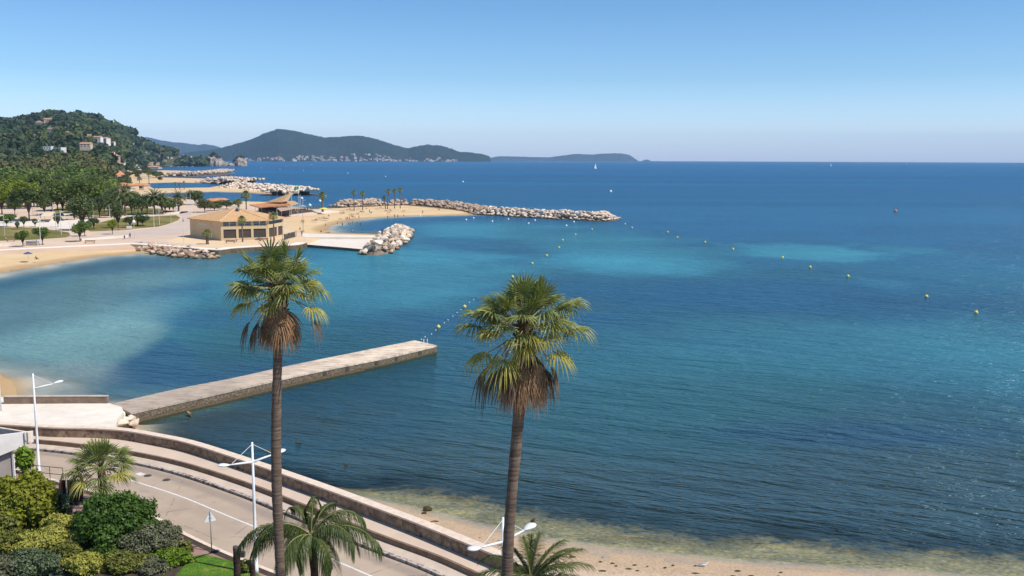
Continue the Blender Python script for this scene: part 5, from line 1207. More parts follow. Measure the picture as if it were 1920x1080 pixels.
def hill_at(px, s):
    i = np.clip((px + 600) / 3.0, 0, len(hx) - 1.001); F_ = np.interp(px, hx, hF); R_ = np.interp(px, hx, hR); b = np.interp(px, hx, hb_); Y = F_ + (R_ - F_) * s
    X = Y * b; H_ = np.interp(px, hx, hH); z = 1 + (H_ - 1) * prof(np.asarray(s)) + np.sin(np.clip(s, 0, 1) * PI) * 0.09 * H_ * fbm(X / 260, Y / 260, 4, 61); return X, Y, z
def hill_hit(px, py):
    """where a line of sight meets the hill"""
    ss = np.linspace(0.0, 1.0, 400); X, Y, z = hill_at(np.full(400, px, float), ss); d = ray(px, py); rz = CAM_H + Y * d.z / d.y; k = np.argmax(z > rz)
    if not (z > rz).any(): k = int(np.argmin(np.abs(z - rz)))
    return Vector((X[k], Y[k], z[k]))
# houses on the hill
MT['h_white'] = simple('house_white', (0.74, 0.70, 0.66), (0.62, 0.57, 0.52), 0.1); MT['h_pink'] = simple('house_pink', (0.60, 0.42, 0.36), (0.52, 0.35, 0.29), 0.1); MT['h_cream'] = simple('house_cream', (0.62, 0.50, 0.36), (0.52, 0.41, 0.29), 0.1)
MT['h_roof'] = simple('house_roof', (0.50, 0.28, 0.19), (0.38, 0.21, 0.14), 0.2); MT['h_dark'] = simple('house_opening', (0.06, 0.06, 0.07), (0.04, 0.04, 0.05), 0.2)
def house_proto(wall, w, d, h, hip, flat=False):
    def make():
        t = empty('house'); mb = MB(); mb.box(-w / 2, -d / 2, -6, w / 2, d / 2, h); mb.build('wall', wall, t)
        mb = MB(); e = 0.5
        if flat: mb.box(-w / 2 - .3, -d / 2 - .3, h + .01, w / 2 + .3, d / 2 + .3, h + .6)
        else:
            r = w / 2 - (d / 2 if hip else 0); mb.add([(-w / 2 - e, -d / 2 - e, h + .01), (w / 2 + e, -d / 2 - e, h + .01), (w / 2 + e, d / 2 + e, h + .01), (-w / 2 - e, d / 2 + e, h + .01), (-r, 0, h + d * .26), (r, 0, h + d * .26)], [(0, 1, 5, 4), (2, 3, 4, 5), (1, 2, 5), (3, 0, 4), (3, 2, 1, 0)])
        mb.build('roof', wall if flat else MT['h_roof'], t)
        for k in range(3):
            for j in range(max(1, int(h // 3))):
                x = -w * .32 + w * .32 * k; mb = MB(); mb.box(x - w * .055, -d / 2 - .12, 1 + 3 * j, x + w * .055, -d / 2 - .01, 2.5 + 3 * j); mb.build('window', MT['h_dark'], t)
        return t
    return make
HP = {'w': house_proto(MT['h_white'], 20, 12, 7, False), 'W': house_proto(MT['h_white'], 30, 15, 14, True), 'p': house_proto(MT['h_pink'], 18, 13, 9, True), 'c': house_proto(MT['h_cream'], 20, 12, 6, False), 'f': house_proto(MT['h_white'], 22, 12, 8, False, True)}
made = {}
def house(kind, p, rz, sc, label, group):
    if kind not in made: made[kind] = HP[kind](); o = made[kind]
    else: o = copy_tree(made[kind])
    o.location = p; o.rotation_euler = (0, 0, rz); o.scale = (sc, sc, sc); return tag(o, label, 'house', group)
hl = [(268, 300, 'w', .45, 'small white house left above the shore block'), (273, 290, 'w', .4, 'small white house below the lower ridge, left'), (284, 295, 'c', .5, 'small cream house below the lower ridge'), (310, 305, 'c', .5, 'small tan house near the shore, right of the shore block'), (322, 300, 'w', .45, 'small white house among the shore pines'), (330, 306, 'c', .45, 'tan cottage near the moored boats'), (336, 298, 'w', .4, 'tiny white cottage above the moored boats'), (352, 304, 'w', .4, 'white cottage by the water before the point'), (243, 283, 'c', .5, 'small cream house under the shoulder'), (222, 290, 'w', .4, 'small white house on the bare track'), (212, 296, 'w', .4, 'small white house left of the bare track'), (170, 262, 'c', .45, 'small cream house on the terraces, left'), (178, 257, 'w', .4, 'small white house on the terraces, right'), (152, 257, 'w', .4, 'small white house left of the terraces'), (140, 248, 'w', .35, 'tiny white cottage in mid slope'), (112, 263, 'w', .4, 'small white house below the pink mid-slope one'), (66, 262, 'w', .4, 'small white house on the left slope'), (40, 268, 'c', .4, 'small cream house low on the left slope'), (78, 240, 'p', 1.0, 'upper pinkish villa, left of the pair just under the hilltop'), (95, 233, 'c', 1.1, 'highest cream villa under the summit trees'), (97, 240, 'p', .9, 'pink villa directly below the highest cream one'), (104, 246, 'c', .8, 'beige house at the foot of the upper villa cluster'), (100, 253, 'w', .8, 'white low house in the middle of the hill'), (80, 253, 'w', .6, 'small white house left of the low white one'), (54, 243, 'c', .7, 'cream house alone high on the left slope'), (27, 249, 'c', .7, 'leftmost cream house on the hill'),
      (131, 262, 'p', .8, 'pink house in mid slope right of centre'), (122, 247, 'w', .5, 'tiny white house high in the trees'), (132, 248, 'w', .5, 'tiny white house just right of another high one'), (158, 250, 'c', .7, 'cream house among terraces below the fort'), (92, 289, 'f', .9, 'pale villa in the trees above the brown wood'), (113, 294, 'f', 1.2, 'long flat white villa above the brown wood'), (163, 285, 'c', .9, 'yellow-cream house at the right centre of the hill'), (186, 270, 'w', .8, 'white annexe left of the biggest white villa'), (198, 276, 'W', .75, 'biggest white villa with pale hipped roof on the right slope'), (212, 276, 'w', .7, 'white house right of the biggest villa'),
      (232, 258, 'w', .55, 'small white house on the right shoulder skyline'), (235, 274, 'f', 1.0, 'long white house below the right shoulder'), (249, 273, 'w', .7, 'white house right of the long one on the shoulder'), (292, 283, 'p', .85, 'pink house near the skyline of the lower ridge'), (303, 283, 'w', .5, 'small white house beside the pink ridge house'), (304, 293, 'w', .8, 'white house mid-way down the lower ridge'), (299, 300, 'p', .9, 'pink block above the shore'), (265, 296, 'c', .6, 'cream house left on the lower slope'),
      (281, 303, 'c', .9, 'cream house just above the shore'), (314, 299, 'w', .5, 'little white house at the ridge foot'), (343, 294, 'c', .6, 'cream house among pines towards the point'), (345, 301, 'c', .6, 'tan house at the shore towards the point'), (357, 297, 'w', .7, 'white villa towards the point'), (373, 298, 'w', .5, 'last white house before the rocky point'), (371, 304, 'c', .5, 'last tan house by the water before the point'), (282, 311, 'c', .9, 'tan building at the water line'), (295, 311, 'c', .8, 'small tan building right at the shore'), (216, 309, 'p', 1.0, 'tall pink house at the foot of the hill'), (226, 313, 'W', .6, 'white block at the hill foot beside the tall pink house'), (250, 312, 'c', 1.0, 'low tan building at the hill foot')]
clear = []
for px, py, k, sc, lb in hl:
    p = hill_hit(px, py); p.z -= 0.5; clear.append((p.x, p.y)); house(k, (p.x, p.y, p.z + 6.0), random.Random(px).uniform(-.5, .5), sc * (0.5 if k == 'f' else 0.72), lb, 'houses on the wooded hill')
# fort
p = hill_hit(184, 232); ft = empty('fort', (p.x, p.y, p.z)); tag(ft, 'old grey stone fort wall on the hilltop skyline', 'fort')
MT['fort'] = simple('fort_stone', (0.30, 0.235, 0.19), (0.19, 0.15, 0.12), 0.15, 0.95)
for (x0, y0, x1, y1, h) in ((-10, 0, 16, 18, 13), (-30, 4, -10, 18, 9), (16, 3, 24, 16, 7)):
    mb = MB(); mb.prism([(x0, y0), (x1, y0 + 2), (x1 - 2, y1), (x0 + 1, y1)], -8, h); mb.build('rampart', MT['fort'], ft)
clear.append((p.x, p.y)); clear = np.array(clear)
# tree cover of the hill
def forest(name, pts, rad_, m, seed, per=46, leaf=0.42):
    rg = np.random.default_rng(seed); n = len(pts); P = np.repeat(pts, per, 0); Rr = np.repeat(rad_, per)
    d = rg.normal(size=(n * per, 3)); d[:, 2] = np.abs(d[:, 2]) * 0.9 - 0.25; d /= np.linalg.norm(d, axis=1)[:, None]
    c = P + d * Rr[:, None] * (0.72 + 0.28 * rg.random(n * per))[:, None] * np.array([1, 1, 0.72]) + np.array([0, 0, 1]) * Rr[:, None] * 0.75
    nr_ = d + rg.normal(size=d.shape) * 0.45; nr_ /= np.linalg.norm(nr_, axis=1)[:, None]; t = np.cross(nr_, rg.normal(size=d.shape)); t /= np.linalg.norm(t, axis=1)[:, None]; u = np.cross(nr_, t)
    s = (Rr * leaf * (0.6 + 0.7 * rg.random(n * per)))[:, None]
    V = np.stack([c - t * s, c + u * s * .8, c + t * s, c - u * s * .8], 1).reshape(-1, 3)
    return tag(link(name, npmesh(name, V, np.arange(len(V)).reshape(-1, 4), m)), kind='stuff')
FM = {'pine': leaf_mat('pine_wood', (0.022, 0.038, 0.018), (0.075, 0.105, 0.045), 0.1, 0.7, 0.05, 0.2), 'oak': leaf_mat('evergreen_oak_wood', (0.045, 0.062, 0.022), (0.13, 0.155, 0.055), 0.1, 0.7, 0.05, 0.2), 'brown': leaf_mat('brownish_wood', (0.075, 0.075, 0.025), (0.17, 0.15, 0.055), 0.15, 0.7, 0.06, 0.2, (0.20, 0.15, 0.07)), 'green': leaf_mat('green_wood', (0.06, 0.10, 0.015), (0.16, 0.215, 0.04), 0.2, 0.6, 0.06, 0.25)}
rg = np.random.default_rng(77)
N_ = 9000; fx = rg.uniform(-420, 388, N_); fs_ = rg.random(N_) ** 0.8 * 1.06; X, Y, Zt = hill_at(fx, fs_)
acc = rg.random(N_) < np.interp(fx, [-420, 0, 200, 262, 388], [0.38, 0.55, 0.42, 0.34, 0.22]) * np.clip((Y / 2700) ** 0.6, 0.3, 1)
acc &= Y > 950
for cx_, cy_ in clear: acc &= ~((np.abs(X - cx_) < 13) & (Y < cy_ + 8) & (Y > cy_ - (110 if cy_ > 2500 else 70)))
X, Y, Zt, fx = X[acc], Y[acc], Zt[acc], fx[acc]; rad0 = 1.3 * rg.uniform(5.0, 12.5, len(X)) * np.clip(Y / 2600, 0.5, 1.0) * np.where(rg.random(len(X)) < 0.12, 1.35, 1.0)
kk = fbm(X / 150, Y / 150, 3, 5) + rg.normal(0, 0.25, len(X)); br = (Y < 1010) & (kk > 0.1)
for nm, sel in (('pine', (~br) & (kk < 0.12)), ('oak', (~br) & (kk >= 0.12)), ('brown', br)):
    forest('hill_woodland', np.stack([X, Y, Zt], -1)[sel], rad0[sel] * (1.12 if nm == 'pine' else 0.95), FM[nm], 80 + len(nm))
# brownish and green wood at the foot of the hill
N_ = 1250; fx = rg.uniform(-330, 205, N_); Yv = rg.uniform(620, 985, N_); bb = np.interp(fx, hx, hb_); X = Yv * bb
F_ = np.interp(fx, hx, hF); R_ = np.interp(fx, hx, hR); sN = np.clip((Yv - F_) / (R_ - F_), 0, 1); _, _, Zt = hill_at(fx, sN); Zt = np.where(Yv < F_, 1.4, Zt)
rad0 = rg.uniform(4.2, 7.5, N_); gsel = (Yv < 790) & (rg.random(N_) < 0.85)
bs = ~gsel & (fbm(X / 60, Yv / 60, 3, 7) + rg.normal(0, .2, N_) < 0.12)
forest('foot_woodland', np.stack([X, Yv, Zt + 2.5], -1)[bs], rad0[bs], FM['brown'], 91, 80, 0.22)
forest('foot_woodland', np.stack([X, Yv, Zt + 1.5], -1)[~gsel & ~bs], rad0[~gsel & ~bs] * 1.15, FM['oak'], 93, 80, 0.22)
forest('foot_woodland', np.stack([X, Yv, Zt + 2.5], -1)[gsel], rad0[gsel], FM['green'], 92, 90, 0.20)

def far_hill(name, sil, dist, depth, m, seed, rough=0.05):
    xs = np.arange(sil[0][0], sil[-1][0] + .1, 1.0); b = dirs_of(xs); H_ = np.array([max(1.0, elev(x, y, dist)) for x, y in zip(xs, interp_px(sil, xs))]); ss = np.r_[np.linspace(0, 1, 34), np.linspace(1.05, 1.8, 8)]
    F_ = dist - depth * np.clip(H_ / H_.max(), 0.12, 1); Y = F_[:, None] + (dist - F_)[:, None] * ss[None, :]; X = Y * b[:, None]
    pr = np.where(ss <= 1, 0.45 * ss + 0.55 * np.sin(np.clip(ss, 0, 1) * PI / 2) ** 2, np.clip(1 - (ss - 1) ** 2 * 1.5, 0, 1))
    Z = H_[:, None] * pr[None, :] + np.sin(np.clip(ss, 0, 1) * PI)[None, :] * H_[:, None] * 0.16 * fbm(X / 700, Y / 900, 4, seed) + np.minimum(H_[:, None] * rough, 9) * fbm(X / 28, Y / 60, 2, seed + 3) * (ss > 0.02)[None, :]
    Z[:, 0] = -3
    return tag(link(name, npmesh(name, np.stack([X, Y, Z], -1).reshape(-1, 3), grid_faces(len(xs), len(ss), False)[:, ::-1], m, True)), kind='structure'), (xs, b, F_, H_, dist)
def far_mat(name, a, b, sc):
    g = N(name); v = g.obj(); n1 = g.noise(v, sc, 6, 0.7); n2 = g.noise(v, sc * 7, 4, 0.7)
    return g.done(g.mix(g.mrange(n2, 0.35, 0.65, 0, 0.6), g.ramp(n1, [(0.35, a), (0.65, b)]), tuple(x * .55 for x in a)), 0.95, g.bump(n2, 1.0, 14.0), 0.05)
mh = far_mat('far_forest', (0.018, 0.035, 0.022), (0.042, 0.06, 0.035), 0.004)
DIST1 = 11000
S1 = [(250, 298), (300, 292), (340, 287), (380, 283), (400, 280.5), (420, 276), (440, 271), (470, 262), (500, 249), (512, 245), (522, 241.5), (540, 243), (560, 246.5), (590, 254), (610, 257.5), (640, 256.5), (660, 254.5), (680, 255), (700, 259), (720, 265), (745, 273), (765, 278.5), (780, 274.5), (800, 271.5), (825, 272.5), (850, 280), (862, 285), (885, 286), (905, 289), (918, 293), (921, 301)]
_, fh = far_hill('far_hill', S1, DIST1, 2300, mh, 31)
far_hill('back_hill', [(180, 266), (230, 258), (262, 256.5), (280, 257.5), (300, 262.5), (330, 267), (350, 268.5), (372, 272), (385, 270), (405, 273.5), (430, 282), (470, 292), (500, 299)], 16500, 2600, far_mat('back_forest', (0.03, 0.05, 0.04), (0.06, 0.08, 0.06), 0.004), 37)  # forest colour paler than the nearer hill: some haze is in the albedo
far_hill('island_ridge', [(905, 299), (918, 296), (935, 293), (970, 293.5), (1000, 294.5), (1030, 295), (1060, 291), (1080, 288.5), (1110, 290), (1130, 288), (1162, 287.5), (1180, 290.5), (1193, 299), (1196, 301)], 19200, 1500, far_mat('island_rock', (0.04, 0.06, 0.06), (0.07, 0.09, 0.08), 0.004), 41)  # blue-grey albedo carries part of the distance haze
far_hill('island_ridge', [(1205, 301), (1210, 299.6), (1214, 299), (1218, 300.5), (1220, 301.5)], 19300, 500, bpy.data.materials['island_rock'], 43)
# far town
def far_pt(px, s, F=fh):
    xs, b, F_, H_, dist = F; fr = np.interp(px, xs, F_); h = np.interp(px, xs, H_); Y = fr + (dist - fr) * s; pr = 0.45 * s + 0.55 * math.sin(s * PI / 2) ** 2
    X = Y * np.interp(px, xs, b); return Vector((X, Y, h * pr + math.sin(s * PI) * h * 0.16 * float(fbm(np.array([X / 700.]), np.array([Y / 900.]), 4, 31)[0])))
rr_ = random.Random(12); cl_ = [(480, 560, 26, .12, 'white house on the shore at the left foot of the far hill'), (560, 660, 40, .2, 'white house in the town under the middle of the far hill'), (660, 745, 40, .3, 'white house in the town climbing the right end of the far hill'), (745, 860, 34, .25, 'white house in the town below the small rounded far hill'), (440, 480, 8, .1, 'white house at the far left end of the distant shore')]
for x0, x1, n, smax, lb in cl_:
    for _ in range(n):
        px = rr_.uniform(x0, x1); s = rr_.random() ** 1.6 * smax + 0.02; p = far_pt(px, s); house(rr_.choice('wwffcp'), (p.x, p.y, p.z + 2), rr_.uniform(-.6, .6), rr_.uniform(0.75, 1.5), lb, 'houses of the far town')
# rocky point
def crag(name, lumps, m, label, seed):
    V = []; Fc = []
    for (cx, cy, cz, rx, ry, rz) in lumps:
        b = len(V); nu, nv = 22, 12
        for j in range(nv + 1):
            for i in range(nu):
                th = j / nv * PI * 0.5; ph = i / nu * 2 * PI; n_ = Vector((math.cos(ph) * math.cos(th), math.sin(ph) * math.cos(th), math.sin(th)))
                k = 1 + 0.28 * float(fbm(np.array([n_.x * 2.6 + cx * .1 + 5]), np.array([n_.y * 2.6 + n_.z * 3 + seed]), 3, seed)[0]); V.append((cx + rx * n_.x * k, cy + ry * n_.y * k, cz + rz * (n_.z ** 0.7) * k))
        for j in range(nv):
            for i in range(nu): Fc.append((b + j * nu + i, b + j * nu + (i + 1) % nu, b + (j + 1) * nu + (i + 1) % nu, b + (j + 1) * nu + i))
    return link(name, mesh(name, V, Fc, m))
g = N('cliff_rock'); v = g.obj((1, 1, 0.6)); n1 = g.noise(v, 0.06, 6, 0.75); n2 = g.noise(v, 0.3, 4, 0.7)
MT['cliff'] = g.done(g.ramp(n1, [(0.36, (0.10, 0.075, 0.06)), (0.48, (0.36, 0.29, 0.24)), (0.66, (0.50, 0.42, 0.36))]), 0.95, g.bump(n2, 1.0, 3.0), 0.1)
def m_at(px, py=311.5): p = at(px, py); return p
pc = m_at(407); k = pc.y / F0
cr = empty('rocky_islet', (pc.x, pc.y, 0)); tag(cr, 'larger double rock crag with pines on top at the tip of the wooded point', 'rock islet')
o = crag('crag', [(-8 * k, 10, -2, 12 * k, 30, 20.5 * k), (4 * k, 0, -2, 9 * k, 26, 16 * k), (13 * k, 5, -2, 9 * k, 22, 10 * k), (22 * k, 8, -2, 9 * k, 18, 7 * k)], MT['cliff'], '', 3); o.parent = cr
rgp = np.random.default_rng(8); P = np.array([[-14 * k, 8, 14 * k], [-9 * k, 8, 18.5 * k], [-4 * k, 6, 18.5 * k], [1 * k, 0, 15 * k], [4 * k, -6, 13.5 * k], [-20 * k, 10, 6 * k], [-24 * k, 14, 3 * k], [-17 * k, 12, 10 * k], [-6 * k, 4, 21 * k], [-12 * k, 8, 17 * k]])
o = forest('trees', P, np.full(len(P), 7.0), FM['pine'], 9, 80, .3); del o['kind']; o.name = 'pines'; o.parent = cr
pc = m_at(449); cr = empty('rocky_islet', (pc.x, pc.y, 0)); tag(cr, 'smaller rounded rock crag at the seaward end of the point', 'rock islet')
o = crag('crag', [(2 * k, 5, -2, 10.5 * k, 26, 16.5 * k), (-9 * k, 8, -2, 7 * k, 20, 9 * k)], MT['cliff'], '', 6); o.parent = cr
P = np.array([[-6 * k, 4, 12 * k], [-2 * k, 4, 14.5 * k], [3 * k, 4, 15.5 * k], [-9 * k, 5, 8 * k], [7 * k, 4, 14 * k], [-11 * k, 0, 5 * k]])
o = forest('trees', P, np.full(len(P), 6.0), FM['pine'], 10, 70, .3); del o['kind']; o.name = 'pines'; o.parent = cr

# ------------------------------------------------------------------ park trees
TM = {'plane': leaf_mat('plane_leaves', (0.055, 0.085, 0.018), (0.16, 0.20, 0.045), 0.22, 0.55, 0.25, 0.2, (0.24, 0.28, 0.08)), 'yellow': leaf_mat('lime_leaves', (0.12, 0.16, 0.012), (0.30, 0.34, 0.025), 0.3, 0.5, 0.3, 0.3), 'dark': leaf_mat('dark_park_leaves', (0.035, 0.058, 0.018), (0.115, 0.15, 0.042), 0.15, 0.55, 0.3, 0.3), 'pine': leaf_mat('umbrella_pine_needles', (0.022, 0.038, 0.010), (0.085, 0.115, 0.028), 0.12, 0.6, 0.3, 0.25), 'mid': leaf_mat('mid_park_leaves', (0.055, 0.08, 0.024), (0.16, 0.195, 0.065), 0.2, 0.55, 0.3, 0.3), 'pruned': leaf_mat('mulberry_leaves', (0.05, 0.09, 0.015), (0.145, 0.205, 0.035), 0.25, 0.5, 0.4, 0.3), 'olive': leaf_mat('olive_park_leaves', (0.075, 0.085, 0.03), (0.165, 0.17, 0.065), 0.2, 0.6, 0.3, 0.25)}
MT['bark2'] = simple('grey_bark', (0.16, 0.12, 0.095), (0.08, 0.06, 0.048), 2, 0.95)
def crown_unit(name, m, seed, n=1500, leaf=0.12, lumps=11, flat=1.0, up=0.0):
    rnd = random.Random(seed); bl = [(0, 0, 0, .62, .62, .6 * flat)]
    for i in range(lumps):
        a = i * 2.399 + rnd.uniform(-.3, .3); e = math.asin(max(-0.75, min(1, -0.65 + 1.6 * (i + .5) / lumps))); k = rnd.uniform(.5, .68); r_ = rnd.uniform(.28, .42)
        bl.append((k * math.cos(a) * math.cos(e), k * math.sin(a) * math.cos(e), k * math.sin(e) * flat, r_, r_, r_ * .85 * flat + .04))
    return leaf_cloud(name, bl, n, leaf, m, seed, 0.5, up, 1.3)
CU = {}
for k_, m in TM.items():
    for s_ in range(3):
        if k_ == 'pine': CU[k_, s_] = crown_unit('crown', m, 30 + s_, 3000, .085, 16, 1.0, .5)
        elif k_ == 'pruned':
            rnd = random.Random(40 + s_); bl = [(math.cos(a) * .55, math.sin(a) * .55, rnd.uniform(-.2, .35), .45, .45, .5) for a in [rnd.uniform(0, .8) + i * 2 * PI / 5 for i in range(5)]] + [(0, 0, -.35, .38, .38, .4)]
            CU[k_, s_] = leaf_cloud('crown', bl, 1100, .15, m, 50 + s_, .4, 0, 1.3)
        else: CU[k_, s_] = crown_unit('crown', m, 60 + s_ * 7 + len(k_), 2300, .10, 15)
def trunk_unit(seed, spread):
    rnd = random.Random(seed); mb = MB(); mb.tube([(0, 0, 0), (.02, 0, .3), (0, .02, .62)], [.5, .4, .33], 8)
    for i in range(5):
        a = i * 1.257 + rnd.uniform(-.3, .3); mb.tube([(0, 0, .55), (math.cos(a) * spread * .5, math.sin(a) * spread * .5, .85), (math.cos(a) * spread, math.sin(a) * spread, 1.25)], [.26, .18, .07], 6)
    return mesh('trunk', mb.v, mb.f, MT['bark2'], True)
TU = [trunk_unit(i, 3.0) for i in range(3)]
TCOUNT = [0]
def tree(kind, px, by, ty, hw, label, group=None, crown_frac=0.62, cat='tree', name='park_tree', Y=None):
    p = at(px, by, ZP); Y = Y or p.y; x = p.x * Y / p.y; k = Y / F0; H = (by - ty) * p.y / F0 if Y == p.y else (elev(px, ty, Y) - ZP)
    rx = hw * k; ch = H * crown_frac; s_ = TCOUNT[0] % 3; TCOUNT[0] += 1
    t = empty(name, (x, Y, ZP)); tag(t, label, cat, group); rz = (TCOUNT[0] * 1.7) % 6.28; th = H - ch * 0.72
    tr_ = link('trunk', TU[s_], t, (0, 0, 0), rz); r_ = max(.14, H * .022); tr_.scale = (r_ * 2, r_ * 2, th)
    c = link('crown', CU[kind, s_], t, (0, 0, H - ch / 2), rz); c.scale = (rx * 1.02, rx * 1.02, ch / 2 * 1.05); return t
promen = 'pruned trees along the promenade'
for a in [('pruned', 43, 462.5, 428.5, 14, 'pruned spreading tree on the promenade, the leftmost one'), ('pruned', 80, 459, 422, 16, 'pruned broad tree beside the tall lamp on the promenade'), ('pruned', 150, 453, 413, 17, 'pruned tree on the promenade in front of its twin, casting a dark shadow'), ('pruned', 159, 443, 410, 14, 'second pruned tree set just behind the promenade tree'), ('pruned', 13, 425, 402, 15, 'wide dark pruned tree at the far left lawn edge')]: tree(*a, promen, 0.72)
for a in [('dark', 176, 430, 407, 12, 'dark pruned tree on the middle lawn left side'), ('yellow', 211, 439.5, 410, 10, 'small yellow-green tree alone on the bare paving'), ('dark', 244, 427, 404, 13, 'dark spreading tree in front of the fanned palm on the lawn'), ('dark', 268, 424, 402.5, 14, 'dark broad pruned tree at the right of the lawn'), ('mid', 45, 426, 404, 9, 'thin small tree right of the wide dark pruned one'), ('olive', 33, 431, 414, 5, 'tiny sapling on the left path'), ('olive', 66, 425, 409, 6, 'young staked tree beside the path'), ('dark', 109, 426, 401, 8, 'small dark tree by the pale shade sail'), ('pruned', 20, 418, 400, 12, 'dark tree behind the wide pruned tree at far left')]: tree(*a, None, 0.66)
pine = tree('pine', 55, 414, 349, 44, 'great dark umbrella pine with a wide flat crown over the playground', None, 0.60)
for a in [('plane', 160, 404, 328, 38, 'tall light-green plane tree, the highest round crown of the park'), ('mid', 155, 432, 362, 25, 'large grey-green tree with forked trunk in front of the tall plane'), ('plane', 118, 402, 336, 30, 'green plane left of the tallest one'), ('dark', 98, 396, 352, 20, 'dark bright-edged tree right of the umbrella pine'), ('dark', 187, 407, 366, 17, 'dark tree right of the large grey-green tree'), ('mid', 204, 404, 362, 16, 'mid-green tree behind the white double lamp'), ('dark', 247, 402, 360, 23, 'broad black-green tree in front of the feathery palms'), ('dark', 266, 403, 368, 20, 'dark round tree at the right of the park centre'), ('mid', 222, 428, 374, 13, 'slender grey-green tree beside the cross-armed lamp'), ('yellow', 4, 402, 343, 22, 'bright yellow-green tree at the left edge'), ('yellow', 40, 378, 326, 26, 'yellow-green crown above the umbrella pine'), ('plane', 78, 380, 322, 30, 'light-green crown behind the umbrella pine on the right'), ('dark', 318, 398, 374, 14, 'dark low tree beside the park path bend'), ('dark', 303, 396, 372, 14, 'dark small tree left of the path bend'), ('mid', 336, 392, 376, 10, 'small green tree right of the path bend')]: tree(*a, None, 0.78)
for a in [('dark', 196, 400, 358, 17, 'dark crown behind the date palm, left side'), ('mid', 212, 397, 352, 18, 'grey-green crown left behind the tall date palm'), ('dark', 230, 396, 360, 18, 'dark crown right behind the tall date palm'), ('mid', 252, 396, 357, 16, 'grey-green crown above the black-green tree'), ('dark', 276, 400, 362, 18, 'dark crown between the black-green tree and the right date palms'), ('mid', 288, 396, 366, 13, 'small crown behind the right date palms'), ('dark', 310, 400, 366, 17, 'dark crown in front of the orange beach hut'), ('dark', 325, 397, 371, 14, 'dark low crown right of the orange beach hut'), ('mid', 140, 412, 368, 18, 'grey-green tree left of the large forked one'), ('dark', 172, 410, 372, 14, 'dark tree right of the large forked one'), ('plane', 190, 392, 345, 20, 'light-green crown right of the tallest plane'), ('mid', 84, 404, 366, 15, 'grey tree right of the umbrella pine trunk'), ('dark', 28, 402, 368, 16, 'dark tree left of the umbrella pine trunk'), ('plane', 20, 388, 340, 24, 'light-green crown behind the bright tree at the left edge')]: tree(*a, None, 0.78)
rr_ = random.Random(9); gw = 'trees of the park wood behind the umbrella pine'
lab = {'plane': 'light-green leafy tree in the dense park wood behind the great umbrella pine', 'yellow': 'yellow-green tree in the dense park wood at the left edge', 'mid': 'grey-green tree in the dense park wood', 'olive': 'olive-brown tree in the rear of the dense park wood', 'dark': 'dark green tree in the dense park wood'}
for i in range(66):
    Y = rr_.uniform(470, 680); px = rr_.uniform(-110, 172 if Y < 560 else 205); x = px
    kd = rr_.choice(['plane', 'plane', 'plane', 'mid', 'yellow' if px < 60 else 'plane']) if Y < 580 else rr_.choice(['plane', 'olive', 'mid', 'plane'])
    t = tree(kd, px, 350, 0, rr_.uniform(6.0, 8.5) * F0 / Y, lab[kd], gw, 0.8, Y=Y)
    H = rr_.uniform(13, 17.5); tr_ = [q for q in t.children if q.name.startswith('trunk')][0]; c = [q for q in t.children if q.name.startswith('crown')][0]; tr_.scale.z = H * .42; tr_.scale.x = tr_.scale.y = .7; c.scale.z = H * .42; c.location.z = H * .60
for a in [('dark', 366, 384, 355, 21, 'rounded dark evergreen behind the park path, right of the feathery palm'), ('olive', 384, 398, 371, 20, 'loose olive-green tree beside the pavilion roof'), ('olive', 402, 395, 380, 16, 'low olive bush behind the pavilion roof corner'), ('dark', 425, 392, 374, 15, 'dark shrub mass behind the pavilion roof'), ('dark', 408, 390, 376, 13, 'dark shrub between hut roof and pavilion'), ('mid', 445, 388, 374, 10, 'pale green tree left of the bushy palm behind the pavilion'), ('dark', 192, 348, 321, 11, 'dark tree left of the orange hipped roof'), ('dark', 235, 348, 326, 12, 'dark pine right of the orange hipped roof'), ('dark', 212, 349, 331, 12, 'dark low tree in front of the orange hipped roof'), ('dark', 183, 352, 326, 12, 'dark tree above the long orange roof'), ('olive', 258, 331, 318, 10, 'olive bush above the tan beach'), ('olive', 278, 330, 316, 12, 'olive tree above the middle beach'), ('olive', 292, 333, 320, 8, 'small olive tree beside the spit root'), ('dark', 246, 322, 309, 8, 'dark pine at the hill foot'), ('dark', 272, 323, 307, 6, 'narrow dark cypress at the hill foot'), ('olive', 236, 322, 312, 12, 'olive bush by the low houses'), ('mid', 215, 330, 313, 10, 'green tree left of the low houses'), ('dark', 300, 340, 330, 5, 'dark bush at the root of the second spit')]: tree(*a, None, 0.85)

rr_ = random.Random(31); sl_ = {'olive': 'olive scrub tree on the strip between the wood and the far beaches', 'mid': 'grey-green scrub tree on the strip between the wood and the far beaches', 'dark': 'dark scrub tree on the strip between the wood and the far beaches'}
for i in range(44):
    px = rr_.uniform(196, 300); py = rr_.uniform(316, 337) if px > 235 else rr_.uniform(318, 362)
    if px > 262 and py > 334: continue
    kd = rr_.choice(['olive', 'olive', 'mid', 'dark']); Yp = at(px, py, ZP).y; hh_ = rr_.uniform(5, 9) * F0 / Yp
    tree(kd, px, py, py - hh_, hh_ * rr_.uniform(.5, .8), sl_[kd], 'scrub trees above the far beaches', 0.85)
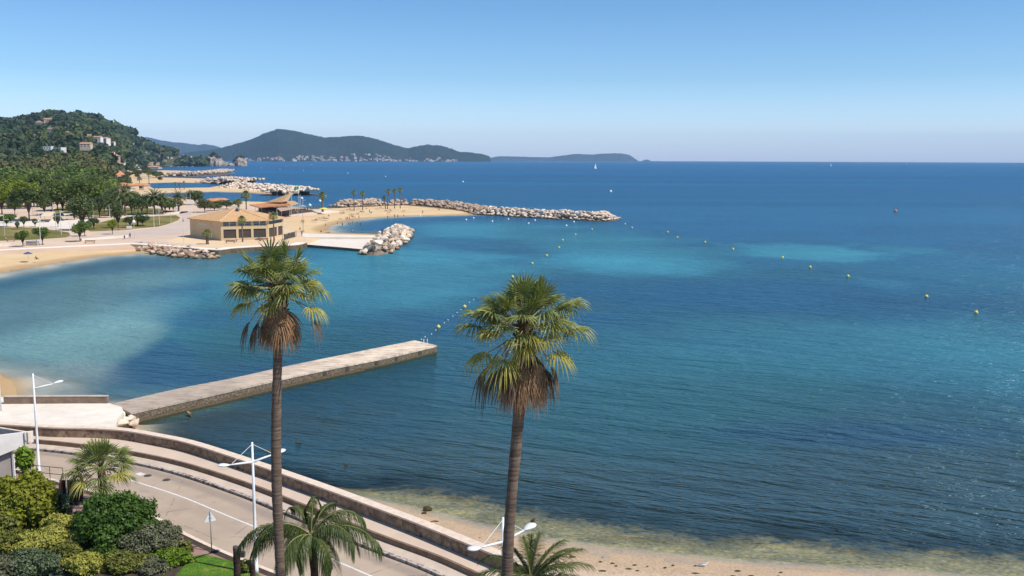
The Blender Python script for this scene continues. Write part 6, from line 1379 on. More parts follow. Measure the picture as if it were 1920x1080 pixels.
# ------------------------------------------------------------------ distant palms
def mini_fan(seed, m_g, n=26, dead=True):
    V = []; Fc = []; rr = random.Random(seed)
    for i in range(n):
        q = i / n; st, v, f = fan_frond(i * 2.399, D_(80 - 112 * q), 1.0, 1.0, .3 + .7 * q, seed * 100 + i, 9, 110, .5, 0, .3); b = len(V)
        V += [tuple(x) for x in v]; Fc += [tuple(j + b for j in x) for x in f]; b = len(V); V += st.v; Fc += [tuple(j + b for j in x) for x in st.f]
    return mesh('crown', V, Fc, m_g)
def mini_feather(seed):
    V = []; Fc = []
    for i in range(26):
        q = i / 26; st, v, f = feather_frond(i * 2.399, D_(80 - 85 * q), 2.6, seed * 90 + i, 1.5, 22, .55, .6, 0.14); b = len(V)
        V += [tuple(x) for x in v]; Fc += [tuple(j + b for j in x) for x in f]
    me = mesh('crown', V, Fc, TM['mid']); return me
MF = [mini_fan(3, LM['fan_green']), mini_fan(5, LM['fan_green'])]; MFe = [mini_feather(2), mini_feather(4)]
skm = MB(); rr_ = random.Random(4)
for i in range(40):
    a = i * 2.4; r_ = rr_.uniform(.35, .6); z = -rr_.uniform(.4, 1.9); skm.add([(math.cos(a) * r_, math.sin(a) * r_, z), (math.cos(a + .3) * r_, math.sin(a + .3) * r_, z), (math.cos(a + .15) * .25, math.sin(a + .15) * .25, z + .9)], [(0, 1, 2)])
skirt = mesh('dead_skirt', skm.v, skm.f, LM['fan_dead'])
pt_ = MB(); pt_.tube([(0, 0, i / 8) for i in range(9)], [1.25, 1.1, 1.0, 1, .95, .95, .9, .9, .85], 8); ptm = mesh('trunk', pt_.v, pt_.f, MT['palm_bark'], True)
def palm_small(px, by, ty, hw, label, group=None, feather=False, r=.22, skirtq=True, lean=0.0):
    p = at(px, by, ZP); k = p.y / F0; H = (by - ty) * k; sc = hw * k / (2.0 if not feather else 2.4); t = empty('palm_tree', (p.x, p.y, ZP), 0); t.rotation_euler = (0, lean, px * 1.3 % 6.28 if not lean else 0); tag(t, label, 'palm tree', group)
    hz = H - 1.55 * sc; o = link('trunk', ptm, t); o.scale = (r, r, hz); s_ = int(px) % 2
    o = link('crown', (MFe if feather else MF)[s_], t, (0, 0, hz), px % 6.28); o.scale = (sc,) * 3
    if skirtq: o = link('dead_skirt', skirt, t, (0, 0, hz)); o.scale = (sc,) * 3
pb = 'palms on the beach of the long breakwater'
for a in [(605, 397, 359.5, 9.5, 'stout bushy palm beside the yellow parasol at the terrace end', pb, False, .5), (664, 394.5, 356.5, 6, 'tall beach palm, left one of the pair in the middle', pb), (680, 394.5, 358, 6.3, 'tall beach palm, right one of the middle pair', pb), (726.5, 392, 354, 6.5, 'taller palm of the leaning pair against the breakwater', pb, False, .22, True, .05), (723, 391.5, 366, 5, 'shorter palm tucked beside the taller one against the breakwater', pb, False, .22, True, -.12), (740, 391, 353.5, 5.8, 'left palm of the rightmost beach pair', pb), (750.5, 390.5, 352, 6, 'rightmost palm on the beach', pb)]: palm_small(*a)
for a in [(389, 458, 429, 11.5, 'short stocky fan palm in front of the blank end wall of the pavilion', 'palms around the pavilion', False, .42, False), (455, 453.5, 404, 10.5, 'fan palm in front of the middle bay of the pavilion', 'palms around the pavilion', False, .22, False), (514, 451, 398, 11, 'fan palm at the right corner of the pavilion', 'palms around the pavilion', False, .22, False), (462, 395, 357, 12, 'bushy tall palm rising behind the pavilion roof', 'palms around the pavilion', False, .3), (448, 396, 372, 9, 'lower bushy palm left of the tall one behind the pavilion', 'palms around the pavilion', False, .3)]: palm_small(*a)
for a in [(235, 405, 350, 23, 'tall feathery date palm over the black-green park tree', 'feathery palms of the park', True, .35, False), (290, 402, 358, 21, 'feathery date palm right of the park centre', 'feathery palms of the park', True, .35, False), (305, 402, 364, 18, 'feathery date palm next to the orange hut roof', 'feathery palms of the park', True, .35, False), (335, 396, 361, 15, 'feathery palm left of the rounded dark evergreen', 'feathery palms of the park', True, .35, False), (258, 423, 399, 17, 'low fanned palm between the two dark lawn trees', 'feathery palms of the park', True, .3, False), (209, 408, 372, 14, 'feathery palm in the shade behind the lamps', 'feathery palms of the park', True, .3, False)]: palm_small(*a)
for a in [(280, 353, 322, 5.5, 'tall thin palm at the edge of the middle lagoon', None), (262, 347, 331, 6, 'short palm by the long orange roof', None), (329, 355.5, 341.5, 3.5, 'first small palm on the sand spit', 'small palms on the sand spit'), (337, 355.5, 343, 3.2, 'second small palm on the sand spit', 'small palms on the sand spit'), (345.5, 354.5, 339, 2.6, 'thin third palm on the sand spit', 'small palms on the sand spit')]: palm_small(*a[:6], False, .3, False)
# ------------------------------------------------------------------ houses and huts among the far trees
def tile_house(px0, px1, y_base, y_eave, y_ridge, label, depth=10.0, wall=None, hip=True, name='beach_house', roofm=None):
    p = at((px0 + px1) / 2, y_base, ZP); k = p.y / F0; w_ = (px1 - px0) * k; h = (y_base - y_eave) * k; r = max(0.8, (y_eave - y_ridge) * k - depth * 0.5 * (CAM_H - h) / p.y)
    t = empty(name, (p.x, p.y + depth / 2, ZP)); tag(t, label, 'building'); d = depth; wm = wall or MT['h_cream']; e = .6
    mb = MB(); mb.box(-w_ / 2, -d / 2, -.5, w_ / 2, d / 2, h); mb.build('wall', wm, t)
    rr = w_ / 2 - (d / 2 if hip and w_ > d * 1.1 else w_ * .12); mb = MB(); mb.add([(-w_ / 2 - e, -d / 2 - e, h + .01), (w_ / 2 + e, -d / 2 - e, h + .01), (w_ / 2 + e, d / 2 + e, h + .01), (-w_ / 2 - e, d / 2 + e, h + .01), (-rr, 0, h + r), (rr, 0, h + r)], [(0, 1, 5, 4), (2, 3, 4, 5), (1, 2, 5), (3, 0, 4), (3, 2, 1, 0)]); mb.build('roof', roofm or MT['tile2'], t)
    n = max(2, int(w_ / 4.5))
    for i in range(n):
        x = -w_ / 2 + w_ * (i + .5) / n; ww = min(1.2, w_ / n * .3); mb = MB(); mb.box(x - ww, -d / 2 - .1, h * .35, x + ww, -d / 2 - .01, h * .82); mb.build('window', MT['shutter'], t)
    return t
tile_house(183, 246, 357, 348, 342.5, 'long low building with an orange tile roof behind the park palms', 16)
tile_house(246, 270, 355, 348, 343.5, 'shorter orange-roofed wing at the lagoon edge with white posts', 14)
tile_house(197, 219, 338, 328, 319, 'house with a bright orange hipped roof among dark trees', 24)
tile_house(308, 331, 389, 378, 370.5, 'small beach hut with an orange roof beside the feathery palms', 11)
tile_house(386, 400, 385, 377, 371.8, 'left half of the low reddish hut roof behind the dark evergreen', 12, None, True)
tile_house(400, 416, 384, 375.5, 371.0, 'right half of the low reddish hut roofs near the lagoon', 12, None, True)
tile_house(272, 297, 316, 313.5, 310.5, 'tan villa row right at the far shore below the wooded hill', 25, MT['h_cream'], True, 'shore_house', MT['h_roof'])
tile_house(238, 262, 318, 315, 313, 'low white building among the bushes at the hill foot', 20, MT['h_white'], True, 'shore_house', MT['h_white'])
tile_house(216, 234, 322, 318.5, 316, 'whitish low house in front of the tall pink block', 18, MT['h_white'], True, 'shore_house', MT['h_roof'])
# white boat shelter and hauled-out boats at the lagoon
def hull(L, B, D, n=10):
    mb = MB(); V = []; 
    for i in range(n + 1):
        t = i / n; b = B / 2 * (math.sin(min(1, t * 1.7 + .25) * PI / 2) if t < .6 else math.cos((t - .6) / .4 * PI / 2) ** .8 + .001) ; x = -L / 2 + L * t; sh = D * (1 + .25 * t * t)
        V += [(x, -b, sh), (x, -b * .75, D * .3), (x, 0, 0.0 + D * .12 * (t > .8)), (x, b * .75, D * .3), (x, b, sh)]
    F_ = []
    for i in range(n):
        for j in range(4): F_.append((i * 5 + j, i * 5 + j + 1, (i + 1) * 5 + j + 1, (i + 1) * 5 + j))
        F_.append((i * 5 + 4, i * 5, (i + 1) * 5, (i + 1) * 5 + 4))
    F_.append((0, 1, 2, 3, 4)); mb.add(V, F_); return mb
def boat(px, py, L, label, heading=0.3, sail=0, cabin=False, z=None, group=None, name='boat', cat='boat'):
    p = at(px, py, 0 if z is None else z); t = empty(name, (p.x, p.y, (-.15 * L / 8) if z is None else z), heading); tag(t, label, cat, group)
    hull(L, L * .3, L * .11).build('hull', MT['white'], t)
    if cabin:
        mb = MB(); mb.box(-L * .1, -L * .09, L * .11, L * .18, L * .09, L * .21); mb.build('cabin', MT['white'], t); mb = MB(); mb.box(L * .181, -L * .08, L * .13, L * .2, L * .08, L * .19); mb.build('windscreen', MT['glass'], t)
    if sail:
        mb = MB(); mb.tube([(L * .08, 0, L * .1), (L * .08, 0, sail)], .08, 6); mb.build('mast', MT['white'], t)
        mb = MB(); th = .03
        for nm, pts in (('mainsail', [(L * .06, 0, L * .2), (-L * .42, L * .05, L * .2), (-L * .25, L * .07, sail * .5), (L * .06, 0, sail)]), ('jib', [(L * .47, 0, L * .14), (L * .1, L * .05, L * .18), (L * .09, 0, sail * .85)])):
            mb = MB(); n = len(pts); vs = [Vector(q) for q in pts] + [Vector(q) + Vector((0, th, 0)) for q in pts]; mb.add(vs, [tuple(range(n)), tuple(range(n, 2 * n))[::-1]] + [(i, (i + 1) % n, (i + 1) % n + n, i + n) for i in range(n)]); mb.build(nm, MT['white'], t)
    return t
boat(1116.5, 316.5, 9.5, 'white sailing boat under sail, nearest the horizon in mid picture', 0.5, 17.0)
for px, py, L, sl, lb in ((1317, 303.4, 10, 20, 'tiny distant sail on the horizon right of the hazy island'), (1558, 311.5, 8, 13, 'small white sail right of the picture centre below the horizon'), (1612, 306, 9, 15, 'faint white sail right beside another near the horizon'), (1833, 307.5, 9, 15, 'tiny white sail near the horizon at the right edge'), (1700, 308, 8, 9, 'faint distant sail between the two right-hand ones')): boat(px, py, L, lb, 0.6, sl)
boat(584, 309.5, 11, 'white motor boat speeding past in front of the far hill', 0.0, 0, True)
a = at(582, 309.8); mb = MB(); mb.prism([(-1, -1.0), (-75, -7), (-80, 0), (-75, 6), (-1, 1.0)], 0.02, 0.10); o = mb.build('wake', simple('foam', (0.75, 0.80, 0.84), (0.35, 0.5, 0.62), .2, .9)); o.location = (a.x - 4, a.y, 0); tag(o, kind='stuff')
for px, py, hd, lb in ((262, 354, .2, 'white boat hauled out in front of the orange-roofed wing'), (254, 354.6, -.3, 'white boat nearest the long orange roof on the sand'), (277, 353.8, .1, 'rightmost white boat at the lagoon edge'), (240, 358, .5, 'white boat on the sand behind the date palm')):
    boat(px, py, 7.5, lb, hd, 0, px == 262, ZP, 'boats hauled out at the lagoon')
for px, py, lb in ((320, 312.8, 'leftmost moored white boat below the wooded hill'), (334, 313.0, 'moored white boat left of the middle below the wooded hill'), (341, 313.1, 'moored white boat in the middle of the row below the hill'), (349, 312.9, 'moored white boat right of the middle below the hill'), (360, 312.8, 'rightmost moored white boat before the rocky point')): boat(px, py, 9, lb, 0.1, 0, True, None, 'boats moored under the wooded hill')

# ------------------------------------------------------------------ park lamps, masts, flag
def park_lamp(px, by, ty, heads, label, group='white lamps of the park', az=0.0, head_at=.72, lantern=False):
    p = at(px, by, ZP); H = (by - ty) * p.y / F0; t = empty('park_lamp', (p.x, p.y, ZP)); tag(t, label, 'lamp post', group)
    mb = MB(); mb.tube([(0, 0, 0), (0, 0, H)], [.085, .06], 6); mb.build('pole', MT['frame'] if int(px) % 3 == 0 else MT['white'], t)
    if lantern:
        mb = MB(); mb.tube([(0, 0, H * .70), (0, 0, H * .76), (0, 0, H * .84)], [.45, .55, .12], 10); mb.build('lantern', MT['white'], t)
    for s_ in heads:
        d = Vector((math.cos(az), math.sin(az), 0)) * s_; z0 = H * head_at
        mb = MB(); mb.tube([Vector((0, 0, z0)), d * 1.0 + Vector((0, 0, z0 + .03))], .06, 5); mb.build('arm', MT['white'], t)
        h_ = lamp_head().build('lamp_head', MT['white'], t); h_.location = d * .9 + Vector((0, 0, z0 + .05)); h_.scale = (0.9, 1.1, 0.9); h_.rotation_euler = (0, 0, az if s_ > 0 else az + PI)
for a in [(9, 443, 400, (1,), 'leftmost lamp post by the lawn in the park'), (76.5, 461, 398, (1, -1), 'tall lamp beside the second promenade tree'), (100, 407, 380, (1, -1), 'cross-shaped lamp right of the umbrella pine'), (38, 418, 404, (1, -1), 'small cross lamp under the umbrella pine'), (105, 431, 395, (1,), 'lamp left of the pale shade sails'), (115, 440, 394, (1,), 'lamp between the two shade sails'), (131.5, 443, 402, (1,), 'lamp at the right end of the left lawn'), (176, 410, 379, (-1,), 'slender lamp left of the middle lawn'), (206, 418, 384, (1, -1), 'double lamp in front of the mid-green tree'), (209.5, 408, 376, (-1,), 'lamp behind the double one with a single wing'), (228, 407, 374, (-1,), 'tall lamp in front of the dark palms'), (289, 426, 388, (), 'plain white post at the right of the lawn'), (299, 422, 386, (1,), 'lamp with one wing right of the plain white post'), (321, 424, 399, (), 'thin post at the rounded end of the lawn'), (331, 398, 378, (1,), 'lamp at the bend of the park path'), (350, 395, 362, (-1, 1), 'left tall pole of the pair by the path'), (358, 400, 364, (-1,), 'right tall pole of the pair by the path'), (367, 403, 377, (1, -1), 'cross-shaped lamp beside the pavilion roof'), (345, 459, 429, (), 'thin post on the quay left of the pavilion'), (62, 404, 390, (), 'thin post behind the umbrella pine'), (10, 392, 378, (1,), 'far lamp at the left edge under the bright tree'), (491, 405, 382, (), 'thin post in front of the restaurant roof left end'), (513, 402, 388, (), 'short post before the awning'), (479, 403, 380, (), 'post left of the restaurant over the pavilion roof'), (554.5, 396, 377, (1,), 'lamp at the right end of the restaurant'), (568, 385, 372, (1,), 'short white lamp right of the flagpole'), (563.5, 384, 364, (1, -1), 'lamp directly right of the green flag')]:
    park_lamp(*a)
park_lamp(252.5, 448, 405, (), 'white lantern-topped post on the promenade before the right lawn', None, 0, .7, True)
MT['flag'] = simple('green_flag', (0.08, 0.42, 0.18), (0.06, 0.34, 0.14), 1, .8)
def mast(px, by, ty, label, flag=None, m='white'):
    p = at(px, by, ZP); H = (by - ty) * p.y / F0; t = empty('flagpole', (p.x, p.y, ZP)); tag(t, label, 'flagpole'); mb = MB(); mb.tube([(0, 0, 0), (0, 0, H)], [.12, .07], 6); mb.build('pole', MT[m], t)
    if flag:
        mb = MB(); V = []
        for i in range(9):
            u = i / 8; y = .22 * math.sin(u * 7); V += [(-u * 2.1, y, H - .1 - .35 * u), (-u * 2.1, y, H - 1.7 - .5 * u)]
        V += [(a_, b_ + .02, c_) for a_, b_, c_ in V]; F_ = [(2 * i, 2 * i + 1, 2 * i + 3, 2 * i + 2) for i in range(8)] + [(18 + 2 * i, 18 + 2 * i + 2, 18 + 2 * i + 3, 18 + 2 * i + 1) for i in range(8)]; mb.add(V, F_); mb.build('flag', flag, t, fix=False)
mast(561, 396, 349, 'white flagpole flying a green flag over the restaurant', MT['flag'])
mast(520.5, 398, 347, 'dark slim mast rising behind the restaurant roof', None, 'zinc')
mast(568.5, 436, 400, 'thin grey mast on the beach right of the pavilion', None, 'galv'); mast(547, 392, 353, 'thin white mast just right of the pointed roof', None, 'white')
mast(276, 354, 331, 'white mast at the lagoon edge beside the thin palm', None, 'white'); mast(269, 354, 333, 'shorter white mast at the end of the orange wing', None, 'white')

# shade sails
MT['sailc'] = simple('cream_canvas', (0.72, 0.60, 0.42), (0.64, 0.52, 0.35), .5, .9)
for pts, lb in (([(84, 406, 3.2), (104, 405.5, 3.4), (98, 411, 2.6), (76, 411.5, 2.6)], 'left pale shade sail over the playground'), ([(114, 404.5, 3.4), (142, 406, 3.0), (122, 408.5, 2.4)], 'right triangular shade sail over the playground')):
    P = [at(a_, b_ + 6.0, ZP) for a_, b_, c_ in pts]; c0 = sum(P, Vector()) / len(P); t = empty('shade_sail', (c0.x, c0.y, ZP)); tag(t, lb, 'shade sail'); n = len(P)
    top = [Vector((p.x - c0.x, p.y - c0.y, c_)) for p, (a_, b_, c_) in zip(P, pts)]; mb = MB(); mb.add(top + [q - Vector((0, 0, .05)) for q in top], [tuple(range(n)), tuple(range(n, 2 * n))[::-1]] + [(i, (i + 1) % n, (i + 1) % n + n, i + n) for i in range(n)]); mb.build('canvas', MT['sailc'], t)
    for q in top: mb = MB(); mb.tube([(q.x, q.y, 0), (q.x, q.y, q.z)], .07, 5); mb.build('post', MT['white'], t)
# benches, boards, bins, parasols, towels
MT['wood'] = simple('bench_wood', (0.42, 0.27, 0.17), (0.32, 0.20, 0.12), 3, .8)
def bench(px, py, label, rz=0.05, w_=2.6):
    p = at(px, py, ZP); t = empty('bench', (p.x, p.y, ZP), rz); tag(t, label, 'bench', None)
    mb = MB(); mb.box(-w_ / 2, -.25, .42, w_ / 2, .25, .50); mb.build('seat', MT['wood'], t); mb = MB(); mb.box(-w_ / 2, .2, .62, w_ / 2, .27, 1.0); mb.build('backrest', MT['wood'], t)
    for s_ in (-1, 1): mb = MB(); mb.box(s_ * w_ * .4 - .05, -.22, 0, s_ * w_ * .4 + .05, .26, .415); mb.build('leg', MT['wood'], t)
bench(168.5, 456.5, 'wooden bench on the promenade right of the pruned tree', .05, 3.2); bench(432, 456, 'bench in front of the left bay of the pavilion', 0, 3); bench(494, 452.5, 'bench in front of the right bay of the pavilion', 0, 3); bench(20, 453, 'dark bench at the left lawn corner')
p = at(242.5, 431, ZP); bd = empty('info_board', (p.x, p.y, ZP)); tag(bd, 'white information board beside the path at the lawn edge', 'sign board'); mb = MB(); mb.box(-1.0, -.06, .5, 1.0, .06, 1.5); mb.build('board', MT['white'], bd)
for s_ in (-1, 1): mb = MB(); mb.box(s_ * .8 - .05, -.05, 0, s_ * .8 + .05, .05, .5); mb.build('post', MT['galv'], bd)
p = at(88, 460, ZP); pt = empty('planter', (p.x - 4, p.y - .5, ZP)); tag(pt, 'white kiosk block at the foot of the second promenade tree', 'planter'); mb = MB(); mb.box(-1.6, -.8, 0, 1.6, .8, 1.3); mb.build('box', MT['render_g'], pt); mb = MB(); mb.box(-1.7, -.9, 1.301, 1.7, .9, 1.42); mb.build('lid', MT['white'], pt)
def parasol(px, py, r, H, m, label):
    p = at(px, py, ZP if py < 460 else 1.0); t = empty('parasol', p); tag(t, label, 'parasol'); mb = MB(); mb.tube([(0, 0, 0), (0, 0, H)], .04, 5); mb.build('pole', MT['white'], t)
    mb = MB(); n = 12; V = [(r * math.cos(2 * PI * i / n), r * math.sin(2 * PI * i / n), H - .55 - (.08 if i % 2 else 0)) for i in range(n)]; mb.add(V + [(0, 0, H)] + [(a_, b_, c_ - .03) for a_, b_, c_ in V], [(i, (i + 1) % n, n) for i in range(n)] + [tuple(range(n + 1, 2 * n + 1))[::-1]] + [(i, i + n + 1, (i + 1) % n + n + 1, (i + 1) % n) for i in range(n)]); mb.build('canopy', m, t)
parasol(53, 486.5, 1.15, 2.1, simple('blue_parasol', (0.07, 0.10, 0.25), (0.05, 0.07, 0.18), 1, .8), 'blue beach parasol on the left beach beside a seated bather')
parasol(607.5, 399.5, 2.3, 2.7, simple('yellow_parasol', (0.80, 0.66, 0.10), (0.72, 0.58, 0.08), 1, .8), 'large yellow parasol by the stout palm at the terrace end')
parasol(567, 394.5, 2.2, 2.7, simple('grey_parasol', (0.40, 0.38, 0.38), (0.32, 0.30, 0.30), 1, .8), 'grey parasol at the right end of the restaurant terrace')
# railings along the quay, fence by the pavilion
def rail_px(pts, label, n, h=1.0, m='white', name='quay_railing'):
    q = resample(W(pts, ZP), n); t = empty(name, (q[0][0], q[0][1], ZP)); tag(t, label, 'railing'); P = [Vector((a_[0] - q[0][0], a_[1] - q[0][1], 0)) for a_ in q]
    for z in (.5, h): mb = MB(); mb.tube([a_ + Vector((0, 0, z)) for a_ in P], .045, 4); mb.build('rail', MT[m], t)
    for a_ in P: mb = MB(); mb.tube([a_, a_ + Vector((0, 0, h))], .045, 4); mb.build('post', MT[m], t)
rail_px([(246, 457), (262, 457.6), (300, 459.8), (345, 463), (365, 465)], 'thin pale railing along the quay above the small groyne', 14)
rail_px([(530, 451), (541, 448), (552, 445.5), (556, 443)], 'dark metal fence between the pavilion corner and the beach', 9, 1.9, 'dark_metal', 'metal_fence')
for i, (px, py, lb) in enumerate(((536, 449.5, 'dark fence panel nearest the pavilion corner'), (543, 447.3, 'middle dark fence panel'), (550, 445.6, 'dark fence panel nearest the beach'))):
    p = at(px, py, ZP); mb = MB(); mb.box(-.75, -.04, .15, .75, .04, 1.8); o = mb.build('fence_panel', MT['dark_metal']); o.location = p; o.rotation_euler = (0, 0, .9); tag(o, lb, 'fence panel')
# weed stranded at the near shore and stones in the shallows
MT['weed'] = simple('stranded_weed', (0.10, 0.075, 0.02), (0.04, 0.03, 0.01), 3, .95)
rr_ = random.Random(6); V = []; F_ = []
for i in range(46):
    px = rr_.uniform(780, 1930); yb = np.interp(px, [780, 900, 1000, 1150, 1400, 1700, 1920], [960, 989, 1013, 1038, 1062, 1081, 1097]); p = at(px, yb + rr_.uniform(2, 34), .2); L = rr_.uniform(.06, .34); b = len(V); n = 7; sdv = float(land_sdf(np.array([p.x]), np.array([p.y]))[0]); zz = 0.85 * float(sstep(0, 20, sdv)) + .045
    if sdv < .3: continue
    for k in range(n): a_ = 2 * PI * k / n; V.append((p.x + L * math.cos(a_) * rr_.uniform(.7, 1.2), p.y + L * .45 * math.sin(a_) * rr_.uniform(.7, 1.2) - .0 * L, zz))
    V.append((p.x, p.y, zz + .06)); F_ += [(b + k, b + (k + 1) % n, b + n) for k in range(n)]
tag(link('stranded_weed', mesh('stranded_weed', V, F_, MT['weed'])), kind='stuff')
for i, (px, py, s_, lb) in enumerate(((800, 954, .45, 'dark flat stone at the very edge of the sea wall beach'), (795, 962, .3, 'small dark stone beside the flat one at the wall'), (390, 833, .35, 'pale stone showing through the water left of the double lamp'), (560, 830, .3, 'pale stone showing in the dark weedy shallows'), (505, 845, .3, 'yellowish stone close to the sea wall'), (650, 870, .28, 'small pale stone awash off the sea wall'), (1000, 975, .3, 'stone awash just right of the right tall palm'))):
    p = at(px, py, 0.05); put_rock((p.x, p.y, -.02), s_, 'rock', lb, 'stones in the shallows', 5000 + i)

# ------------------------------------------------------------------ people
SKIN = simple('tanned_skin', (0.42, 0.22, 0.13), (0.34, 0.17, 0.10), 3, .6); SKIN2 = simple('dark_tan_skin', (0.24, 0.12, 0.07), (0.19, 0.09, 0.05), 3, .6)
CL = {k: simple(k + '_cloth', c, tuple(x * .8 for x in c), 3, .9) for k, c in {'red': (0.55, 0.06, 0.06), 'navy': (0.03, 0.04, 0.12), 'white': (0.75, 0.73, 0.70), 'black': (0.02, 0.02, 0.022), 'pink': (0.62, 0.25, 0.28), 'teal': (0.05, 0.25, 0.28)}.items()}
HAIR = simple('dark_hair', (0.05, 0.03, 0.02), (0.03, 0.02, 0.015), 5, .8)
POSE = {  # joints: pelvis, chest, neck, head, (shoulder, elbow, hand) x2, (hip, knee, ankle, toe) x2
 'stand': dict(pel=(0, 0, .95), ch=(0, 0, 1.32), nk=(0, 0, 1.5), hd=(0, .02, 1.64), aL=[(-.19, 0, 1.42), (-.26, .02, 1.13), (-.24, -.06, .88)], aR=[(.19, 0, 1.42), (.26, .02, 1.13), (.25, -.06, .88)], lL=[(-.09, 0, .9), (-.11, -.02, .5), (-.12, .03, .08), (-.13, -.14, .03)], lR=[(.09, 0, .9), (.11, -.02, .5), (.12, .03, .08), (.13, -.14, .03)]),
 'walk': dict(pel=(0, 0, .94), ch=(0, -.04, 1.31), nk=(0, -.05, 1.49), hd=(0, -.06, 1.63), aL=[(-.19, -.04, 1.41), (-.25, .12, 1.15), (-.22, .10, .9)], aR=[(.19, -.04, 1.41), (.25, -.14, 1.16), (.22, -.32, 1.0)], lL=[(-.09, 0, .9), (-.10, -.18, .52), (-.10, -.16, .1), (-.10, -.33, .05)], lR=[(.09, 0, .9), (.10, .10, .5), (.10, .34, .14), (.10, .24, .03)]),
 'sit': dict(pel=(0, 0, .14), ch=(0, .10, .50), nk=(0, .10, .68), hd=(0, .06, .82), aL=[(-.18, .10, .60), (-.24, .24, .34), (-.26, .32, .06)], aR=[(.18, .10, .60), (.24, -.08, .42), (.16, -.32, .46)], lL=[(-.09, -.03, .14), (-.14, -.40, .46), (-.13, -.58, .07), (-.13, -.74, .04)], lR=[(.09, -.03, .14), (.14, -.44, .40), (.13, -.70, .06), (.13, -.86, .04)]),
 'lie': dict(pel=(0, 0, .13), ch=(0, .40, .14), nk=(0, .60, .14), hd=(0, .76, .16), aL=[(-.18, .50, .14), (-.34, .30, .08), (-.30, .05, .06)], aR=[(.18, .50, .14), (.40, .62, .08), (.28, .80, .07)], lL=[(-.09, -.05, .13), (-.12, -.46, .12), (-.13, -.88, .08), (-.13, -.98, .14)], lR=[(.09, -.05, .13), (.14, -.42, .30), (.13, -.70, .07), (.13, -.84, .05)]),
 'bend': dict(pel=(0, 0, .90), ch=(0, -.30, 1.05), nk=(0, -.46, 1.06), hd=(0, -.60, 1.02), aL=[(-.18, -.38, 1.02), (-.22, -.42, .74), (-.18, -.46, .5)], aR=[(.18, -.38, 1.02), (.22, -.42, .74), (.18, -.46, .5)], lL=[(-.09, 0, .86), (-.11, -.08, .48), (-.12, .05, .08), (-.13, -.12, .03)], lR=[(.09, 0, .86), (.11, -.02, .48), (.12, .12, .08), (.13, -.05, .03)]),
}
def body_mesh(key, skin):
    P = POSE[key]; vs = []; es = []; rd = []
    def add(p, r, par):
        vs.append(p); rd.append(r)
        if par is not None: es.append((par, len(vs) - 1))
        return len(vs) - 1
    pe = add(P['pel'], .135, None); wa = add(tuple((a_ + b_) / 2 for a_, b_ in zip(P['pel'], P['ch'])), .115, pe); ch = add(P['ch'], .145, wa); nk = add(P['nk'], .055, ch); hd = add(P['hd'], .095, nk); add(tuple(h + (h - n) * .55 for h, n in zip(P['hd'], P['nk'])), .07, hd)
    for k in ('aL', 'aR'):
        q = P[k]; a_ = add(q[0], .06, ch); b_ = add(q[1], .045, a_); c_ = add(q[2], .032, b_); d = Vector(q[2]) - Vector(q[1]); d.normalize(); add(tuple(Vector(q[2]) + d * .10), .030, c_)
    for k in ('lL', 'lR'):
        q = P[k]; a_ = add(q[0], .09, pe); b_ = add(q[1], .062, a_); c_ = add(q[2], .042, b_); add(q[3], .035, c_)
    me = bpy.data.meshes.new('body_cage'); me.from_pydata(vs, es, []); o = bpy.data.objects.new('body_cage', me); COL.objects.link(o)
    mo = o.modifiers.new('skin', 'SKIN'); sk = me.skin_vertices[0].data
    for i, r in enumerate(rd): sk[i].radius = (r, r)
    sk[0].use_root = True; o.modifiers.new('sub', 'SUBSURF').levels = 1
    dg = bpy.context.evaluated_depsgraph_get(); dg.update(); ev = o.evaluated_get(dg); m2 = bpy.data.meshes.new_from_object(ev); m2.name = 'person'; bpy.data.objects.remove(o); m2.materials.clear(); m2.materials.append(skin); m2.polygons.foreach_set('use_smooth', [True] * len(m2.polygons)); return m2
def seg(mb, a, b, r0, r1, n=10): mb.tube([a, b], [r0, r1], n)
BOD = {}; CLO = {}
def person(pose, px, py, z, rz, cloth, label, group=None, top=False, skin=0, sc=1.0):
    k = (pose, skin)
    if k not in BOD: BOD[k] = body_mesh(pose, (SKIN, SKIN2)[skin])
    p = at(px, py, z); t = link('person', BOD[k], None, (p.x, p.y, z), rz, sc); tag(t, label, 'person', group)
    ck = (pose, cloth, top)
    if ck not in CLO:
        P = POSE[pose]; mb = MB(); pe = Vector(P['pel'])
        for q in ('lL', 'lR'): a_ = Vector(P[q][0]); b_ = Vector(P[q][1]); seg(mb, a_, a_.lerp(b_, .85 if top else .45), .115, .085 if top else .10)
        seg(mb, pe - (Vector(P['ch']) - pe).normalized() * .08, pe + (Vector(P['ch']) - pe) * .3, .15, .135); s_ = mesh('shorts', mb.v, mb.f, CL['navy'] if top else CL[cloth], True)
        tp = None
        if top: mb = MB(); seg(mb, pe + (Vector(P['ch']) - pe) * .25, Vector(P['ch']), .15, .17); seg(mb, Vector(P['aL'][0]), Vector(P['aR'][0]), .10, .10); tp = mesh('shirt', mb.v, mb.f, CL[cloth], True)
        h = Vector(P['hd']); d = (h - Vector(P['nk'])).normalized(); bm = bmesh.new(); bmesh.ops.create_uvsphere(bm, u_segments=10, v_segments=7, radius=.115, matrix=Matrix.Translation(h + d * .035 + Vector((0, .025, 0)))); hm = bpy.data.meshes.new('hair'); bm.to_mesh(hm); bm.free(); hm.materials.append(HAIR); CLO[ck] = (s_, tp, hm)
    s_, tp, hm = CLO[ck]; link('shorts', s_, t)
    if tp: link('shirt', tp, t)
    link('hair', hm, t); return t
ZB_ = 0.55
gb = 'bathers around the lagoon'
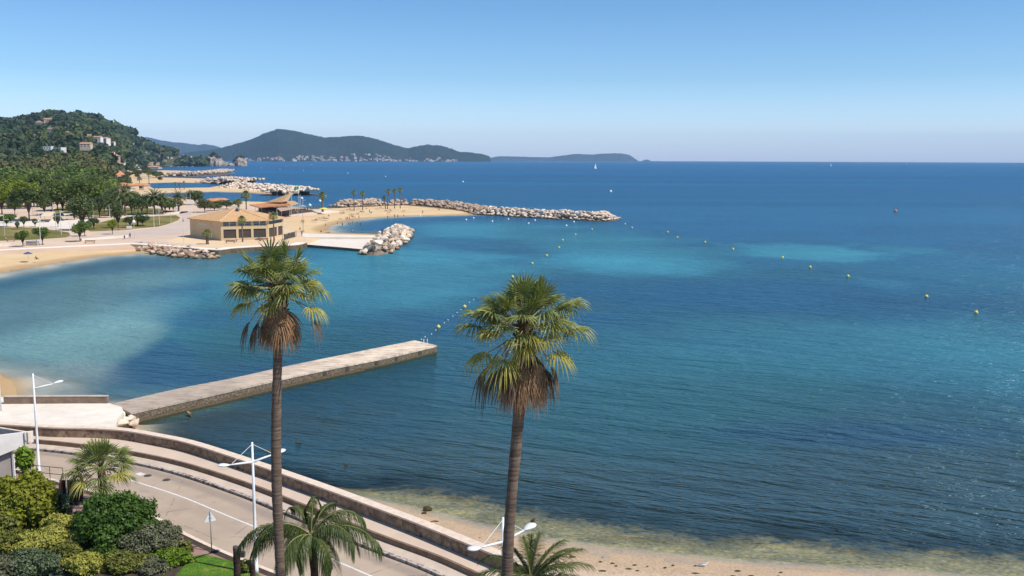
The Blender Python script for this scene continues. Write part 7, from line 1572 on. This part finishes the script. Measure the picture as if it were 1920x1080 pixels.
for a in [('stand', 642, 424.5, -.55, .3, 'black', 'dark bather standing in the shallow lagoon, tallest of the wading group', gb, False, 1), ('stand', 633, 424, -1.1, .3, 'red', 'leftmost bather, only head and shoulders above the lagoon', gb, False, 1), ('stand', 653.5, 423.5, -1.0, 1.0, 'navy', 'bather shoulder-deep, third from the left in the lagoon', gb, False, 0), ('stand', 656.5, 422.5, -.6, 2, 'black', 'wading bather in the middle of the lagoon group', gb, False, 1), ('stand', 661, 422.5, -.9, 2, 'navy', 'bather waist-deep right of the middle one', gb, False, 1), ('stand', 669.5, 423, -.8, .2, 'teal', 'bather second from the right in the lagoon group', gb, False, 1), ('stand', 676, 424.5, -.7, .2, 'black', 'rightmost bather of the wading lagoon group', gb, False, 1),
          ('bend', 660, 437.5, .2, 1.2, 'white', 'bather bending with a white towel at the water edge by the platform', gb, True, 0), ('walk', 703.5, 437.5, .1, .5, 'teal', 'bather stepping into the lagoon near the boulder heap', gb, False, 0), ('walk', 716, 437, .6, 1.6, 'black', 'dark figure leaning forward beside the boulder heap', gb, True, 1), ('stand', 716.5, 442.5, 1.42, 2.8, 'black', 'person in black standing on the platform walk next to the boulders', gb, True, 1),
          ('walk', 649, 413.8, ZB_, .4, 'red', 'left walker of the trio at the lagoon edge', gb, False, 0), ('stand', 652, 413.5, ZB_, .1, 'navy', 'tallest middle one of the trio at the lagoon edge', gb, False, 0), ('walk', 655.5, 413, ZB_, -.6, 'teal', 'right walker of the trio at the lagoon edge', gb, False, 0), ('stand', 673, 411, .25, .1, 'pink', 'pale bather standing alone just out of the water', gb, False, 0), ('stand', 792.5, 401, ZB_, .1, 'black', 'lone person standing on the sand in front of the long breakwater', gb, False, 1),
          ('stand', 727, 411.5, -.8, .1, 'black', 'left swimmer off the middle of the beach', gb, False, 1), ('stand', 740, 408.5, -.5, .1, 'navy', 'bather waist-deep nearest the beach, left of a pair', gb, False, 1), ('stand', 746, 409, -.5, .1, 'black', 'bather waist-deep nearest the beach, right of a pair', gb, False, 1), ('stand', 757, 408.5, -.9, .1, 'teal', 'swimmer right of the wading pair off the beach', gb, False, 0),
          ('sit', 823, 394, 1.1, .8, 'navy', 'person sitting alone on the far right of the sand', gb, False, 1), ('stand', 693, 399.5, 1.0, .8, 'red', 'standing one of a seated pair in the middle of the beach', gb, True, 1), ('sit', 696.5, 399.6, 1.0, -.8, 'black', 'seated one of the pair in the middle of the beach', gb, True, 1), ('sit', 610.5, 423.5, .4, .4, 'pink', 'bather seated at the rounded end of the lagoon', gb, False, 0), ('walk', 569.5, 419.5, ZP - .4, .4, 'pink', 'person bending forward near the thin mast on the sand', gb, False, 0),
          ('stand', 566, 442.5, ZP, .4, 'teal', 'person standing on the paving at the start of the platform walk', gb, True, 1), ('sit', 562.5, 430.5, 1.1, .4, 'red', 'bather sitting left on the sand near the fence', gb, False, 1), ('lie', 567, 434, 1.1, 1.7, 'black', 'sunbather lying by the fence end', gb, False, 1), ('sit', 602, 435.5, .5, .4, 'black', 'small figure sitting by the platform walk', gb, False, 1), ('lie', 615, 437, .5, 1.6, 'navy', 'sunbather lying at the water edge beside the platform walk', gb, False, 1)]: person(*a)
rr_ = random.Random(15); gs = 'sunbathers on the beach of the lagoon'
MT['towel'] = [simple('towel_%s' % n, c, tuple(x * .8 for x in c), 2, .95) for n, c in (('red', (0.45, 0.10, 0.08)), ('blue', (0.10, 0.18, 0.35)), ('tan', (0.50, 0.36, 0.25)), ('white', (0.7, 0.68, 0.62)))]
sb = [(588, 413, 'sunbather left of the row below the terrace wall'), (592.5, 413.5, 'sunbather second in the short row below the terrace'), (598, 409.5, 'sunbather alone left of the longer row'), (602.5, 409.3, 'sunbather at the left end of the longer row'), (607, 409.6, 'sunbather second in the longer row'), (610.5, 410, 'sunbather in the middle of the longer row'), (614, 410.5, 'sunbather at the right end of the longer row'), (616, 405.5, 'sunbather higher up above the longer row'), (638, 411, 'sunbather left of the standing trio'), (640, 399.5, 'sunbather left in the upper middle of the sand'), (644, 399.7, 'sunbather right in the upper middle of the sand'), (658, 402, 'sunbather above the trio, left'), (662, 402, 'sunbather above the trio, right'), (660, 407, 'sunbather directly right of the trio'), (664, 407.5, 'second sunbather right of the trio'), (671, 400.5, 'sunbather below the left palm of the middle pair'), (676, 397.3, 'sunbather near the foot of the middle palms'), (680, 397.3, 'sunbather right at the foot of the right middle palm'), (652, 393, 'left bather at the foot of the left middle palm'), (656, 393, 'bather second at the foot of the left middle palm'), (660, 393, 'bather third at the foot of the left middle palm'), (672, 392.3, 'bather between the two middle palms'), (687, 392, 'bather right of the middle palms'), (714, 389, 'dark heap-like sunbather left of the leaning palms'), (724.5, 395, 'sunbather below the leaning palms, left'), (731.5, 395, 'sunbather below the leaning palms, right'), (729, 399, 'sunbather lying nearer the water below the leaning palms'), (757, 396, 'lone dark sunbather in the middle of the right sand'), (566, 416, 'small sunbather by the thin mast')]
for i, (px, py, lb) in enumerate(sb):
    z = 1.15; t = person('sit' if i % 3 == 1 else 'lie', px, py, z + .03, rr_.uniform(1.0, 2.2), rr_.choice(['black', 'navy', 'red', 'teal']), lb, gs, False, i % 2)
    p = at(px, py, z); mb = MB(); mb.box(-.45, -1.0, 0, .45, 1.0, .025); o = mb.build('beach_towel', MT['towel'][i % 4]); o.location = (p.x, p.y, z); o.rotation_euler = (0, 0, rr_.uniform(1, 2.2)); tag(o, 'towel under the ' + lb, 'towel', 'towels on the beach')
for a in [('sit', 68, 486.5, .95, 1.2, 'black', 'bather sitting on the left beach beside the blue parasol', None, False, 1), ('sit', 68.5, 455.5, ZP + .55, .2, 'black', 'person in black sitting on the low white wall by the lawn', None, True, 1), ('sit', 11, 449.5, ZP, .2, 'white', 'person in white sitting at the foot of the leftmost lamp', None, True, 0), ('sit', 223, 431.5, ZP, .5, 'pink', 'person in pink sitting at the lawn edge beside the dark bags', None, True, 0), ('sit', 233.5, 446.5, ZP + .4, .3, 'black', 'left person sitting on the low wall by the lantern post', None, True, 1), ('stand', 244, 446.5, ZP, .3, 'navy', 'person standing at the end of the low wall by the lantern post', None, True, 1), ('walk', 343.5, 417, ZP, .3, 'white', 'walker in white on the curving park path', None, True, 0), ('walk', 443.5, 455, ZP, 1.5, 'white', 'person in a white shirt in front of the pavilion bench', None, True, 0), ('sit', 488, 452, ZP + .4, .3, 'red', 'person in red sitting on the right bench of the pavilion', None, True, 0), ('stand', 767.5, 377.5, 3.1, .3, 'black', 'left figure standing on top of the breakwater', None, True, 1), ('walk', 779, 378, 3.1, .3, 'white', 'right figure in white walking along the breakwater top', None, True, 0), ('sit', 50, 412, ZP, .3, 'navy', 'person resting beneath the umbrella pine', None, True, 1), ('walk', 76, 411.5, ZP, .9, 'black', 'dark figure beside the left shade sail', None, True, 1)]: person(*a)
for px, py in ((588, 392.5), (593, 391.8), (598, 392.2), (582, 393.5), (577, 394.5), (572, 395.3), (618, 390.8)):
    person('stand', px, py, .5 if px > 585 else ZP + .22, .4, 'black', 'dark distant figure at the far edge of the restaurant beach', 'people at the far edge of the restaurant beach', True, 1)
# gull on the near beach
p = at(1319, 1069, .35); gl = empty('seagull', (p.x, p.y, .40)); tag(gl, 'grey and white seagull standing on the pebbly near beach', 'bird')
mb = MB(); mb.tube([(-.34, 0, .22), (-.2, 0, .25), (0, 0, .27), (.14, 0, .33), (.2, 0, .42), (.24, 0, .45), (.30, 0, .44)], [.01, .06, .10, .07, .045, .05, .01], 10); mb.build('body', MT['white'], gl, True)
for s_ in (-1, 1):
    mb = MB(); mb.tube([(.10, s_ * .06, .31), (-.08, s_ * .095, .29), (-.28, s_ * .05, .25), (-.42, s_ * .02, .23)], [.02, .065, .04, .01], 8); mb.build('wing', simple('gull_grey', (0.22, 0.22, 0.23), (0.12, 0.12, 0.13), 9, .8) if s_ < 0 else bpy.data.materials['gull_grey'], gl, True)
    mb = MB(); mb.tube([(.02, s_ * .04, .2), (.02, s_ * .04, 0), (.08, s_ * .04, -.005)], .012, 5); mb.build('leg', MT['buoy'], gl)
mb = MB(); mb.tube([(.29, 0, .445), (.37, 0, .43)], [.018, .004], 6); mb.build('beak', MT['buoy'], gl)
# ------------------------------------------------------------------ air
g = N('haze_air'); g.t.nodes.remove(g.p)
pv = g.n('ShaderNodeVolumePrincipled'); pv.inputs['Color'].default_value = (0.42, 0.66, 1.0, 1)
pv.inputs['Density'].default_value = HAZE; pv.inputs['Anisotropy'].default_value = 0.0
g.l(pv.outputs[0], g.out.inputs['Volume'])
mb = MB(); mb.box(-21000, -600, -9.5, 21000, 21500, 620)
tag(mb.build('haze', g.m), kind='stuff')
